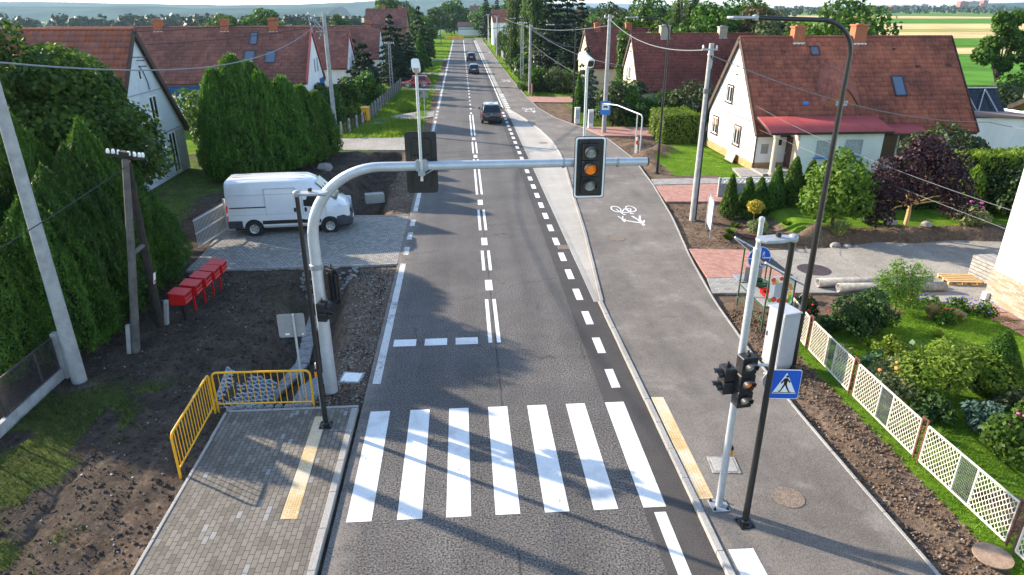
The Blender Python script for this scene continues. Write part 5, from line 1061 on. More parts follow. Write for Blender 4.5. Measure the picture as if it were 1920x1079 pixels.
H = house('tall_house', 'tall brick house with a dark red roof above the spruces on the left', -18, -10.4, 136, 146, 6.2, 6.2, 9.3, 141, 'brick_wall', 'tiles_B', -.5, .3, .2, [(-14.8, .6, .7, 'brick_chimney'), (-11.6, .5, .6, 'brick_chimney')], .5, .5); window(H, (7.6, 5, 5.2), '+x', 1, 1.4, 2); window(H, (5, 0, 4.5), '-y', 1.1, 1.4, 2)
# --- right houses
E_ = house('village_house', 'cream gabled house with dark red tiles behind the dense shrubs', 17.05, 31, 66, 74, 2.35, 2.6, 7.05, 70, 'wall_cream', 'tiles_E', -.5, .3, .12, [(19.7+.6, .75, .95, 'brick_pale'), (26.2, .65, .8, 'brick_pale')], .36, .3, None, 'trim_brown')
window(E_, (0, 4.0, 3.9), '-x', .9, 1.2, 2); window(E_, (0, 4.2, 6.3), '-x', .4, .6, 1); window(E_, (0, 2.0, 1.3), '-x', .9, 1.2, 2)
F_ = house('village_house', 'pale yellow gabled house farther back beside the blue spruce', 15.0, 30, 81, 89.5, 3.3, 3.5, 7.15, 85.2, 'wall_yellow', 'tiles_E', -.5, .3, .12, [(16.4, .6, .7, 'brick_chimney'), (20.2, .6, .7, 'brick_chimney')], .4, .35, None, 'trim_brown'); window(F_, (0, 4.2, 4.4), '-x', .8, 1.1, 2); window(F_, (0, 4.2, 6.2), '-x', .35, .6, 1)
house('far_house', 'distant pale house with a grey brown roof between pines and yellow house', 23, 31, 150, 160, 4.2, 4.2, 8.2, 155, 'wall_cream', 'tiles_B', -.5, .3, .2, [(26, .7, .8, 'brick_chimney')], .6, .6)
house('far_house', 'distant white house with red tiles beside the birch at the village', 8.8, 17, 196, 206, 6.2, 6.2, 9.0, 201, 'wall_white', 'tiles_A', 0, .3, .2, [], .6, .6); house('far_house', 'distant narrow white house with tan gable just left of the birch', 12.5, 20, 176, 184, 6.0, 6.0, 8.8, 180, 'wall_tan', 'tiles_B', 0, .3, .2, [], .6, .6)
house('far_house', 'distant house with a steep grey roof at the end of the road', 4.0, 11, 285, 296, 6.0, 6.0, 10.4, 290, 'wall_tan', 'roof_brown', 0, .3, .2, [(6, .7, .7, 'brick_chimney')], .8, .8); house('far_house', 'low distant white house behind the yellow boards', -1, 7.5, 270, 279, 3.2, 3.2, 4.6, 275, 'wall_white', 'roof_brown', 0, .3, .2, [], .8, .8)
house('far_house', 'distant dark roofed house among trees past the village lamp', -30, -20, 330, 340, 4.0, 4.0, 8.0, 335, 'wall_white', 'roof_brown', -2, .3, .2, [], .8, .8); house('far_house', 'second distant house with dull red roof right of the road end', 13, 23, 245, 255, 5.5, 5.5, 9, 250, 'wall_cream', 'tiles_B', 0, .3, .2, [], .8, .8)
# --- shed, rack, corner roof, near house
t = T('shed', 'low white shed with a flat dark roof beyond the red roofed house', 'shed', (32.3, 43.4, 0)); q = MB(); q.box((3.9, 2.2, 1.3), (7.8, 4.4, 2.6)); q.obj('wall', 'wall_white', t); q = MB(); q.box((3.9, 2.15, 2.68), (8.1, 4.7, .14), M=Matrix.Rotation(R(3), 4, 'Y')); q.obj('roof', 'roof_brown', t); window(t, (.5, 0, 1.9), '-y', .55, .5, 1, 'trim_brown', 'glass_dark', 'trim_brown')
t = T('solar_rack', 'black solar panel rack with steel struts on the white shed roof', 'solar panel', (36.4, 45.9, 2.55)); q = MB(); q.add([(-1.6, -.1, .0), (2.0, -.1, -.0), (1.5, .9, 1.75), (-1.9, .9, 1.75)], [(0, 1, 2, 3)]); q.obj('panel', 'solar_black', t).modifiers.new('s', 'SOLIDIFY').thickness = .05; q = MB()
for a, b in (((-1.5, -.2, .05), (-.9, .75, 1.6)), ((-.9, .75, 1.6), (-.2, -.2, .05)), ((-.2, -.2, .05), (.6, .75, 1.6)), ((.6, .75, 1.6), (1.3, -.2, .05)), ((-1.8, .78, 1.68), (1.5, .78, 1.68)), ((-1.6, -.2, .1), (2, -.2, .1))): q.beam((a[0], a[1]-.08, a[2]), (b[0], b[1]-.08, b[2]), .06, .06)
q.obj('strut', 'galv', t)
t = T('garage', 'garage with a brown tiled roof edge at the far end of the garden', 'garage', (31.2, 30.5, 0)); q = MB(); q.box((5.2, 2.6, 1.7), (5.0, 5.2, 3.4)); q.obj('wall', 'wall_cream', t); slab_roof('roof', 'roof_brown', t, [(-.7, 7.6, -.6, 4.4, 2.6, 5.9), (-.7, 7.6, 5.8, 4.4, 2.6, 5.9)], .2)
q = MB(); q.beam((-.72, -.6, 4.3), (-.72, 2.6, 5.8), .06, .25); q.beam((-.72, 5.8, 4.3), (-.72, 2.6, 5.8), .06, .25); q.obj('barge_board', 'wood_dark', t)
t = T('neighbour_house', 'near white house corner with a rough stone plinth at the garden edge', 'house', (18.1, 4, 0)); q = MB(); q.box((4.2, 8.1, 3.4), (8.4, 16.2, 6.8)); q.obj('wall', 'wall_near', t); q = MB(); q.box((4.2, 8.1, .55), (8.48, 16.28, 1.1)); q.obj('plinth', 'plinth_stone', t); q = MB(); q.box((-.1, 16.1, .16), (.16, .2, .3)); q.obj('drain_box', 'white_paint', t, bevel=.01)
q = MB(); q.box((4.2, 8.1, 6.95), (9.2, 17, .3)); q.obj('roof', 'roof_brown', t)
# --- tower blocks
def block(label, x, y, z0, w_, d_, h_, mt, rows=9, cols=7, grp='tower blocks on the horizon'):
    t = T('apartment_block', label, 'apartment block', (x, y, z0), 0, grp); q = MB(); q.box((0, 0, h_/2), (w_, d_, h_)); q.obj('wall', mt, t); q = MB(); q.box((0, 0, h_+1), (w_*.3, d_*.5, 2)); q.obj('roof_house', 'flat_grey', t)
    for i in range(rows):
        q = MB(); q.box((0, -d_/2-.1, h_*(i+.5)/rows), (w_*.92, .3, h_/rows*.45)); q.obj('window_band', 'glass_dark', t)
for i, (px, w_, h_, mt, n) in enumerate(((1640, 22, 21, 'flat_red', 'dull red'), (1655, 26, 24, 'flat_grey', 'grey'), (1675, 24, 24, 'flat_red', 'reddish'), (1693, 30, 24, 'flat_cream', 'cream'), (1712, 26, 24, 'flat_cream', 'pale'), (1728, 22, 27, 'flat_grey', 'tall grey'))):
    block(n+' tower block on the horizon, number %d of six beyond the fields' % (i+1) if False else ['short dull red tower block, first of the horizon row beyond the fields', 'grey tower block second in the horizon row', 'reddish tower block in the middle of the horizon row', 'wide cream tower block in the horizon row', 'pale tower block next to the tallest grey one', 'tallest grey tower block ending the horizon row'][i], 1.0*(1506+(px-1650)*2.07)*.8, 2000, -12, w_, 14, h_+6, mt)
for lab, px, w_, h_, mt in (('dark red wing of the large complex on the right horizon', 1805, 26, 29, 'flat_red'), ('pale stepped middle of the large complex on the right horizon', 1823, 36, 29, 'flat_cream'), ('tall red tower of the large complex on the right horizon', 1843, 16, 32, 'flat_red')): block(lab, (1803+(px-1800)*2.14)*.8, 2000, -4, w_*.9, 16, h_+4, mt, 8, 6, 'large complex on the horizon')
for i, (px, w_, h_) in enumerate(((810, 15, 24), (828, 17, 26), (840, 9, 22), (863, 15, 26))): block(['first grey tower block in haze above the road end', 'second and widest grey tower block in haze', 'small slim tower block in haze between wider ones', 'pale tower block in haze nearest the road line'][i], (px-863)*1500/1354*1.0, 1500, -16, w_*1.3, 14, h_*.95, ['flat_grey', 'flat_grey', 'flat_cream', 'flat_cream'][i], 9, 6, 'tower blocks beyond the road end')
# ------------------------------------------------------------------ foliage
def unit(a): return a/np.maximum(np.linalg.norm(a, axis=1, keepdims=True), 1e-9)
def leaf_quads(P, N, Dr, L, W):
    """one bent rhombic leaf per point: normal N, direction Dr, length L, width W"""
    n = len(P); Dr = unit(Dr-N*(Dr*N).sum(1, keepdims=True)); B = np.cross(N, Dr); L = np.broadcast_to(L, n)[:, None]; W = np.broadcast_to(W, n)[:, None]
    v = np.stack([P-Dr*L*.5, P+B*W*.5+N*W*.12, P+Dr*L*.5, P-B*W*.5+N*W*.12], 1).reshape(-1, 3); return v, np.arange(4*n).reshape(n, 4)
def lump(P, sc, seed):
    return vnoise(P[:, 0]+P[:, 2]*.7, P[:, 1]-P[:, 2]*.6, sc, seed, 2)
def blob_leaves(blobs, n, L, W, up=.25, shell=(.7, 1.05), seed=1, droop=0.):
    g = np.random.default_rng(seed); bl = np.array(blobs, float); ar = (bl[:, 3]*bl[:, 4]+bl[:, 3]*bl[:, 5]+bl[:, 4]*bl[:, 5]); k = g.choice(len(bl), n, p=ar/ar.sum())
    d = unit(g.normal(size=(n, 3))); r = shell[0]+(shell[1]-shell[0])*g.random(n)**.6
    P = bl[k, :3]+d*bl[k, 3:6]*r[:, None]; q = lump(P, 1.6/np.mean(bl[:, 3]), seed); P = bl[k, :3]+(P-bl[k, :3])*(.80+.42*q)[:, None]
    keep = lump(P+5, 3./np.mean(bl[:, 3]), seed+3) > .33; P = P[keep]; d = d[keep]; m = len(P)
    N = unit(d*.7+g.normal(size=(m, 3))*.55+np.array([0, 0, up])); Dr = d+g.normal(size=(m, 3))*.8-np.array([0, 0, droop])
    s = .65+.7*g.random(m); return leaf_quads(P, N, Dr, L*s, W*s)
def cone_fronds(h, r, n, L, W, seed=1, prof=None, lean=.75, ragged=.28, z0=.05):
    g = np.random.default_rng(seed); u = 1-np.sqrt(g.random(n))*(.98) if prof is None else g.random(n)
    pf = (lambda u: (1-u)**.62*np.minimum(1, (u+.16)/.30)**.5) if prof is None else prof
    th = g.random(n)*2*np.pi; rid = vnoise(th*2.2*r+seed, u*h*.55, 1.6, seed+1, 2)
    rr = r*pf(u)*(1-ragged+2*ragged*rid)*(.8+.22*g.random(n)**.5); z = h*(z0+(1-z0)*u)
    o = np.stack([np.cos(th), np.sin(th), np.zeros(n)], 1); P = o*rr[:, None]; P[:, 2] = z+g.normal(size=n)*.04*h*.3
    up = np.array([0, 0, 1.]); Dr = o*(1-lean)+up*lean+g.normal(size=(n, 3))*.28; N = unit(o+g.normal(size=(n, 3))*.55); s = .6+.8*g.random(n)
    return leaf_quads(P, N, Dr, L*s, W*s)
def core(mb, h, r, prof, k=.74, n=12, m=10, seed=0):
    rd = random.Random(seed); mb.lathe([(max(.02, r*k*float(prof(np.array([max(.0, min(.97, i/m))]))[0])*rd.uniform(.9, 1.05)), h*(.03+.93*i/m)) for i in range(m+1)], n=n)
CONE = lambda u: (1-u)**.62*np.minimum(1, (u+.16)/.30)**.5
SPIRE = lambda u: (1-u)**.8*np.minimum(1, (u+.1)/.2)**.5
COLUMN = lambda u: np.clip(1-u**4, 0.02, 1)**.8*np.minimum(1, (u+.25)/.35)**.6
def conifer(name, label, loc, h, r, n, L, W, mat='leaf_thuja', seed=1, prof=CONE, lean=.75, group=None, cat='conifer', rz=0, ragged=.28, part='crown'):
    t = T(name, label, cat, loc, rz, group); v, f = cone_fronds(h, r, n, L, W, seed, prof, lean, ragged); o = npmesh(part, v, f, mat, t)
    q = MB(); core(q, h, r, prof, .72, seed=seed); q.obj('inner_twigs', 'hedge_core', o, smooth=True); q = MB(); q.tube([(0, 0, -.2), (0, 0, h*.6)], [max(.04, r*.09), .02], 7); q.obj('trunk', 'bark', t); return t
def spruce(name, label, loc, h, r, n, mat='leaf_spruce', seed=1, group=None, L=.34, W=.12, droop=.25, gap=.5):
    """tiers of drooping branches, with dark gaps between them"""
    g = np.random.default_rng(seed); t = T(name, label, 'tree', loc, g.random()*6, group); tiers = max(7, int(h/.75)); q = MB(); q.tube([(0, 0, -.3), (0, 0, h*.97)], [max(.08, h*.018), .02], 8); PP = []; DD = []; NN = []
    for i in range(tiers):
        u = (i+.5)/tiers; z = h*(.08+.92*u); R_ = r*(1-u)**.8*g.uniform(.82, 1.12)+.12; nb = max(5, int(9*(1-u)+4)); ph = g.random()*6
        for j in range(nb):
            a = ph+2*np.pi*j/nb+g.normal()*.15; ln = R_*g.uniform(.7, 1.1); tip = np.array([np.cos(a)*ln, np.sin(a)*ln, z-droop*ln+.1*g.normal()]); b = np.array([0, 0, z+.1])
            m = max(6, int(n*(1-u+.15)/(tiers*nb*.65))); s = np.sqrt(g.random(m)); side = np.array([-np.sin(a), np.cos(a), 0]); wd = ln*.34*(1.1-s)
            p = b+(tip-b)*s[:, None]+side*(wd*g.normal(size=m)*.75)[:, None]+np.array([0, 0, 1])*(g.normal(size=m)*.07-.1*g.random(m))[:, None]
            PP.append(p); o = np.array([np.cos(a), np.sin(a), -.35]); DD.append(o+side*g.normal(size=(m, 1))*.9+g.normal(size=(m, 3))*.3); NN.append(unit(np.array([0, 0, 1])+g.normal(size=(m, 3))*.5+o*.3))
            if i % 2 == 0 and j % 2 == 0: q.tube([tuple(b), tuple(b+(tip-b)*.85)], [.03, .01], 4)
    q.obj('trunk', 'bark', t); P = np.concatenate(PP); s = .6+.8*g.random(len(P)); v, f = leaf_quads(P, np.concatenate(NN), np.concatenate(DD), L*s, W*s); npmesh('crown', v, f, mat, t); return t
def broadleaf(name, label, loc, blobs, n, L, W, mat, seed=1, trunk=None, group=None, cat='tree', bark='bark', up=.25, shell=(.62, 1.05), droop=0., rz=0, tr=None):
    """tapered trunk, limbs to each leaf clump, a crown of separate leaves"""
    t = T(name, label, cat, loc, rz, group); v, f = blob_leaves(blobs, n, L, W, up, shell, seed, droop); npmesh('crown' if cat == 'tree' else 'foliage', v, f, mat, t)
    q = MB(); b = np.array(blobs); h = float((b[:, 2]*b[:, 3]).sum()/b[:, 3].sum()); r0 = tr or max(.03, .035*h+.02); fork = (0, 0, h*.45); q.tube([(0, 0, -.3), (r0*.3, 0, h*.25), fork], [r0*1.2, r0, r0*.8], 8)
    for x, y, z, *_ in blobs[:14]: q.tube([fork, (x*.45, y*.45, (fork[2]+z)/2+.06*h), (x*.92, y*.92, z)], [r0*.55, r0*.35, r0*.1], 6)
    q.obj('trunk' if cat == 'tree' else 'stems', bark, t); return t
def rblobs(n, R_, H, z0, seed, size=.42, flat=.8):
    g = np.random.default_rng(seed); out = [(0, 0, z0+H*.5, R_*.55, R_*.55, H*.4)]
    for i in range(n-1):
        a = 2*np.pi*i/(n-1)*2.4+g.normal()*.3; u = (i+.5)/(n-1); zz = z0+H*(.12+.80*u); rr = R_*(.72*math.sqrt(max(.05, 1-(2*u-.95)**2))); s = R_*size*g.uniform(.75, 1.2)
        out.append((rr*math.cos(a), rr*math.sin(a), zz, s, s, s*flat))
    return out
NEARP = lambda u: np.clip(1-u**2.2, .02, 1)**.9*np.minimum(1, (u+.25)/.35)**.6
# --- left hedge row, near
hv = [conifer('thuja', 'tall thuja right beside the wooden telephone pole in the hedge row', (-12.1, 18.7, 0), 6.3, 1.45, 36000, .15, .040, 'leaf_thuja', 11, NEARP, .72, 'thuja hedge row along the dark soil', 'hedge tree', ragged=.46),
      conifer('thuja', 'tall thuja behind the first red mailboxes in the hedge row', (-11.95, 20.9, 0), 6.3, 1.42, 36000, .15, .040, 'leaf_thuja_deep', 12, NEARP, .72, 'thuja hedge row along the dark soil', 'hedge tree', ragged=.46)]
for i, (x, y, h, sx, k, lb) in enumerate(((-12.9, 17.4, .72, .95, 0, 'yellowish thuja behind the round concrete pole'), (-12.05, 19.8, .82, 1, 1, 'thuja between telephone pole and first mailbox'), (-11.95, 22.0, .97, .98, 0, 'lower thuja behind the middle red mailbox'), (-11.9, 23.1, .86, .92, 1, 'thuja behind the last red mailboxes'), (-11.85, 24.1, .62, .82, 0, 'shorter thuja next to the end of the hedge row'), (-11.8, 25.0, .5, .72, 1, 'shortest thuja ending the hedge row at the driveway'),
                                        (-13.7, 21.6, 1.02, 1, 0, 'second row thuja in front of the leafy tree'), (-14.5, 20.1, .9, 1.05, 1, 'second row thuja at the edge of view, behind the concrete pole'))):
    dup(hv[k], (x, y, 0), i*1.3+.4, lb, (sx, sx, h))
hv[0].scale.z = .74; hv[1].scale.z = .88
# --- big leafy tree
bl = [(0, 0, 5.2, 3.2, 3.2, 2.6)]; g_ = np.random.default_rng(3)
for i in range(44):
    a = g_.random()*6.28; z = g_.uniform(1.9, 8.3); rr = 4.2*math.sqrt(max(.04, 1-((z-4.2)/4.5)**2)); s = g_.uniform(.9, 1.6); bl.append((rr*math.cos(a), rr*math.sin(a), z, s, s, s*.75))
bl += [(-3.2, -.3, 8.3, 1.5, 1.5, 1.0), (-1.4, 0, 8.8, 1.4, 1.4, .9), (-4.2, .4, 7.2, 1.6, 1.5, 1.2), (.6, -.6, 8.6, 1.1, 1.1, .8), (2.6, -.8, 7.2, 1.2, 1.2, .9), (4.6, -.6, 4.2, 1.3, 1.3, 1.), (4.2, -.9, 5.4, 1.2, 1.2, .9)]
broadleaf('linden_tree', 'big dark broadleaved tree before the grey gable house', (-17.9, 28.0, 0), bl, 66000, .21, .16, 'leaf_linden', 21, tr=.3).scale = (1.0, 1.0, .97)
# --- conifer clump behind the van
cl = conifer('thuja', 'tallest bright thuja at the front of the clump behind the van', (-13.0, 40.6, 0), 6.9, 1.9, 17000, .25, .085, 'leaf_thuja', 31, lambda u: (1-u)**.46*np.minimum(1, (u+.16)/.30)**.5, .72, 'conifer clump behind the white van', 'conifer', ragged=.3)
for i, (x, y, sx, sz, lb) in enumerate(((-14.0, 40.2, .78, .9, 'thuja at the outer edge of the clump, above the van tail'), (-11.9, 41.8, .85, .86, 'rounded thuja in the middle of the clump, behind the van roof'), (-12.7, 42.6, .95, .93, 'dark thuja deep in the conifer clump'), (-11.0, 43.2, .88, .80, 'thuja near the concrete pole side of the clump'), (-10.4, 45.0, .8, .7, 'low broad thuja on the road side of the clump'), (-9.9, 47, .8, .62, 'lowest thuja of the clump next to the switchgear pole'), (-11.5, 46, .9, .72, 'rear dark thuja of the clump seen over the lower ones'))): dup(cl, (x, y, 0), i*1.1+.5, lb, (sx, sx, sz))
broadleaf('bush', 'dark broad bush between the grey house and the conifer clump', (-16.0, 46.5, 0), rblobs(12, 2.2, 4.2, .2, 5), 5000, .3, .18, 'leaf_linden', 41, cat='bush')
broadleaf('bush', 'second dark bush at the blue clad house', (-19, 53, 0), rblobs(12, 2.4, 4.2, .2, 6), 3500, .3, .2, 'leaf_linden', 42, cat='bush')
# --- left gardens and street trees
conifer('thuja', 'small bright pointed thuja by the red roof beside the switchgear pole', (-14.2, 66, -.4), 5.3, 1.05, 3500, .3, .12, 'leaf_lime', 44, SPIRE, .7)
for x, y, h, s, lb in ((-11.8, 60.5, 3.2, 51, 'dark round bush just beyond the switchgear pole'), (-13.2, 64, 3.4, 52, 'dark round bush under the small bright thuja'), (-11.6, 68.5, 3.3, 53, 'dark bush behind the two rounded yellow shrubs'), (-10.2, 73, 3.6, 54, 'dark bush by the picket fence below the pines')): broadleaf('bush', lb, (x, y, -.4), rblobs(11, 1.7, h, .1, s), 3200, .32, .2, 'leaf_linden', s, cat='bush')
for (x, y), lb in zip(((-10.3, 64, ), (-9.7, 65.3)), ('rounder yellow green shrub on the left lawn', 'yellower upright shrub on the left lawn')): conifer('garden_shrub', lb, (x, y, -.4), 1.55, .55, 900, .2, .09, 'leaf_lime', int(x*-10), COLUMN, .7, None, 'shrub')
st = [spruce('spruce', 'broad dark spruce nearest the picket fence on the left', (-10.8, 78, -.5), 6.6, 3.1, 9500, seed=61, L=.42, W=.17), spruce('spruce', 'tall dark spruce behind the red car', (-9.6, 98, -.5), 9.4, 3.3, 10500, seed=62, group=None, L=.44, W=.18)]
for i, (x, y, sx, sz, lb) in enumerate(((-12.0, 86, .95, .92, 'dark spruce behind the ladder like pole'), (-8.6, 93, .85, .75, 'low dark spruce beside the red car'), (-13.6, 90, .9, 1.0, 'tall spruce at the white blue gable'), (-8.0, 108, .95, .72, 'dark spruce over the distant pale fence'), (-10.2, 117, 1.1, 1.1, 'dark spruce before the brick house'), (-7.4, 128, .8, 1.12, 'slender tall spruce beside the brick house'), (-8.2, 140, .9, .75, 'dark spruce at the far end of the left row'))): dup(st[i % 2], (x, y, -.5), i*.9, lb, (sx, sx, sz))
for x, y, h, lb in ((-7.0, 122, 6.5, 'pointed green thuja in the far left row'), (-6.9, 150, 6.2, 'narrow thuja near the far lamp pole'), (-7.3, 160, 5.5, 'last thuja before the far lamp pole')): conifer('thuja', lb, (x, y, -.5), h, 1.5, 2200, .4, .18, 'leaf_green', int(y), SPIRE, .7)
FB = [broadleaf('tree', 'rounded green tree by the far left lamp pole', (-9, 172, 0), rblobs(14, 3.2, 6.2, .8, 71), 4200, .5, .38, 'leaf_green', 71), broadleaf('tree', 'dark rounded tree in the distance over the long red roof', (-62, 190, -1.5), rblobs(14, 5.4, 8.4, .5, 72), 4600, .7, .5, 'leaf_linden', 72)]
for i, (x, y, s, k, lb) in enumerate(((-51, 188, 1.0, 1, 'second dark rounded tree over the long red roof'), (-40, 186, .8, 0, 'paler tree beside the dark ones over the long red roof'), (-17, 262, 1.4, 0, 'green tree left of the yellow boards at the road end'), (-26, 280, 1.6, 1, 'dark tree among the village trees at the road end'), (-10, 300, 1.5, 0, 'tree standing behind the yellow boards'), (-3, 330, 1.5, 1, 'dark tree before the hazy tower blocks'), (-15, 200, 1.0, 0, 'tree beyond the pale village house'), (-12, 215, .8, 1, 'darker tree near the far lamps'),
                                            (9.6, 270, 1.2, 1, 'dark tree left of the distant birch'), (22, 300, 1.5, 1, 'tree over the distant red roofed houses'), (11, 232, .8, 0, 'small tree before the distant red roofed houses'), (-36, 215, 1.1, 0, 'pale green tree far beyond the spruces'))): dup(FB[k], (x, y, gh(x, y)), i*.8, lb, s)
sp2 = spruce('spruce', 'far spruce with a pointed tip before the village houses', (8.6, 240, 0), 13, 3.4, 3000, seed=64, L=.7, W=.3); dup(sp2, (12.4, 246, 0), 1., 'second far spruce beside the pointed one')
# --- right side tall trees
def weeping(label, loc, h, r, n, seed, mat='leaf_willow'):
    g = np.random.default_rng(seed); t = T('weeping_birch', label, 'tree', loc); q = MB(); q.tube([(0, 0, -.3), (.2, 0, h*.4), (0, .1, h*.92)], [.3, .2, .05], 8); PP = []
    for i in range(70):
        a = g.random()*6.28; z = h*g.uniform(.42, 1.); rr = r*(.35+.65*g.random())*(1.15-z/h*.75); x, y = rr*math.cos(a), rr*math.sin(a); ln = g.uniform(.25, .55)*z
        m = int(n/70); s = g.random(m); PP.append(np.stack([x*(1+.08*s)+g.normal(size=m)*.22, y*(1+.08*s)+g.normal(size=m)*.22, z-ln*s], 1))
        if i % 3 == 0: q.tube([(0, 0, z*.8), (x*.6, y*.6, z+.2), (x, y, z)], [.06, .04, .02], 4)
    q.obj('trunk', 'bark_pale', t); P = np.concatenate(PP); m = len(P); v, f = leaf_quads(P, unit(g.normal(size=(m, 3))+np.array([.2, .2, .1])), np.array([0, 0, -1.])+g.normal(size=(m, 3))*.35, .42*(.6+.8*g.random(m)), .17*(.6+.8*g.random(m))); npmesh('crown', v, f, mat, t); return t
wb = weeping('tall weeping birch with hanging branches beside the path', (11.2, 108, -.5), 14.5, 3.2, 11000, 81); dup(wb, (9.4, 124, -.5), 2., 'farther weeping birch whose branches hang over the path', (.8, .8, .95))
pn = spruce('pine', 'blue green pine next to the weeping birch', (12.8, 101, -.5), 12.8, 3.6, 8500, 'leaf_spruce', 82, None, .5, .2, .12)
for i, (x, y, sx, sz, lb) in enumerate(((15.8, 106, 1.15, 1.08, 'tall dark pine in the middle of the pine group'), (18.6, 110, 1.0, .9, 'dark pine at the far side of the pine group'), (16.2, 97, 1., .72, 'lower dark pine in front of the pine group'), (13.2, 116, 1.1, 1.15, 'tall dark pine between birch and pine group'), (13.8, 92, .85, .52, 'low spreading pine at the plank fence'))): dup(pn, (x, y, -.5), i*1.7, lb, (sx, sx, sz))
bs = spruce('spruce', 'blue grey spruce in front of the yellow gabled house', (13.2, 73.5, -.5), 6.4, 1.7, 3800, 'leaf_blue_spruce', 84, None, .3, .12)
dup(bs, (12.6, 67.5, -.5), 1., 'lower blue spruce behind the bus stop pole', (.9, .9, .72))
for x, y, h, r, lb in ((9.2, 86, 2.9, 2.1, 'dark rounded bush beside the path pole'), (11.3, 84.5, 2.8, 2.2, 'olive rounded bush by the brick driveway'), (13, 87, 2.6, 2, 'dark bush under the pines'), (9.3, 97, 2.6, 1.6, 'bright bush behind the plank fence'), (9.2, 103, 3.2, 1.5, 'leafy bush near the birch trunk'), (9.3, 112, 3., 1.4, 'bush between lamp and fence beyond the birch')): broadleaf('bush', lb, (x, y, -.4), rblobs(11, r, h, .0, int(y*3)), 3000, .34, .2, 'leaf_olive' if 'olive' in lb else 'leaf_green' if 'bright' in lb or 'leafy' in lb else 'leaf_linden', int(y), cat='bush')
for x, y, h, lb in ((8.9, 118, 5., 'light green columnar thuja by the path beyond the birch'), (8.9, 124, 5.2, 'second light green thuja along the far path'), (8.9, 131, 4.8, 'third light green thuja along the far path'), (8.9, 150, 4.5, 'dark thuja by the far grey fence'), (8.9, 162, 4.6, 'last thuja along the far path')): conifer('thuja', lb, (x, y, 0), h, 1.1, 1500, .4, .17, 'leaf_green' if 'light' in lb else 'leaf_thuja_deep', int(y*2), COLUMN, .7)
for (x, y), lb in zip(((11.35, 66.8), (14.4, 79.2)), ('pointed thuja standing on the mown grass by a black lamp', 'thuja column against the yellow gable')): conifer('thuja', lb, (x, y, -.4), 4., .7, 1800, .25, .1, 'leaf_thuja', int(y*3), SPIRE, .72)
broadleaf('ivy_column', 'ivy climbing the edge of the cream gable', (16.95, 73.6, -.5), [(0, 0, .9+1.05*i, .75-.03*i, .7, .75) for i in range(7)], 3000, .25, .2, 'leaf_green', 91, cat='climber')
# shrubs between white house and cream house
for i, (x, y, r, h, m_, lb) in enumerate(((13.0, 58.6, 1.5, 3.6, 'leaf_olive', 'small fruit tree on the mown grass behind the bus stop'), (14.2, 61.5, 2.0, 3.6, 'leaf_green', 'leafy shrub at the cream house corner'), (15.6, 59.6, 1.6, 2.4, 'leaf_linden', 'dark low shrub beside the brick driveway'), (17.9, 60.5, 2.1, 3.0, 'leaf_linden', 'dark rounded shrub below the cream gable window'), (20.4, 60, 2.2, 3.9, 'leaf_olive', 'tall olive shrub before the cream house roof'), (22.9, 59, 2.1, 3.6, 'leaf_green', 'broad green shrub behind the square hedge'), (25.2, 60, 2.2, 3.0, 'leaf_linden', 'dark shrub between the two big roofs'), (16.2, 64.3, 1.3, 3.6, 'leaf_olive', 'narrow shrub touching the cream wall'), (19.0, 57.8, 1.3, 2.0, 'leaf_green', 'low green shrub by the square hedge'))):
    broadleaf('shrub', lb, (x, y, gh(x, y)), rblobs(12, r, h, .1, 100+i), 3400, .28, .16, m_, 100+i, cat='shrub')
def boxhedge(label, x0, x1, y0, y1, h, n, L, W, mat, seed, top=None):
    g = np.random.default_rng(seed); t = T('clipped_hedge', label, 'hedge', ((x0+x1)/2, (y0+y1)/2, gh((x0+x1)/2, (y0+y1)/2))); sx, sy = (x1-x0)/2, (y1-y0)/2; u = g.random((n, 3))*2-1; k = g.integers(0, 5, n)
    P = u*np.array([sx, sy, h/2])+np.array([0, 0, h/2]); N = np.zeros((n, 3))
    for a, (ax, s) in enumerate(((0, -1), (0, 1), (1, -1), (1, 1), (2, 1))): q = k == a; P[q, ax] = s*(sx, sy, h/2)[ax]+(h/2 if ax == 2 else 0); N[q, ax] = s
    P += N*(vnoise(P[:, 0]*3+P[:, 2], P[:, 1]*3+P[:, 2]*2, 1.1, seed)[:, None]-.6)*.3+g.normal(size=(n, 3))*.04; s = .6+.8*g.random(n)
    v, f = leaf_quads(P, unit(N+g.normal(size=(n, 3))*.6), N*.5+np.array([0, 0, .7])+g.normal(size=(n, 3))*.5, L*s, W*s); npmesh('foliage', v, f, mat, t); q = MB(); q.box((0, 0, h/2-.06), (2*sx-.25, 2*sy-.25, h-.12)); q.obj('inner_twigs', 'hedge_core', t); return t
boxhedge('square clipped yellow green hedge by the tall black lamp', 15.0, 17.9, 50.2, 54, 2.3, 6500, .17, .08, 'leaf_lime', 121)
broadleaf('shrub', 'small round shrub beside the square clipped hedge', (18.3, 49.6, 0), rblobs(8, .6, 1.1, 0, 122), 900, .16, .09, 'leaf_olive', 122, cat='shrub')
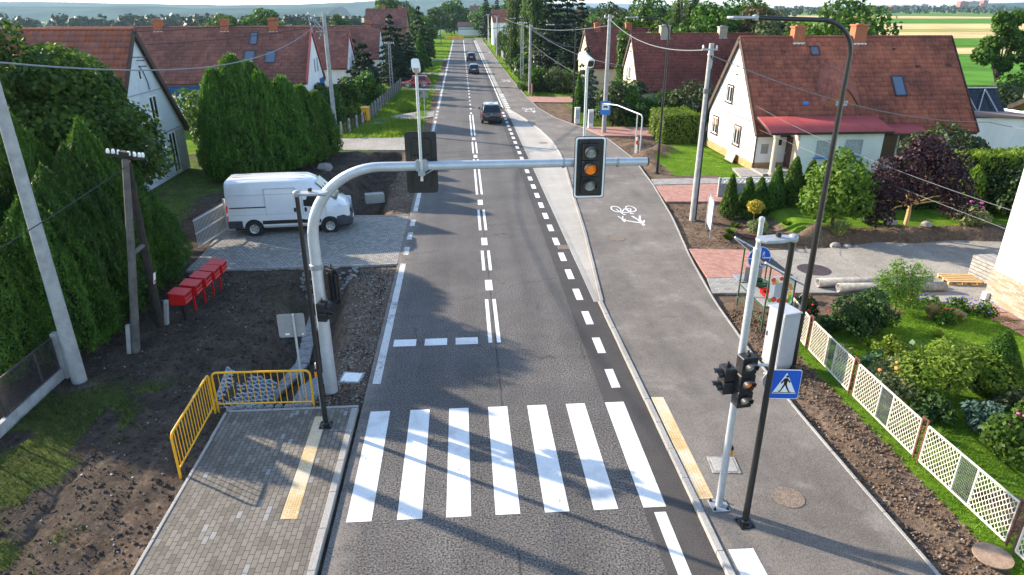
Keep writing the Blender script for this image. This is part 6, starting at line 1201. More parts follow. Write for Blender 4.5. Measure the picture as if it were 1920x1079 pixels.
# trees beyond the right roofs
TB = [('dense green tree behind the chimney of the cream house', 26.5, 76, 3.0, 10.8, 'leaf_green', 4200, 0), ('olive tree left of the spreading walnut', 29.3, 66, 2.6, 9.2, 'leaf_olive', 3600, 0), ('mid green tree behind the yellow house chimney', 20.2, 96, 3.4, 10.8, 'leaf_olive', 3600, 0), ('broad low tree filling the row behind the cream roof', 24, 84, 3.2, 8.8, 'leaf_green', 3600, 0), ('tall tree beyond the brown one', 35.2, 88, 3.8, 11.5, 'leaf_green', 4200, 0), ('fresh green tree between the walnut and the brown tree', 33.6, 70, 2.4, 9.0, 'leaf_light', 3000, 0), ('spreading walnut tree rising behind the white house roof', 33.2, 60, 4.0, 10.6, 'leaf_green', 5200, 0), ('second rounded crown beside the walnut behind the roof', 37.2, 62, 2.4, 7.6, 'leaf_green', 3000, 0), ('reddish brown tree between walnut and pale greens', 32.2, 76, 3.2, 10.4, 'leaf_brown', 4200, 0), ('light green tree behind the roof of the cream house', 29, 84, 3.6, 10.2, 'leaf_olive', 4200, 0), ('yellowish green tree left of the brown one', 28.5, 92, 3.4, 9.2, 'leaf_green', 3600, 0), ('bright leafy tree behind the cream house chimneys', 23.5, 92, 3.6, 11.4, 'leaf_green', 4200, 0), ('rounded tree beyond the yellow house roof', 22, 104, 4, 9.6, 'leaf_olive', 3600, 0), ('low tree filling the gap behind the white house roof', 30, 70, 2.6, 7.4, 'leaf_olive', 3200, 0), ('pale low tree right of the walnut by the fields', 41.5, 68, 2.8, 6.4, 'leaf_olive', 2600, 0), ('dark tree behind the pines toward the plain', 25, 130, 4, 9, 'leaf_linden', 3000, 0), ('dark tree by the distant grey brown house', 30, 150, 5, 9, 'leaf_linden', 3000, 0), ('tree in the distance above the yellow house', 19.5, 140, 4, 8.4, 'leaf_linden', 2600, 0)]
for i, (lb, x, y, r, h, m_, n, _) in enumerate(TB): broadleaf('tree', lb, (x, y, gh(x, y)), rblobs(20, r*1.08, h*.84, h*.14, 140+i, .48), int(n*1.5), .42, .3, m_, 140+i, tr=.22)
weeping('pale drooping willow behind the cream house', (25.3, 80, -.4), 12.2, 3.0, 8000, 160)
t = broadleaf('tree', 'lone tree with gaps in its crown standing before the fields', (50.2, 62, -.2), [(.2, 0, 4.8, .8, .8, .6), (-1.9, 0, 5.6, 1., 1., .75), (-1.2, .3, 6.6, .9, .9, .7), (1.6, 0, 5.7, 1.1, 1., .7), (.9, .2, 7.0, 1.05, 1., .8), (-.5, 0, 8.2, 1.1, 1., .8), (.4, 0, 8.9, .9, .9, .6), (-1.2, 0, 8.8, .7, .7, .5), (2.1, 0, 6.6, .6, .6, .4)], 5200, .34, .24, 'leaf_green', 170, tr=.2)
for x, y, r, h, lb, m_ in ((43, 52, 2.4, 3.8, 'leafy bush behind the solar rack', 'leaf_olive'), (46.5, 54, 2.8, 4.4, 'dark leafy bush at the foot of the lone tree', 'leaf_green'), (50.5, 56, 2.6, 4.4, 'dark bush near the garage roof corner', 'leaf_linden'), (47.5, 50, 2.2, 3.2, 'bush between solar rack and garage roof', 'leaf_linden'), (41.5, 47, 1.6, 2.3, 'bright small bush right of the shed wall', 'leaf_lime'), (52, 60, 2.6, 5.2, 'large bush right of the lone tree', 'leaf_green')): broadleaf('bush', lb, (x, y, gh(x, y)), rblobs(12, r, h, 0, int(x*y)), 2600, .34, .22, m_, int(x*7+y), cat='bush')
# --- garden of the white house
t0 = conifer('small_thuja', 'small pointed thuja nearest the red banner', (12.75, 30.5, 0), 2.1, .50, 2600, .14, .055, 'leaf_thuja', 181, CONE, .78, 'row of small thujas before the white house', 'conifer', ragged=.15)
for i, (x, s, lb) in enumerate(((13.62, .95, 'second small thuja counted from the red banner'), (14.28, .93, 'third small thuja counted from the red banner'), (14.95, .98, 'fourth small thuja counted from the red banner'), (15.85, 1.12, 'fifth and tallest small thuja of the row'), (16.6, 1.06, 'sixth small thuja, just behind the flowering rose'), (17.3, 1.02, 'last small thuja beside the light green tree'))): dup(t0, (x, 30.5+.15*(i % 2), gh(x, 30.5)), i*1.2, lb, (s*1.15, s*1.15, s))
broadleaf('magnolia', 'light green rounded tree by the tall curved lamp', (16.0, 27.0, gh(16, 27)), [(0, 0, 1.6, 1.3, 1.2, 1.0), (-.8, 0, 1.1, .8, .8, .7), (.8, -.2, 1.2, .8, .8, .7), (0, -.3, 2.5, .9, .9, .7), (-.5, .2, 2.2, .8, .8, .6), (.55, .1, 2.1, .8, .8, .6), (-.1, 0, 3.0, .5, .5, .5)], 5200, .20, .12, 'leaf_light', 182, bark='bark', tr=.07)
q = [(x, y, z, s, s, s*.8) for x, y, z, s in ((-1.5, 0, 1.9, .8), (-1.0, .3, 2.5, .8), (-.4, -.2, 2.9, .85), (.3, .1, 3.3, .8), (.9, -.1, 3.0, .85), (1.5, .2, 2.6, .8), (1.9, 0, 2.0, .7), (.2, -.4, 2.3, .9), (1.2, -.4, 2.1, .8), (-1.9, -.1, 1.2, .75), (-1.6, -.5, .7, .6), (1.9, -.4, 1.1, .75), (2.2, 0, 1.4, .6), (-.7, -.5, 1.8, .8), (.6, .5, 3.5, .6), (-.1, 0, 3.55, .45))]
broadleaf('smoke_tree', 'dark purple smoke tree with pale forked trunk', (19.4, 27.0, gh(19.4, 27)), q, 9000, .15, .10, 'leaf_purple', 183, bark='wood_pale', tr=.09, shell=(.5, 1.1))
broadleaf('viburnum', 'glossy green bush behind the purple tree by the shed', (25.0, 33.2, .1), [(-1.3, 0, 2.6, 1., .9, .8), (0, 0, 3.0, 1.2, 1., .8), (1.3, 0, 2.5, 1.1, .9, .7), (.5, -.4, 1.8, 1.2, .9, .9), (-.8, -.3, 1.6, 1.1, .9, .9), (2., .1, 2.4, .6, .6, .4)], 5000, .22, .14, 'leaf_olive', 184, cat='bush')
boxhedge('tall yellow topped hedge at the garden end', 23.3, 28.5, 29.2, 30.8, 2.6, 9000, .2, .09, 'leaf_lime', 185); broadleaf('bush', 'dark leafy bush in front of the yellow topped hedge', (25.2, 28.6, gh(25.2, 28.6)), rblobs(12, 1.4, 2.0, 0, 186), 5000, .16, .1, 'leaf_box', 186, cat='bush'); conifer('garden_shrub', 'bright upright conifer at the corner of the yellow topped hedge', (23.6, 28.9, .55), 2.1, .55, 1800, .2, .08, 'leaf_lime', 187, COLUMN, .7, None, 'shrub'); boxhedge('low dark hedge behind the purple tree', 17.8, 23.0, 29.5, 30.4, 1.3, 4500, .18, .09, 'leaf_thuja_deep', 188)
def heads(t, n, r, H, sz, mat, seed, name='flowers', flat=.6):
    g = random.Random(seed); q = MB()
    for i in range(n):
        a = g.random()*6.28; u = g.random()**.5; q.ball((r*u*math.cos(a), r*u*math.sin(a), H*(1-.35*u*u)+g.uniform(-.08, .05)), sz*g.uniform(.7, 1.2), 6, sq=(1, 1, flat), jit=.15)
    return q.obj(name, mat, t)
def smallbush(name, label, x, y, r, h, n, L, W, mat, seed, fl=None, cat='shrub'):
    t = broadleaf(name, label, (x, y, gh(x, y)), rblobs(9, r*.86, h*.92, 0, seed, .48), n, L, W, mat, seed, cat=cat)
    if fl: heads(t, *fl, seed)
    return t
smallbush('hydrangea', 'pink flowering hydrangea beside a yellow green one', 23.2, 27.9, .45, .75, 900, .13, .1, 'leaf_hydrangea', 191, (16, .42, .85, .09, 'flower_pink')); smallbush('hydrangea', 'yellow green flowering hydrangea beside the pink one', 22.3, 27.9, .42, .7, 900, .13, .1, 'leaf_variegated', 192); smallbush('garden_shrub', 'loose yellow green clump in front of the hydrangeas', 22.6, 27.2, .8, .6, 1500, .16, .08, 'leaf_variegated', 193)
smallbush('garden_shrub', 'small dark rounded shrub at the foot of the purple tree', 18.0, 27.6, .42, .6, 1200, .09, .06, 'leaf_box', 194); smallbush('rose_bush', 'tall pale rose bush with orange blooms before the small thujas', 17.15, 29.9, .45, 1.7, 1500, .13, .09, 'leaf_olive', 195, (8, .35, 1.8, .07, 'flower_orange'))
smallbush('variegated_bush', 'rounded yellow green variegated bush below the yellow topiary', 13.2, 28.0, .5, .75, 1700, .1, .06, 'leaf_variegated', 196)
t = T('topiary', 'bright yellow ball topiary on a stem above the variegated bush', 'shrub', (13.05, 28.3, gh(13, 28.3))); v, f = blob_leaves([(0, 0, 1.22, .33, .33, .26)], 900, .12, .07, seed=197, shell=(.5, 1.15)); npmesh('crown', v, f, 'leaf_yellow', t); q = MB(); q.tube([(0, 0, 0), (0, 0, 1.15)], .025, 6); q.obj('stem', 'bark', t)
def tuft(name, label, x, y, n, h, r, mat, seed, cat='grass clump', W=.02):
    g = np.random.default_rng(seed); a = g.random(n)*6.28; u = g.random(n); o = np.stack([np.cos(a), np.sin(a), 0*a], 1); b = o*(r*.25*u)[:, None]; tip = o*(r*(.3+.7*u))[:, None]+np.array([0, 0, 1])*(h*(.6+.5*g.random(n))*(1-.35*u))[:, None]; mid = (b+tip)/2+np.array([0, 0, 1])*(h*.2*u)[:, None]; sd = np.stack([-np.sin(a), np.cos(a), 0*a], 1)*W
    v = np.stack([b-sd, b+sd, mid+sd*.8, mid-sd*.8, tip], 1).reshape(-1, 3); k = np.arange(n)[:, None]*5; F = np.concatenate([k+np.array([[0, 1, 2, 3]]), k+np.array([[3, 2, 4, 4]])])
    v2 = np.stack([b-sd, b+sd, mid+sd*.8, mid-sd*.8, tip+sd*.1, tip-sd*.1], 1).reshape(-1, 3); k = np.arange(n)[:, None]*6; F = np.concatenate([k+np.array([[0, 1, 2, 3]]), k+np.array([[3, 2, 4, 5]])])
    return tag(npmesh(name, v2, F, mat, loc=(x, y, gh(x, y))), label, cat)
tuft('grass_clump', 'pale flowering grass clump on the soil bank by the curved lamp', 16.0, 26.35, 260, .75, .75, 'leaf_variegated', 201)
for i, (x, y) in enumerate(((12.0, 28.3), (12.6, 29.2), (11.6, 27.4), (13.9, 29.1), (16.9, 28.6), (14.7, 28.5))): tuft('weed_clump', 'low green weeds in the bed below the small thujas', x, y, 150, .25, .35, 'grass_blade', 210+i).__setitem__('group', 'low weeds below the small thujas')
# --- near garden on the right
smallbush('boxwood', 'large dark rounded boxwood inside the white garden fence', 12.3, 18.0, 1.0, 1.35, 9000, .085, .055, 'leaf_box', 221)
broadleaf('willow_bush', 'airy light green willow bush behind the dark boxwood', (14.2, 19.3, .05), [(x, y, z, s, s, s*1.1) for x, y, z, s in ((0, 0, .8, .5), (-.45, 0, 1.0, .38), (.45, 0, 1.0, .38), (.1, .1, 1.35, .34), (-.75, -.1, 1.25, .24), (.8, .1, 1.2, .28), (-.25, .1, 1.6, .22), (.4, 0, 1.6, .2), (.2, -.3, .55, .45))], 3000, .14, .035, 'leaf_light', 222, cat='bush', shell=(.2, 1.2), tr=.03)
smallbush('rose_bush', 'red flowering rose bush at the end of the white fence by the stall', 10.75, 18.9, .5, .9, 1600, .1, .07, 'leaf_box', 223, (12, .5, .95, .06, 'flower_red')); smallbush('rose_bush', 'small rose bush with crimson blooms left of the boxwood', 11.3, 18.1, .4, .6, 900, .1, .07, 'leaf_box', 224, (4, .4, .6, .05, 'flower_red'))
smallbush('spirea', 'bright lime rounded shrub behind the fence', 11.9, 15.9, .62, .85, 3000, .1, .055, 'leaf_lime', 225); smallbush('hosta', 'broad leaved green hosta beside the lime shrub', 11.35, 15.6, .42, .5, 140, .26, .2, 'leaf_hosta', 226); smallbush('hosta', 'grey leaved hosta behind the lime shrub', 12.7, 16.3, .35, .45, 90, .26, .2, 'leaf_hosta', 227)
tuft('daylily', 'fountain of yellow green daylily leaves before the lawn', 12.6, 15.5, 420, .75, .7, 'leaf_lime', 228, 'plant'); tuft('daylily', 'flattened green grass clump in the lawn behind the cone conifer', 13.4, 16.0, 320, .5, .9, 'grass_blade', 229, 'plant')
smallbush('barberry', 'yellow olive shrub with orange tips along the fence', 11.0, 14.5, .75, .85, 2600, .09, .05, 'leaf_variegated', 230, (5, .5, .9, .06, 'flower_orange'))
broadleaf('cypress', 'spreading layered green cypress on bare stems', (12.5, 14.3, .05), [(-.9, 0, .75, .6, .6, .4), (-.3, -.2, .95, .65, .6, .4), (.4, .1, .9, .7, .6, .42), (1.0, 0, .8, .6, .55, .4), (.2, .4, 1.05, .6, .5, .3), (-.5, -.4, .55, .5, .4, .3), (.9, -.5, .6, .45, .4, .3)], 7000, .12, .045, 'leaf_lime', 231, cat='shrub', up=.9, tr=.05)
conifer('cone_conifer', 'dense clipped cone conifer leaning over the lawn', (13.7, 14.3, .05), 1.75, .82, 8500, .075, .03, 'leaf_thuja', 232, lambda u: (1-u)**.7*np.minimum(1, (u+.35)/.45), .6, None, 'conifer', ragged=.08)
smallbush('rose_bush', 'large rose bush with a few pink blooms at the near fence', 12.4, 11.6, .95, 1.25, 4200, .13, .08, 'leaf_green', 233, (12, .85, 1.2, .045, 'flower_pink')); smallbush('rose_bush', 'blue green shrub beside the large rose bush', 12.3, 12.7, .5, .7, 1300, .13, .07, 'leaf_blue_spruce', 234)
smallbush('garden_shrub', 'green shrub with yellow fruit beyond the large rose bush', 13.6, 12.6, .8, 1.0, 2200, .12, .08, 'leaf_green', 235)
smallbush('garden_shrub', 'low mixed green shrub between the white fence and the layered cypress', 11.3, 13.2, .55, .6, 1500, .11, .06, 'leaf_box', 236); smallbush('garden_shrub', 'olive shrub under the cone conifer beside the rose bush', 13.3, 13.1, .6, .75, 1600, .12, .07, 'leaf_olive', 237); smallbush('garden_shrub', 'light green shrub in the near corner behind the large rose bush', 13.9, 11.4, .7, 1.0, 1800, .12, .07, 'leaf_light', 238, (6, .6, .9, .04, 'flower_pink')); smallbush('garden_shrub', 'small golden leaved shrub next to the hosta along the fence', 10.75, 16.3, .32, .45, 700, .09, .05, 'leaf_variegated', 239)
for i, (x, y) in enumerate(((10.35, 16.6), (10.3, 13.6), (10.25, 12.9), (10.4, 10.6), (10.9, 12.4), (12.0, 17.0), (14.6, 15.2), (14.4, 17.4))): tuft('weed_clump', 'loose tuft of longer grass in the lawn or at the white fence foot', x, y, 120, .3, .3, 'grass_verge' if i % 2 else 'grass_blade', 330+i, 'grass clump', .012).__setitem__('group', 'loose grass tufts in the near garden')
tuft('feather_grass', 'pale straw feather grass between willow bush and lawn', 15.1, 18.75, 300, .55, .28, 'leaf_straw', 241); tuft('fescue', 'grey straw coloured grass dome by the blue flowers', 15.75, 18.55, 420, .38, .4, 'leaf_straw', 242)
for i, (x, y, fm, lb) in enumerate(((15.5, 19.4, 'flower_blue', 'blue flowers behind the grey grass dome'), (16.4, 19.2, 'flower_blue', 'blue flowers nearest the stone plinth house'), (15.0, 19.9, 'flower_orange', 'pink and orange lilies behind the willow bush'), (15.3, 18.3, 'flower_red', 'small red flowers at the lawn edge'), (16.9, 18.8, 'flower_blue', 'sparse blue flowers at the stone path'))): smallbush('flower_clump', lb, x, y, .42, .45, 700, .1, .05, 'leaf_green', 250+i, (14 if 'red' not in fm else 5, .42, .55, .035, fm), 'flowers')
# ------------------------------------------------------------------ grass, clods, pebbles
def scatter_grass(name, regs, h, mat, seed, W=.010, dens=1., z0=.0):
    g = np.random.default_rng(seed); PX = []; PY = []; 
    for x0, x1, y0, y1, n in regs: m = int(n*dens); PX.append(g.uniform(x0, x1, m)); PY.append(g.uniform(y0, y1, m))
    x = np.concatenate(PX); y = np.concatenate(PY); 
    cx = np.clip(np.searchsorted(gx, x)-1, 0, len(gx)-2); cy = np.clip(np.searchsorted(gy, y)-1, 0, len(gy)-2)
    keep = (grass[cy, cx] > .5) | ((grass[cy, cx] > .25) & (g.random(len(x)) < .3)); x = x[keep]; y = y[keep]; cx = cx[keep]; cy = cy[keep]
    fx_ = (x-gx[cx])/(gx[cx+1]-gx[cx]); fy_ = (y-gy[cy])/(gy[cy+1]-gy[cy]); z = (Z[cy, cx]*(1-fx_)+Z[cy, cx+1]*fx_)*(1-fy_)+(Z[cy+1, cx]*(1-fx_)+Z[cy+1, cx+1]*fx_)*fy_
    n = len(x); a = g.random(n)*6.28; hh = h*(.5+.9*g.random(n))*(.6+.8*vnoise(x, y, .8, seed)); b = np.stack([x, y, z-.01], 1); sd = np.stack([np.cos(a), np.sin(a), 0*a], 1)*(W*hh/h)[:, None]; ln = g.normal(size=(n, 2))*.45
    tip = b+np.stack([ln[:, 0]*hh, ln[:, 1]*hh, hh], 1); v = np.stack([b-sd, b+sd, tip], 1).reshape(-1, 3); return tag(npmesh(name, v, np.arange(3*n).reshape(n, 3), mat), kind='stuff')
scatter_grass('lawn_grass', [(10.1, 18.2, 8, 19.8, 60000), (9.7, 10.3, 8, 19.5, 5000), (12.4, 18, 39, 47, 16000)], .06, 'grass_blade', 301, .009)
scatter_grass('rough_grass', [(-12, -7.5, 8, 17, 20000), (-7.5, -3.3, 20.5, 24.6, 3000), (-5.6, -4.2, 32, 36, 2500), (10.2, 14.5, 57, 67, 8000)], .12, 'grass_rough', 302, .009)
scatter_grass('verge_grass', [(-13, -3.2, 53.5, 75, 34000), (-12, -3.1, 75, 125, 30000), (-13, -3.1, 125, 225, 16000), (7.2, 10.5, 80, 200, 8000), (-15, -8, 56, 70, 8000)], .22, 'grass_verge', 303, .03)
scatter_grass('meadow_tussocks', [(-6.4, -4.4, 54.5, 62, 9000), (-6.6, -4.6, 69, 84, 12000), (-6.3, -4.5, 93, 107, 6000)], .55, 'grass_verge', 304, .03)
def clods(name, regs, s0, s1, mat, seed, avoid=True):
    g = np.random.default_rng(seed); X_ = []; Y_ = []
    for x0, x1, y0, y1, n in regs: X_.append(g.uniform(x0, x1, n)); Y_.append(g.uniform(y0, y1, n))
    x = np.concatenate(X_); y = np.concatenate(Y_); cx = np.clip(np.searchsorted(gx, x)-1, 0, len(gx)-2); cy = np.clip(np.searchsorted(gy, y)-1, 0, len(gy)-2); k = grass[cy, cx] < .4; x, y, cx, cy = x[k], y[k], cx[k], cy[k]; z = Z[cy, cx]; n = len(x)
    oc = np.array([[1, 0, 0], [-1, 0, 0], [0, 1, 0], [0, -1, 0], [0, 0, 1], [0, 0, -1], [.7, .7, .3], [-.6, .6, .4]])[:6]; s = (s0+(s1-s0)*g.random(n)**3); v = oc[None]*(s[:, None, None])*(.6+.8*g.random((n, 6, 1)))+np.stack([x, y, z+s*.2], 1)[:, None]; v += g.normal(size=v.shape)*s[:, None, None]*.2
    F = np.array([[0, 2, 4], [2, 1, 4], [1, 3, 4], [3, 0, 4], [2, 0, 5], [1, 2, 5], [3, 1, 5], [0, 3, 5]]); return tag(npmesh(name, v.reshape(-1, 3), (np.arange(n)[:, None, None]*6+F[None]).reshape(-1, 3), mat), kind='stuff')
clods('soil_clods', [(-11, -6.2, 8, 25, 5000), (-6.2, -3, 15, 25, 1600), (-16, -3.5, 32, 48, 3500)], .015, .055, 'clod_dark', 311); clods('soil_clods', [(8.35, 9.8, 8, 20, 4200), (9, 14, 22, 33, 2600), (13.5, 24, 25.7, 27.2, 2600), (9.5, 15, 40, 52, 2200)], .015, .055, 'clod_brown', 312)
clods('pebbles', [(-4.6, -2.8, 15, 24.8, 2600), (-11, -6.2, 8, 25, 500), (8.35, 9.8, 8, 20, 350), (-5, -2.9, 32, 48, 700), (14, 24, 25.7, 27, 200)], .012, .035, 'pebble', 313)
# ------------------------------------------------------------------ vehicles
def loft(mb, rings, mi=0, capa=True, capb=True):
    n = len(rings[0]); vs = [p for r in rings for p in r]; fs = []
    for i in range(len(rings)-1):
        for j in range(n-1): fs.append((i*n+j, i*n+j+1, (i+1)*n+j+1, (i+1)*n+j))
    if capa: fs.append(tuple(range(n-1, -1, -1)))
    if capb: fs.append(tuple((len(rings)-1)*n+j for j in range(n)))
    return mb.add(vs, fs, mi)
def section(x, prof):
    """half section (y,z) from the bottom centre to the roof centre, mirrored to a closed ring"""
    a = [(x, -y, z) for y, z in prof]; b = [(x, y, z) for y, z in prof[::-1]]; return a+b+[a[0]]
def wheel(t, x, y, r, w_, rim='alloy', spokes=5):
    s = 1 if y > 0 else -1; M = Matrix.Rotation(R(-90*s), 4, 'X'); q = MB(); q.lathe([(r*.62, -w_/2), (r*.94, -w_/2), (r, -w_*.3), (r, w_*.3), (r*.94, w_/2), (r*.62, w_/2)], (x, y, r), 22, M=M, cap=False); o = q.obj('wheel', 'rubber', t, smooth=True)
    q = MB(); q.lathe([(r*.62, -w_*.1), (r*.64, w_*.46), (r*.58, w_*.44), (r*.5, w_*.40), (.02, w_*.42)], (x, y, r), 22, M=M); q.obj('rim', rim, o, smooth=True); q = MB()
    for k in range(spokes*2 if spokes > 6 else spokes): a = 2*math.pi*k/(spokes*2 if spokes > 6 else spokes); q.box((x+r*.40*math.cos(a), y+s*w_*.415, r+r*.40*math.sin(a)), (r*.13, .02, r*.13), M=Matrix.Rotation(-a, 4, 'Y'))
    q.obj('rim_holes', 'black_plastic', o)
def panel(mb, pts, off): mb.add([V(*p)+V(*off) for p in pts], [tuple(range(len(pts)))])
# van: nose towards +x, origin at the rear axle ground
t = T('van', 'white high roof panel van parked on the cobbled driveway', 'van', (-9.5, 30.2, .0), R(5)); t.scale = (.955, .97, .97)
def vs_(x, zb, zt, wb, wt, wr): return section(x, [(0, zb), (wb*.9, zb), (wb, zb+.12), (wb*1.0, .8), (wb*.995, 1.25), (wt, max(1.28, zt-.38) if zt > 1.7 else zb+(zt-zb)*.72), (wr, zt-.07 if zt > 1.7 else zt-.08), (wr*.86, zt), (0, zt+.015)])
st = [(-1.12, .42, 2.42, .97, .93, .84), (-1.08, .36, 2.5, 1.0, .95, .86), (0, .34, 2.53, 1.02, .965, .87), (1.6, .34, 2.53, 1.02, .965, .87), (2.45, .34, 2.5, 1.02, .955, .86), (2.8, .34, 2.36, 1.02, .93, .82), (3.05, .34, 2.16, 1.02, .90, .79), (3.3, .34, 1.93, 1.01, .88, .78), (3.62, .34, 1.62, 1.0, .9, .82), (3.82, .34, 1.42, .99, .93, .84), (4.1, .34, 1.24, .96, .9, .76), (4.27, .36, 1.06, .9, .82, .66), (4.36, .42, .88, .8, .7, .55)]
q = MB(); loft(q, [vs_(*s) for s in st]); q.obj('body', 'van_white', t, smooth=True)
q = MB(); q.add([(2.92, -.72, 2.31), (2.92, .72, 2.31), (3.80, .78, 1.475), (3.80, -.78, 1.475)], [(0, 1, 2, 3)]); o = q.obj('windscreen', 'glass_dark', t); o.location = (.02, 0, .025); o.modifiers.new('s', 'SOLIDIFY').thickness = .01
q = MB(); q.add([(3.5, -.25, 1.79), (3.3, -.05, 1.98), (3.52, .1, 1.77), (3.62, -.1, 1.67)], [(0, 1, 2, 3)]); q.add([(3.3, -.45, 1.98), (3.15, -.35, 2.11), (3.3, -.2, 1.98)], [(0, 1, 2)]); q2 = q.obj('sticker', 'veg_yellow', o); q2.location = (.01, 0, .015)
q = MB(); q.add([(3.2, .2, 2.06), (3.2, .42, 2.06), (3.4, .45, 1.875), (3.4, .2, 1.875)], [(0, 1, 2, 3)]); q2 = q.obj('paper', 'sign_white', o); q2.location = (.01, 0, .015)
for s in (-1, 1):
    q = MB(); pl = [(2.32, 1.32), (2.32, 2.0), (2.86, 2.0), (3.28, 1.66), (3.36, 1.38), (2.95, 1.26)]; yy = lambda z: s*(1.022-(z-1.25)*.105) if z > 1.25 else s*1.022
    q.add([(x, yy(z)+s*.006, z) for x, z in (pl if s < 0 else pl[::-1])], [tuple(range(6))]); o = q.obj('side_window', 'glass_dark', t)
    if s < 0: q = MB(); q.add([(x, yy(z)+s*.012, z) for x, z in ((2.36, 1.76), (2.36, 1.96), (2.66, 1.96), (2.66, 1.76))][::-1], [(0, 1, 2, 3)]); q.obj('sticker', simple('teal', (.05, .42, .42), .5).name, o)
    q = MB()
    for x0, x1, z in ((-.98, .62, 1.345),): q.box(((x0+x1)/2, s*1.02, z), (x1-x0, .03, .045))
    q.obj('door_rail', 'black_plastic', t); q = MB()
    for x, z0, z1 in ((.62, .5, 2.18), (2.0, .5, 2.18), (2.28, .45, 2.1), (3.3, .6, 1.3)): q.box((x, s*1.0, (z0+z1)/2), (.014, .055, z1-z0), M=Matrix.Rotation(-s*R(1.2), 4, 'X'))
    q.beam((.62, s*.985, 2.18), (2.0, s*.985, 2.18), .04, .014); q.beam((-1.0, s*.992, 1.92), (2.2, s*.992, 1.92), .02, .01); q.beam((-1.0, s*1.015, 1.0), (2.25, s*1.015, 1.0), .02, .012); q.obj('door_seam', 'grey_box', t)
    q = MB(); q.box((1.35, s*1.02, .62), (1.9, .05, .17)); q.box((2.65, s*1.02, .60), (.8, .05, .16)); q.obj('side_trim', 'black_plastic', t, bevel=.01)
    q = MB(); q.box((1.92, s*1.03, 1.16), (.1, .04, .2)); q.obj('door_handle', 'black_plastic', t, bevel=.015); q = MB(); q.box((2.4, s*1.03, 1.16), (.1, .04, .2)); q.obj('door_handle', 'black_plastic', t, bevel=.015)
    for x in (0, 3.45): q = MB(); q.lathe([(.0001, 0), (.43, 0), (.43, .028), (.0001, .028)], (x, s*1.0, .36), 24, M=Matrix.Rotation(R(-90*s), 4, 'X')); q.obj('wheel_arch', 'black_plastic', t)
    for x in (0, 3.45): wheel(t, x, s*.965, .345, .23)
    q = MB(); q.box((3.15, s*1.13, 1.42), (.16, .2, .34)); q.box((3.2, s*1.02, 1.3), (.1, .12, .1)); q.obj('mirror', 'black_plastic', t, bevel=.03)
    q = MB(); q.box((-1.1, s*.93, 1.15), (.09, .13, .62)); q.obj('tail_light', 'tail_red', t, bevel=.02); q = MB(); q.box((-1.105, s*.93, 1.05), (.09, .132, .14)); q.obj('reverse_light', 'sign_white', t)
    q = MB(); q.add([(4.0, s*.955, 1.2), (3.86, s*.975, 1.36), (4.18, s*.84, 1.19), (4.32, s*.7, 1.0), (4.25, s*.88, .98)], [(0, 1, 2, 3, 4) if s < 0 else (4, 3, 2, 1, 0)]); o = q.obj('headlight', 'headlight', t); o.modifiers.new('s', 'SOLIDIFY').thickness = .03
q = MB(); loft(q, [section(x, [(0, .28), (w_*.92, .28), (w_, .36), (w_, z1-.06), (w_*.95, z1), (0, z1)]) for x, w_, z1 in ((3.78, 1.03, .78), (4.1, 1.0, .84), (4.36, .88, .72), (4.45, .66, .6))]); q.obj('front_bumper', simple('bumper_blue_black', (.03, .035, .045), .6).name, t, smooth=True)
q = MB(); q.box((4.395, 0, .86), (.06, .9, .2)); o = q.obj('grille', 'black_plastic', t, bevel=.02); q = MB(); q.cyl((4.42, 0, .95), (4.435, 0, .95), .06, 14); q.obj('emblem', 'alloy', o)
q = MB(); q.box((4.45, 0, .5), (.03, .52, .11)); q.obj('number_plate', 'sign_white', t)
q = MB(); q.box((-.82, 0, .56), (.66, 2.08, .36)); q.obj('rear_bumper', 'bumper_blue_black', t, bevel=.05)
q = MB(); q.box((1.7, 0, .3), (5.2, 1.7, .12)); q.obj('underbody', 'rubber', t); q = MB(); [q.beam((-.9, y, 2.545), (2.4, y, 2.53), .05, .02) for y in (-.55, 0, .55)]; q.obj('roof_rib', 'van_white', t)
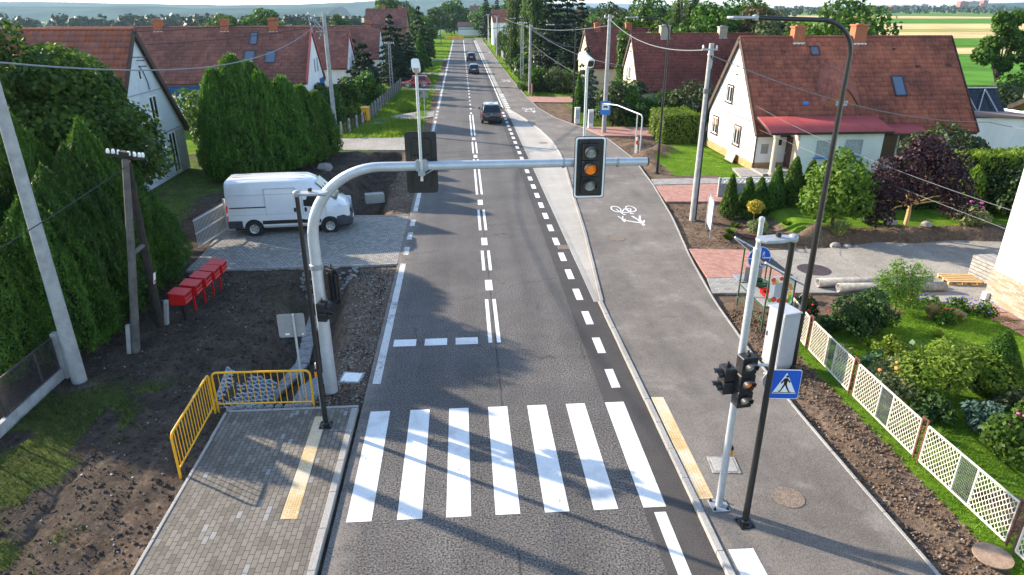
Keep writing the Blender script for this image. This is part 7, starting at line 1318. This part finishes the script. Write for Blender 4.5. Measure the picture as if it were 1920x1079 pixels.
def car(label, loc, rz, paint, L=4.2, W=1.78, H=1.5, suv=False, roof=None):
    """hatchback, nose towards +x, origin under its middle"""
    t = T('car', label, 'car', loc, rz); h = L/2; w_ = W/2; B = .92 if suv else .86
    def lo(x, k, zt, zb=.26): ww = w_*k; return section(x, [(0, zb), (ww*.88, zb), (ww*.98, zb+.12), (ww, .55), (ww*.985, zt-.12), (ww*.9, zt-.02), (0, zt+.03)])
    q = MB(); loft(q, [lo(-h, .84, .80, .36), lo(-h+.06, .94, .95, .3), lo(-h+.3, 1, B+.04), lo(-.6, 1, B+.02), lo(.7, 1, B), lo(h-1.0, .99, B-.04), lo(h-.45, .95, B-.14), lo(h-.12, .85, B-.26, .3), lo(h, .7, .58, .36)]); q.obj('body', paint, t, smooth=True)
    def gr(x, k, zb, zt, kt): return section(x, [(0, zb), (w_*k, zb), (w_*(k*.45+kt*.55), zb+(zt-zb)*.62), (w_*kt, zt-.05), (w_*kt*.86, zt), (0, zt+.025)])
    q = MB(); st = [(-h+.06, .90, B, B+.06, .86), (-h+.42, .94, B-.02, H-.10, .74), (-h+.75, .95, B-.02, H-.01, .73), (0, .96, B-.02, H, .74), (.35, .96, B-.02, H-.04, .73), (h-1.15, .93, B-.04, B+.04, .84)]; loft(q, [gr(*s) for s in st]); q.obj('cabin', paint, t, smooth=True)
    q = MB(); q.add([(-h+.085, -.7*w_/.89, B+.10), (-h+.085, .7*w_/.89, B+.10), (-h+.40, .64*w_/.89, H-.13), (-h+.40, -.64*w_/.89, H-.13)], [(3, 2, 1, 0)]); o = q.obj('rear_window', 'glass_dark', t); o.location.x = -.02; o.modifiers.new('s', 'SOLIDIFY').thickness = .01
    q = MB(); q.add([(h-1.22, -.72*w_/.89, B+.06), (h-1.22, .72*w_/.89, B+.06), (.42, .63*w_/.89, H-.08), (.42, -.63*w_/.89, H-.08)], [(0, 1, 2, 3)]); o = q.obj('windscreen', 'glass_dark', t); o.location = (.03, 0, .03); o.modifiers.new('s', 'SOLIDIFY').thickness = .01
    for s in (-1, 1):
        q = MB()
        for pl in ([(-h+.5, B+.05), (-h+.7, H-.16), (-.38, H-.13), (-.34, B+.04)], [(-.26, B+.04), (-.3, H-.13), (.22, H-.15), (h-1.35, B+.05)]):
            f_ = lambda z: s*(w_*(.955-(z-B)/(H-B)*.21)+.012); q.add([(x, f_(z), z) for x, z in (pl[::-1] if s < 0 else pl)], [(0, 1, 2, 3) if s < 0 else (3, 2, 1, 0)])
        o = q.obj('side_window', 'glass_dark', t); o.modifiers.new('s', 'SOLIDIFY').thickness = .008
        for x in (-h+.78, h-.82): q = MB(); q.lathe([(.001, -.02), (.36, -.02), (.36, .02), (.001, .02)], (x, s*(w_-.012), .36), 20, M=Matrix.Rotation(R(-90*s), 4, 'X')); q.obj('wheel_arch', 'black_plastic' if not (not suv and paint == 'car_red') else 'roof_silver', t); wheel(t, x, s*(w_-.09), .315, .2)
        q = MB(); q.box((-h+.09, s*w_*.74, B-.06), (.1, w_*.34, .2)); q.obj('tail_light', 'tail_red', t, bevel=.03); q = MB(); q.box((h-.3, s*w_*.72, B-.24), (.26, w_*.32, .13)); q.obj('headlight', 'headlight', t, bevel=.04)
        q = MB(); q.box((h-1.4, s*(w_+.1), B+.1), (.12, .2, .14)); q.obj('mirror', 'black_plastic', t, bevel=.03)
    q = MB(); q.box((-h+.02, 0, .42), (.16, W*.88, .26)); q.obj('rear_bumper', paint if not suv else 'black_plastic', t, bevel=.04); q = MB(); q.box((-h-.005 if not suv else -h+.03, 0, .74 if not suv else .72), (.05, .5, .11)); q.obj('number_plate', 'sign_white', t)
    q = MB(); q.cyl((-h+.0, 0, B-.02), (-h+.05, 0, B-.02), .05, 12); q.obj('emblem', 'alloy', t); q = MB(); q.box((0, 0, .26), (L*.8, W*.8, .1)); q.obj('underbody', 'rubber', t)
    if roof: q = MB(); q.add([(-h+.62, -.56, H+.008), (.2, -.56, H+.008), (.2, .56, H+.008), (-h+.62, .56, H+.008)], [(0, 1, 2, 3)]); o = q.obj('roof_panel', roof, t); o.modifiers.new('s', 'SOLIDIFY').thickness = .012; q = MB(); [q.beam((-h+.55, s*.6, H+.02), (.3, s*.6, H+.03), .035, .04) for s in (-1, 1)]; q.obj('roof_rail', 'alloy', t)
    return t
car('black hatchback with silvery roof driving away, nearest of the three on the road', (2.5, 61.8, 0), R(90), 'car_black', 4.3, 1.8, 1.62, True, 'roof_silver'); car('dark blue hatchback driving away, middle car on the road', (1.85, 110, 0), R(90), 'car_blue', 3.9, 1.68, 1.45); car('dark maroon car farthest away on the road', (1.9, 139, 0), R(90), 'car_maroon', 4.3, 1.75, 1.5)
car('red hatchback parked across the grass by the left driveway', (-6.0, 90.4, .02), R(184), 'car_red', 3.7, 1.65, 1.46)
tag(car('white car standing far away beyond the yellow boards', (-9, 262, 0), R(10), 'van_white', 4.2, 1.8, 1.6))
# ------------------------------------------------------------------ fields, far woods, hills, haze
def field(name, y0, y1, mt, x0=36, z=.0, sl0=.0):
    q = MB(); k = lambda y: max(x0, .11*y+22); q.sheet([(k(y0), y0), (max(200, y0*1.3), y0-.03*y0), (max(200, y1*1.3), y1-.03*y1), (k(y1), y1)], z); struct(q.obj(name, mt))
for y0, y1, mt, nm in ((88, 152, 'crop_green', 'crop_field'), (153, 178, 'wheat', 'wheat_field'), (190, 215, 'crop_green', 'crop_field'), (216, 236, 'crop_green', 'crop_field'), (237, 300, 'wheat', 'wheat_field'), (301, 345, 'crop_pale', 'stubble_field'), (347, 470, 'wheat', 'wheat_field'), (480, 700, 'crop_green', 'crop_field'), (720, 1000, 'wheat', 'wheat_field'), (1000, 1350, 'crop_pale', 'stubble_field')): field(nm, y0, y1, mt)
def wood(name, specs, size, seed, mat='far_leaf', per=26):
    """a far wood that reads as one mass: crowns of coarse leaves"""
    g = np.random.default_rng(seed); PP = []; NN = []
    for x0, y0, x1, y1, n, hh, wd in specs:
        for i in range(n):
            u = g.random(); x = x0+(x1-x0)*u+g.normal()*wd; y = y0+(y1-y0)*u+g.normal()*wd; h = hh*g.uniform(.6, 1.15); r = h*g.uniform(.35, .55); d = unit(g.normal(size=(per, 3))); d[:, 2] = np.abs(d[:, 2])*1.0-.15
            PP.append(np.array([x, y, gh(x, y)+h*.5])+d*np.array([r, r, h*.5])*g.uniform(.75, 1.05, (per, 1))); NN.append(unit(d+g.normal(size=(per, 3))*.4))
    P = np.concatenate(PP); N = np.concatenate(NN); s = size*(.6+.8*g.random(len(P))); v, f = leaf_quads(P, N, g.normal(size=P.shape), s, s*.8); return tag(npmesh(name, v, f, mat), kind='stuff')
wood('far_wood', [(-400, 560, -40, 640, 150, 13, 14), (-620, 720, -60, 900, 160, 13, 30), (-160, 430, -30, 470, 40, 9, 8), (-60, 520, -10, 560, 26, 10, 8)], 3.4, 401)
wood('far_wood', [(10, 380, 140, 420, 70, 9, 14), (60, 620, 330, 700, 110, 10, 25), (30, 210, 70, 240, 26, 8, 8), (150, 1000, 900, 1100, 130, 11, 40), (300, 800, 380, 810, 26, 8, 8), (30, 300, 60, 330, 16, 8, 6), (620, 1300, 1400, 1350, 120, 14, 30)], 3.2, 402)
wood('far_wood', [(-1500, 1700, 900, 1900, 330, 15, 140), (900, 1900, 2600, 1800, 160, 18, 80)], 9, 403, per=14)
q = [(395, 560, 1.0), (330, 470, 1.2)]
def ridge(name, x0, x1, y, base, hf, depth, seed, mat='hill_wood', n=90):
    xs = np.linspace(x0, x1, n); g = vnoise(xs, xs*0+seed, .0012, seed, 4); top = np.array([hf(x) for x in xs])+g*46-23; m = 9; V_ = []
    for j in range(m):
        u = j/(m-1); c = math.sin(math.pi*.5*min(1, u*1.6)) if u < .625 else math.cos(math.pi*.5*(u-.625)/.375); V_.append(np.stack([xs, np.full(n, y-depth/2+depth*u), base+(top-base)*c+vnoise(xs, xs*0+j*900, .006, seed+2)*9*(0 < j < m-1)], 1))
    v = np.concatenate(V_); idx = np.arange(m*n).reshape(m, n); struct(npmesh(name, v, np.stack([idx[:-1, :-1], idx[:-1, 1:], idx[1:, 1:], idx[1:, :-1]], -1).reshape(-1, 4), mat, smooth=True))
ridge('hills', -5200, 900, 4200, -50, lambda x: 36+9*math.sin(x*.0016+1)+34*math.exp(-((x-40)/330)**2)-75*sstep(250, 800, x), 1600, 5)
ridge('hills', -4200, -500, 3000, -48, lambda x: 10+10*math.sin(x*.0022), 900, 8)
ridge('hills', 1750, 5200, 3000, -30, lambda x: -30+62*sstep(1800, 2500, x), 900, 9); ridge('hills', -1500, 5200, 9000, -60, lambda x: 42+26*math.sin(x*.0011), 2200, 12)
t = NT('air'); t.t.nodes.remove(t.b); pv = t.n('VolumePrincipled'); pv.inputs['Color'].default_value = (.55, .78, 1., 1); pv.inputs['Density'].default_value = .00008; pv.inputs['Anisotropy'].default_value = .2; t.l(pv.outputs[0], t.out.inputs['Volume'])
q = MB(); q.box((0, 5000, 25), (26000, 14500, 210)); tag(q.obj('haze', 'air'), kind='stuff')
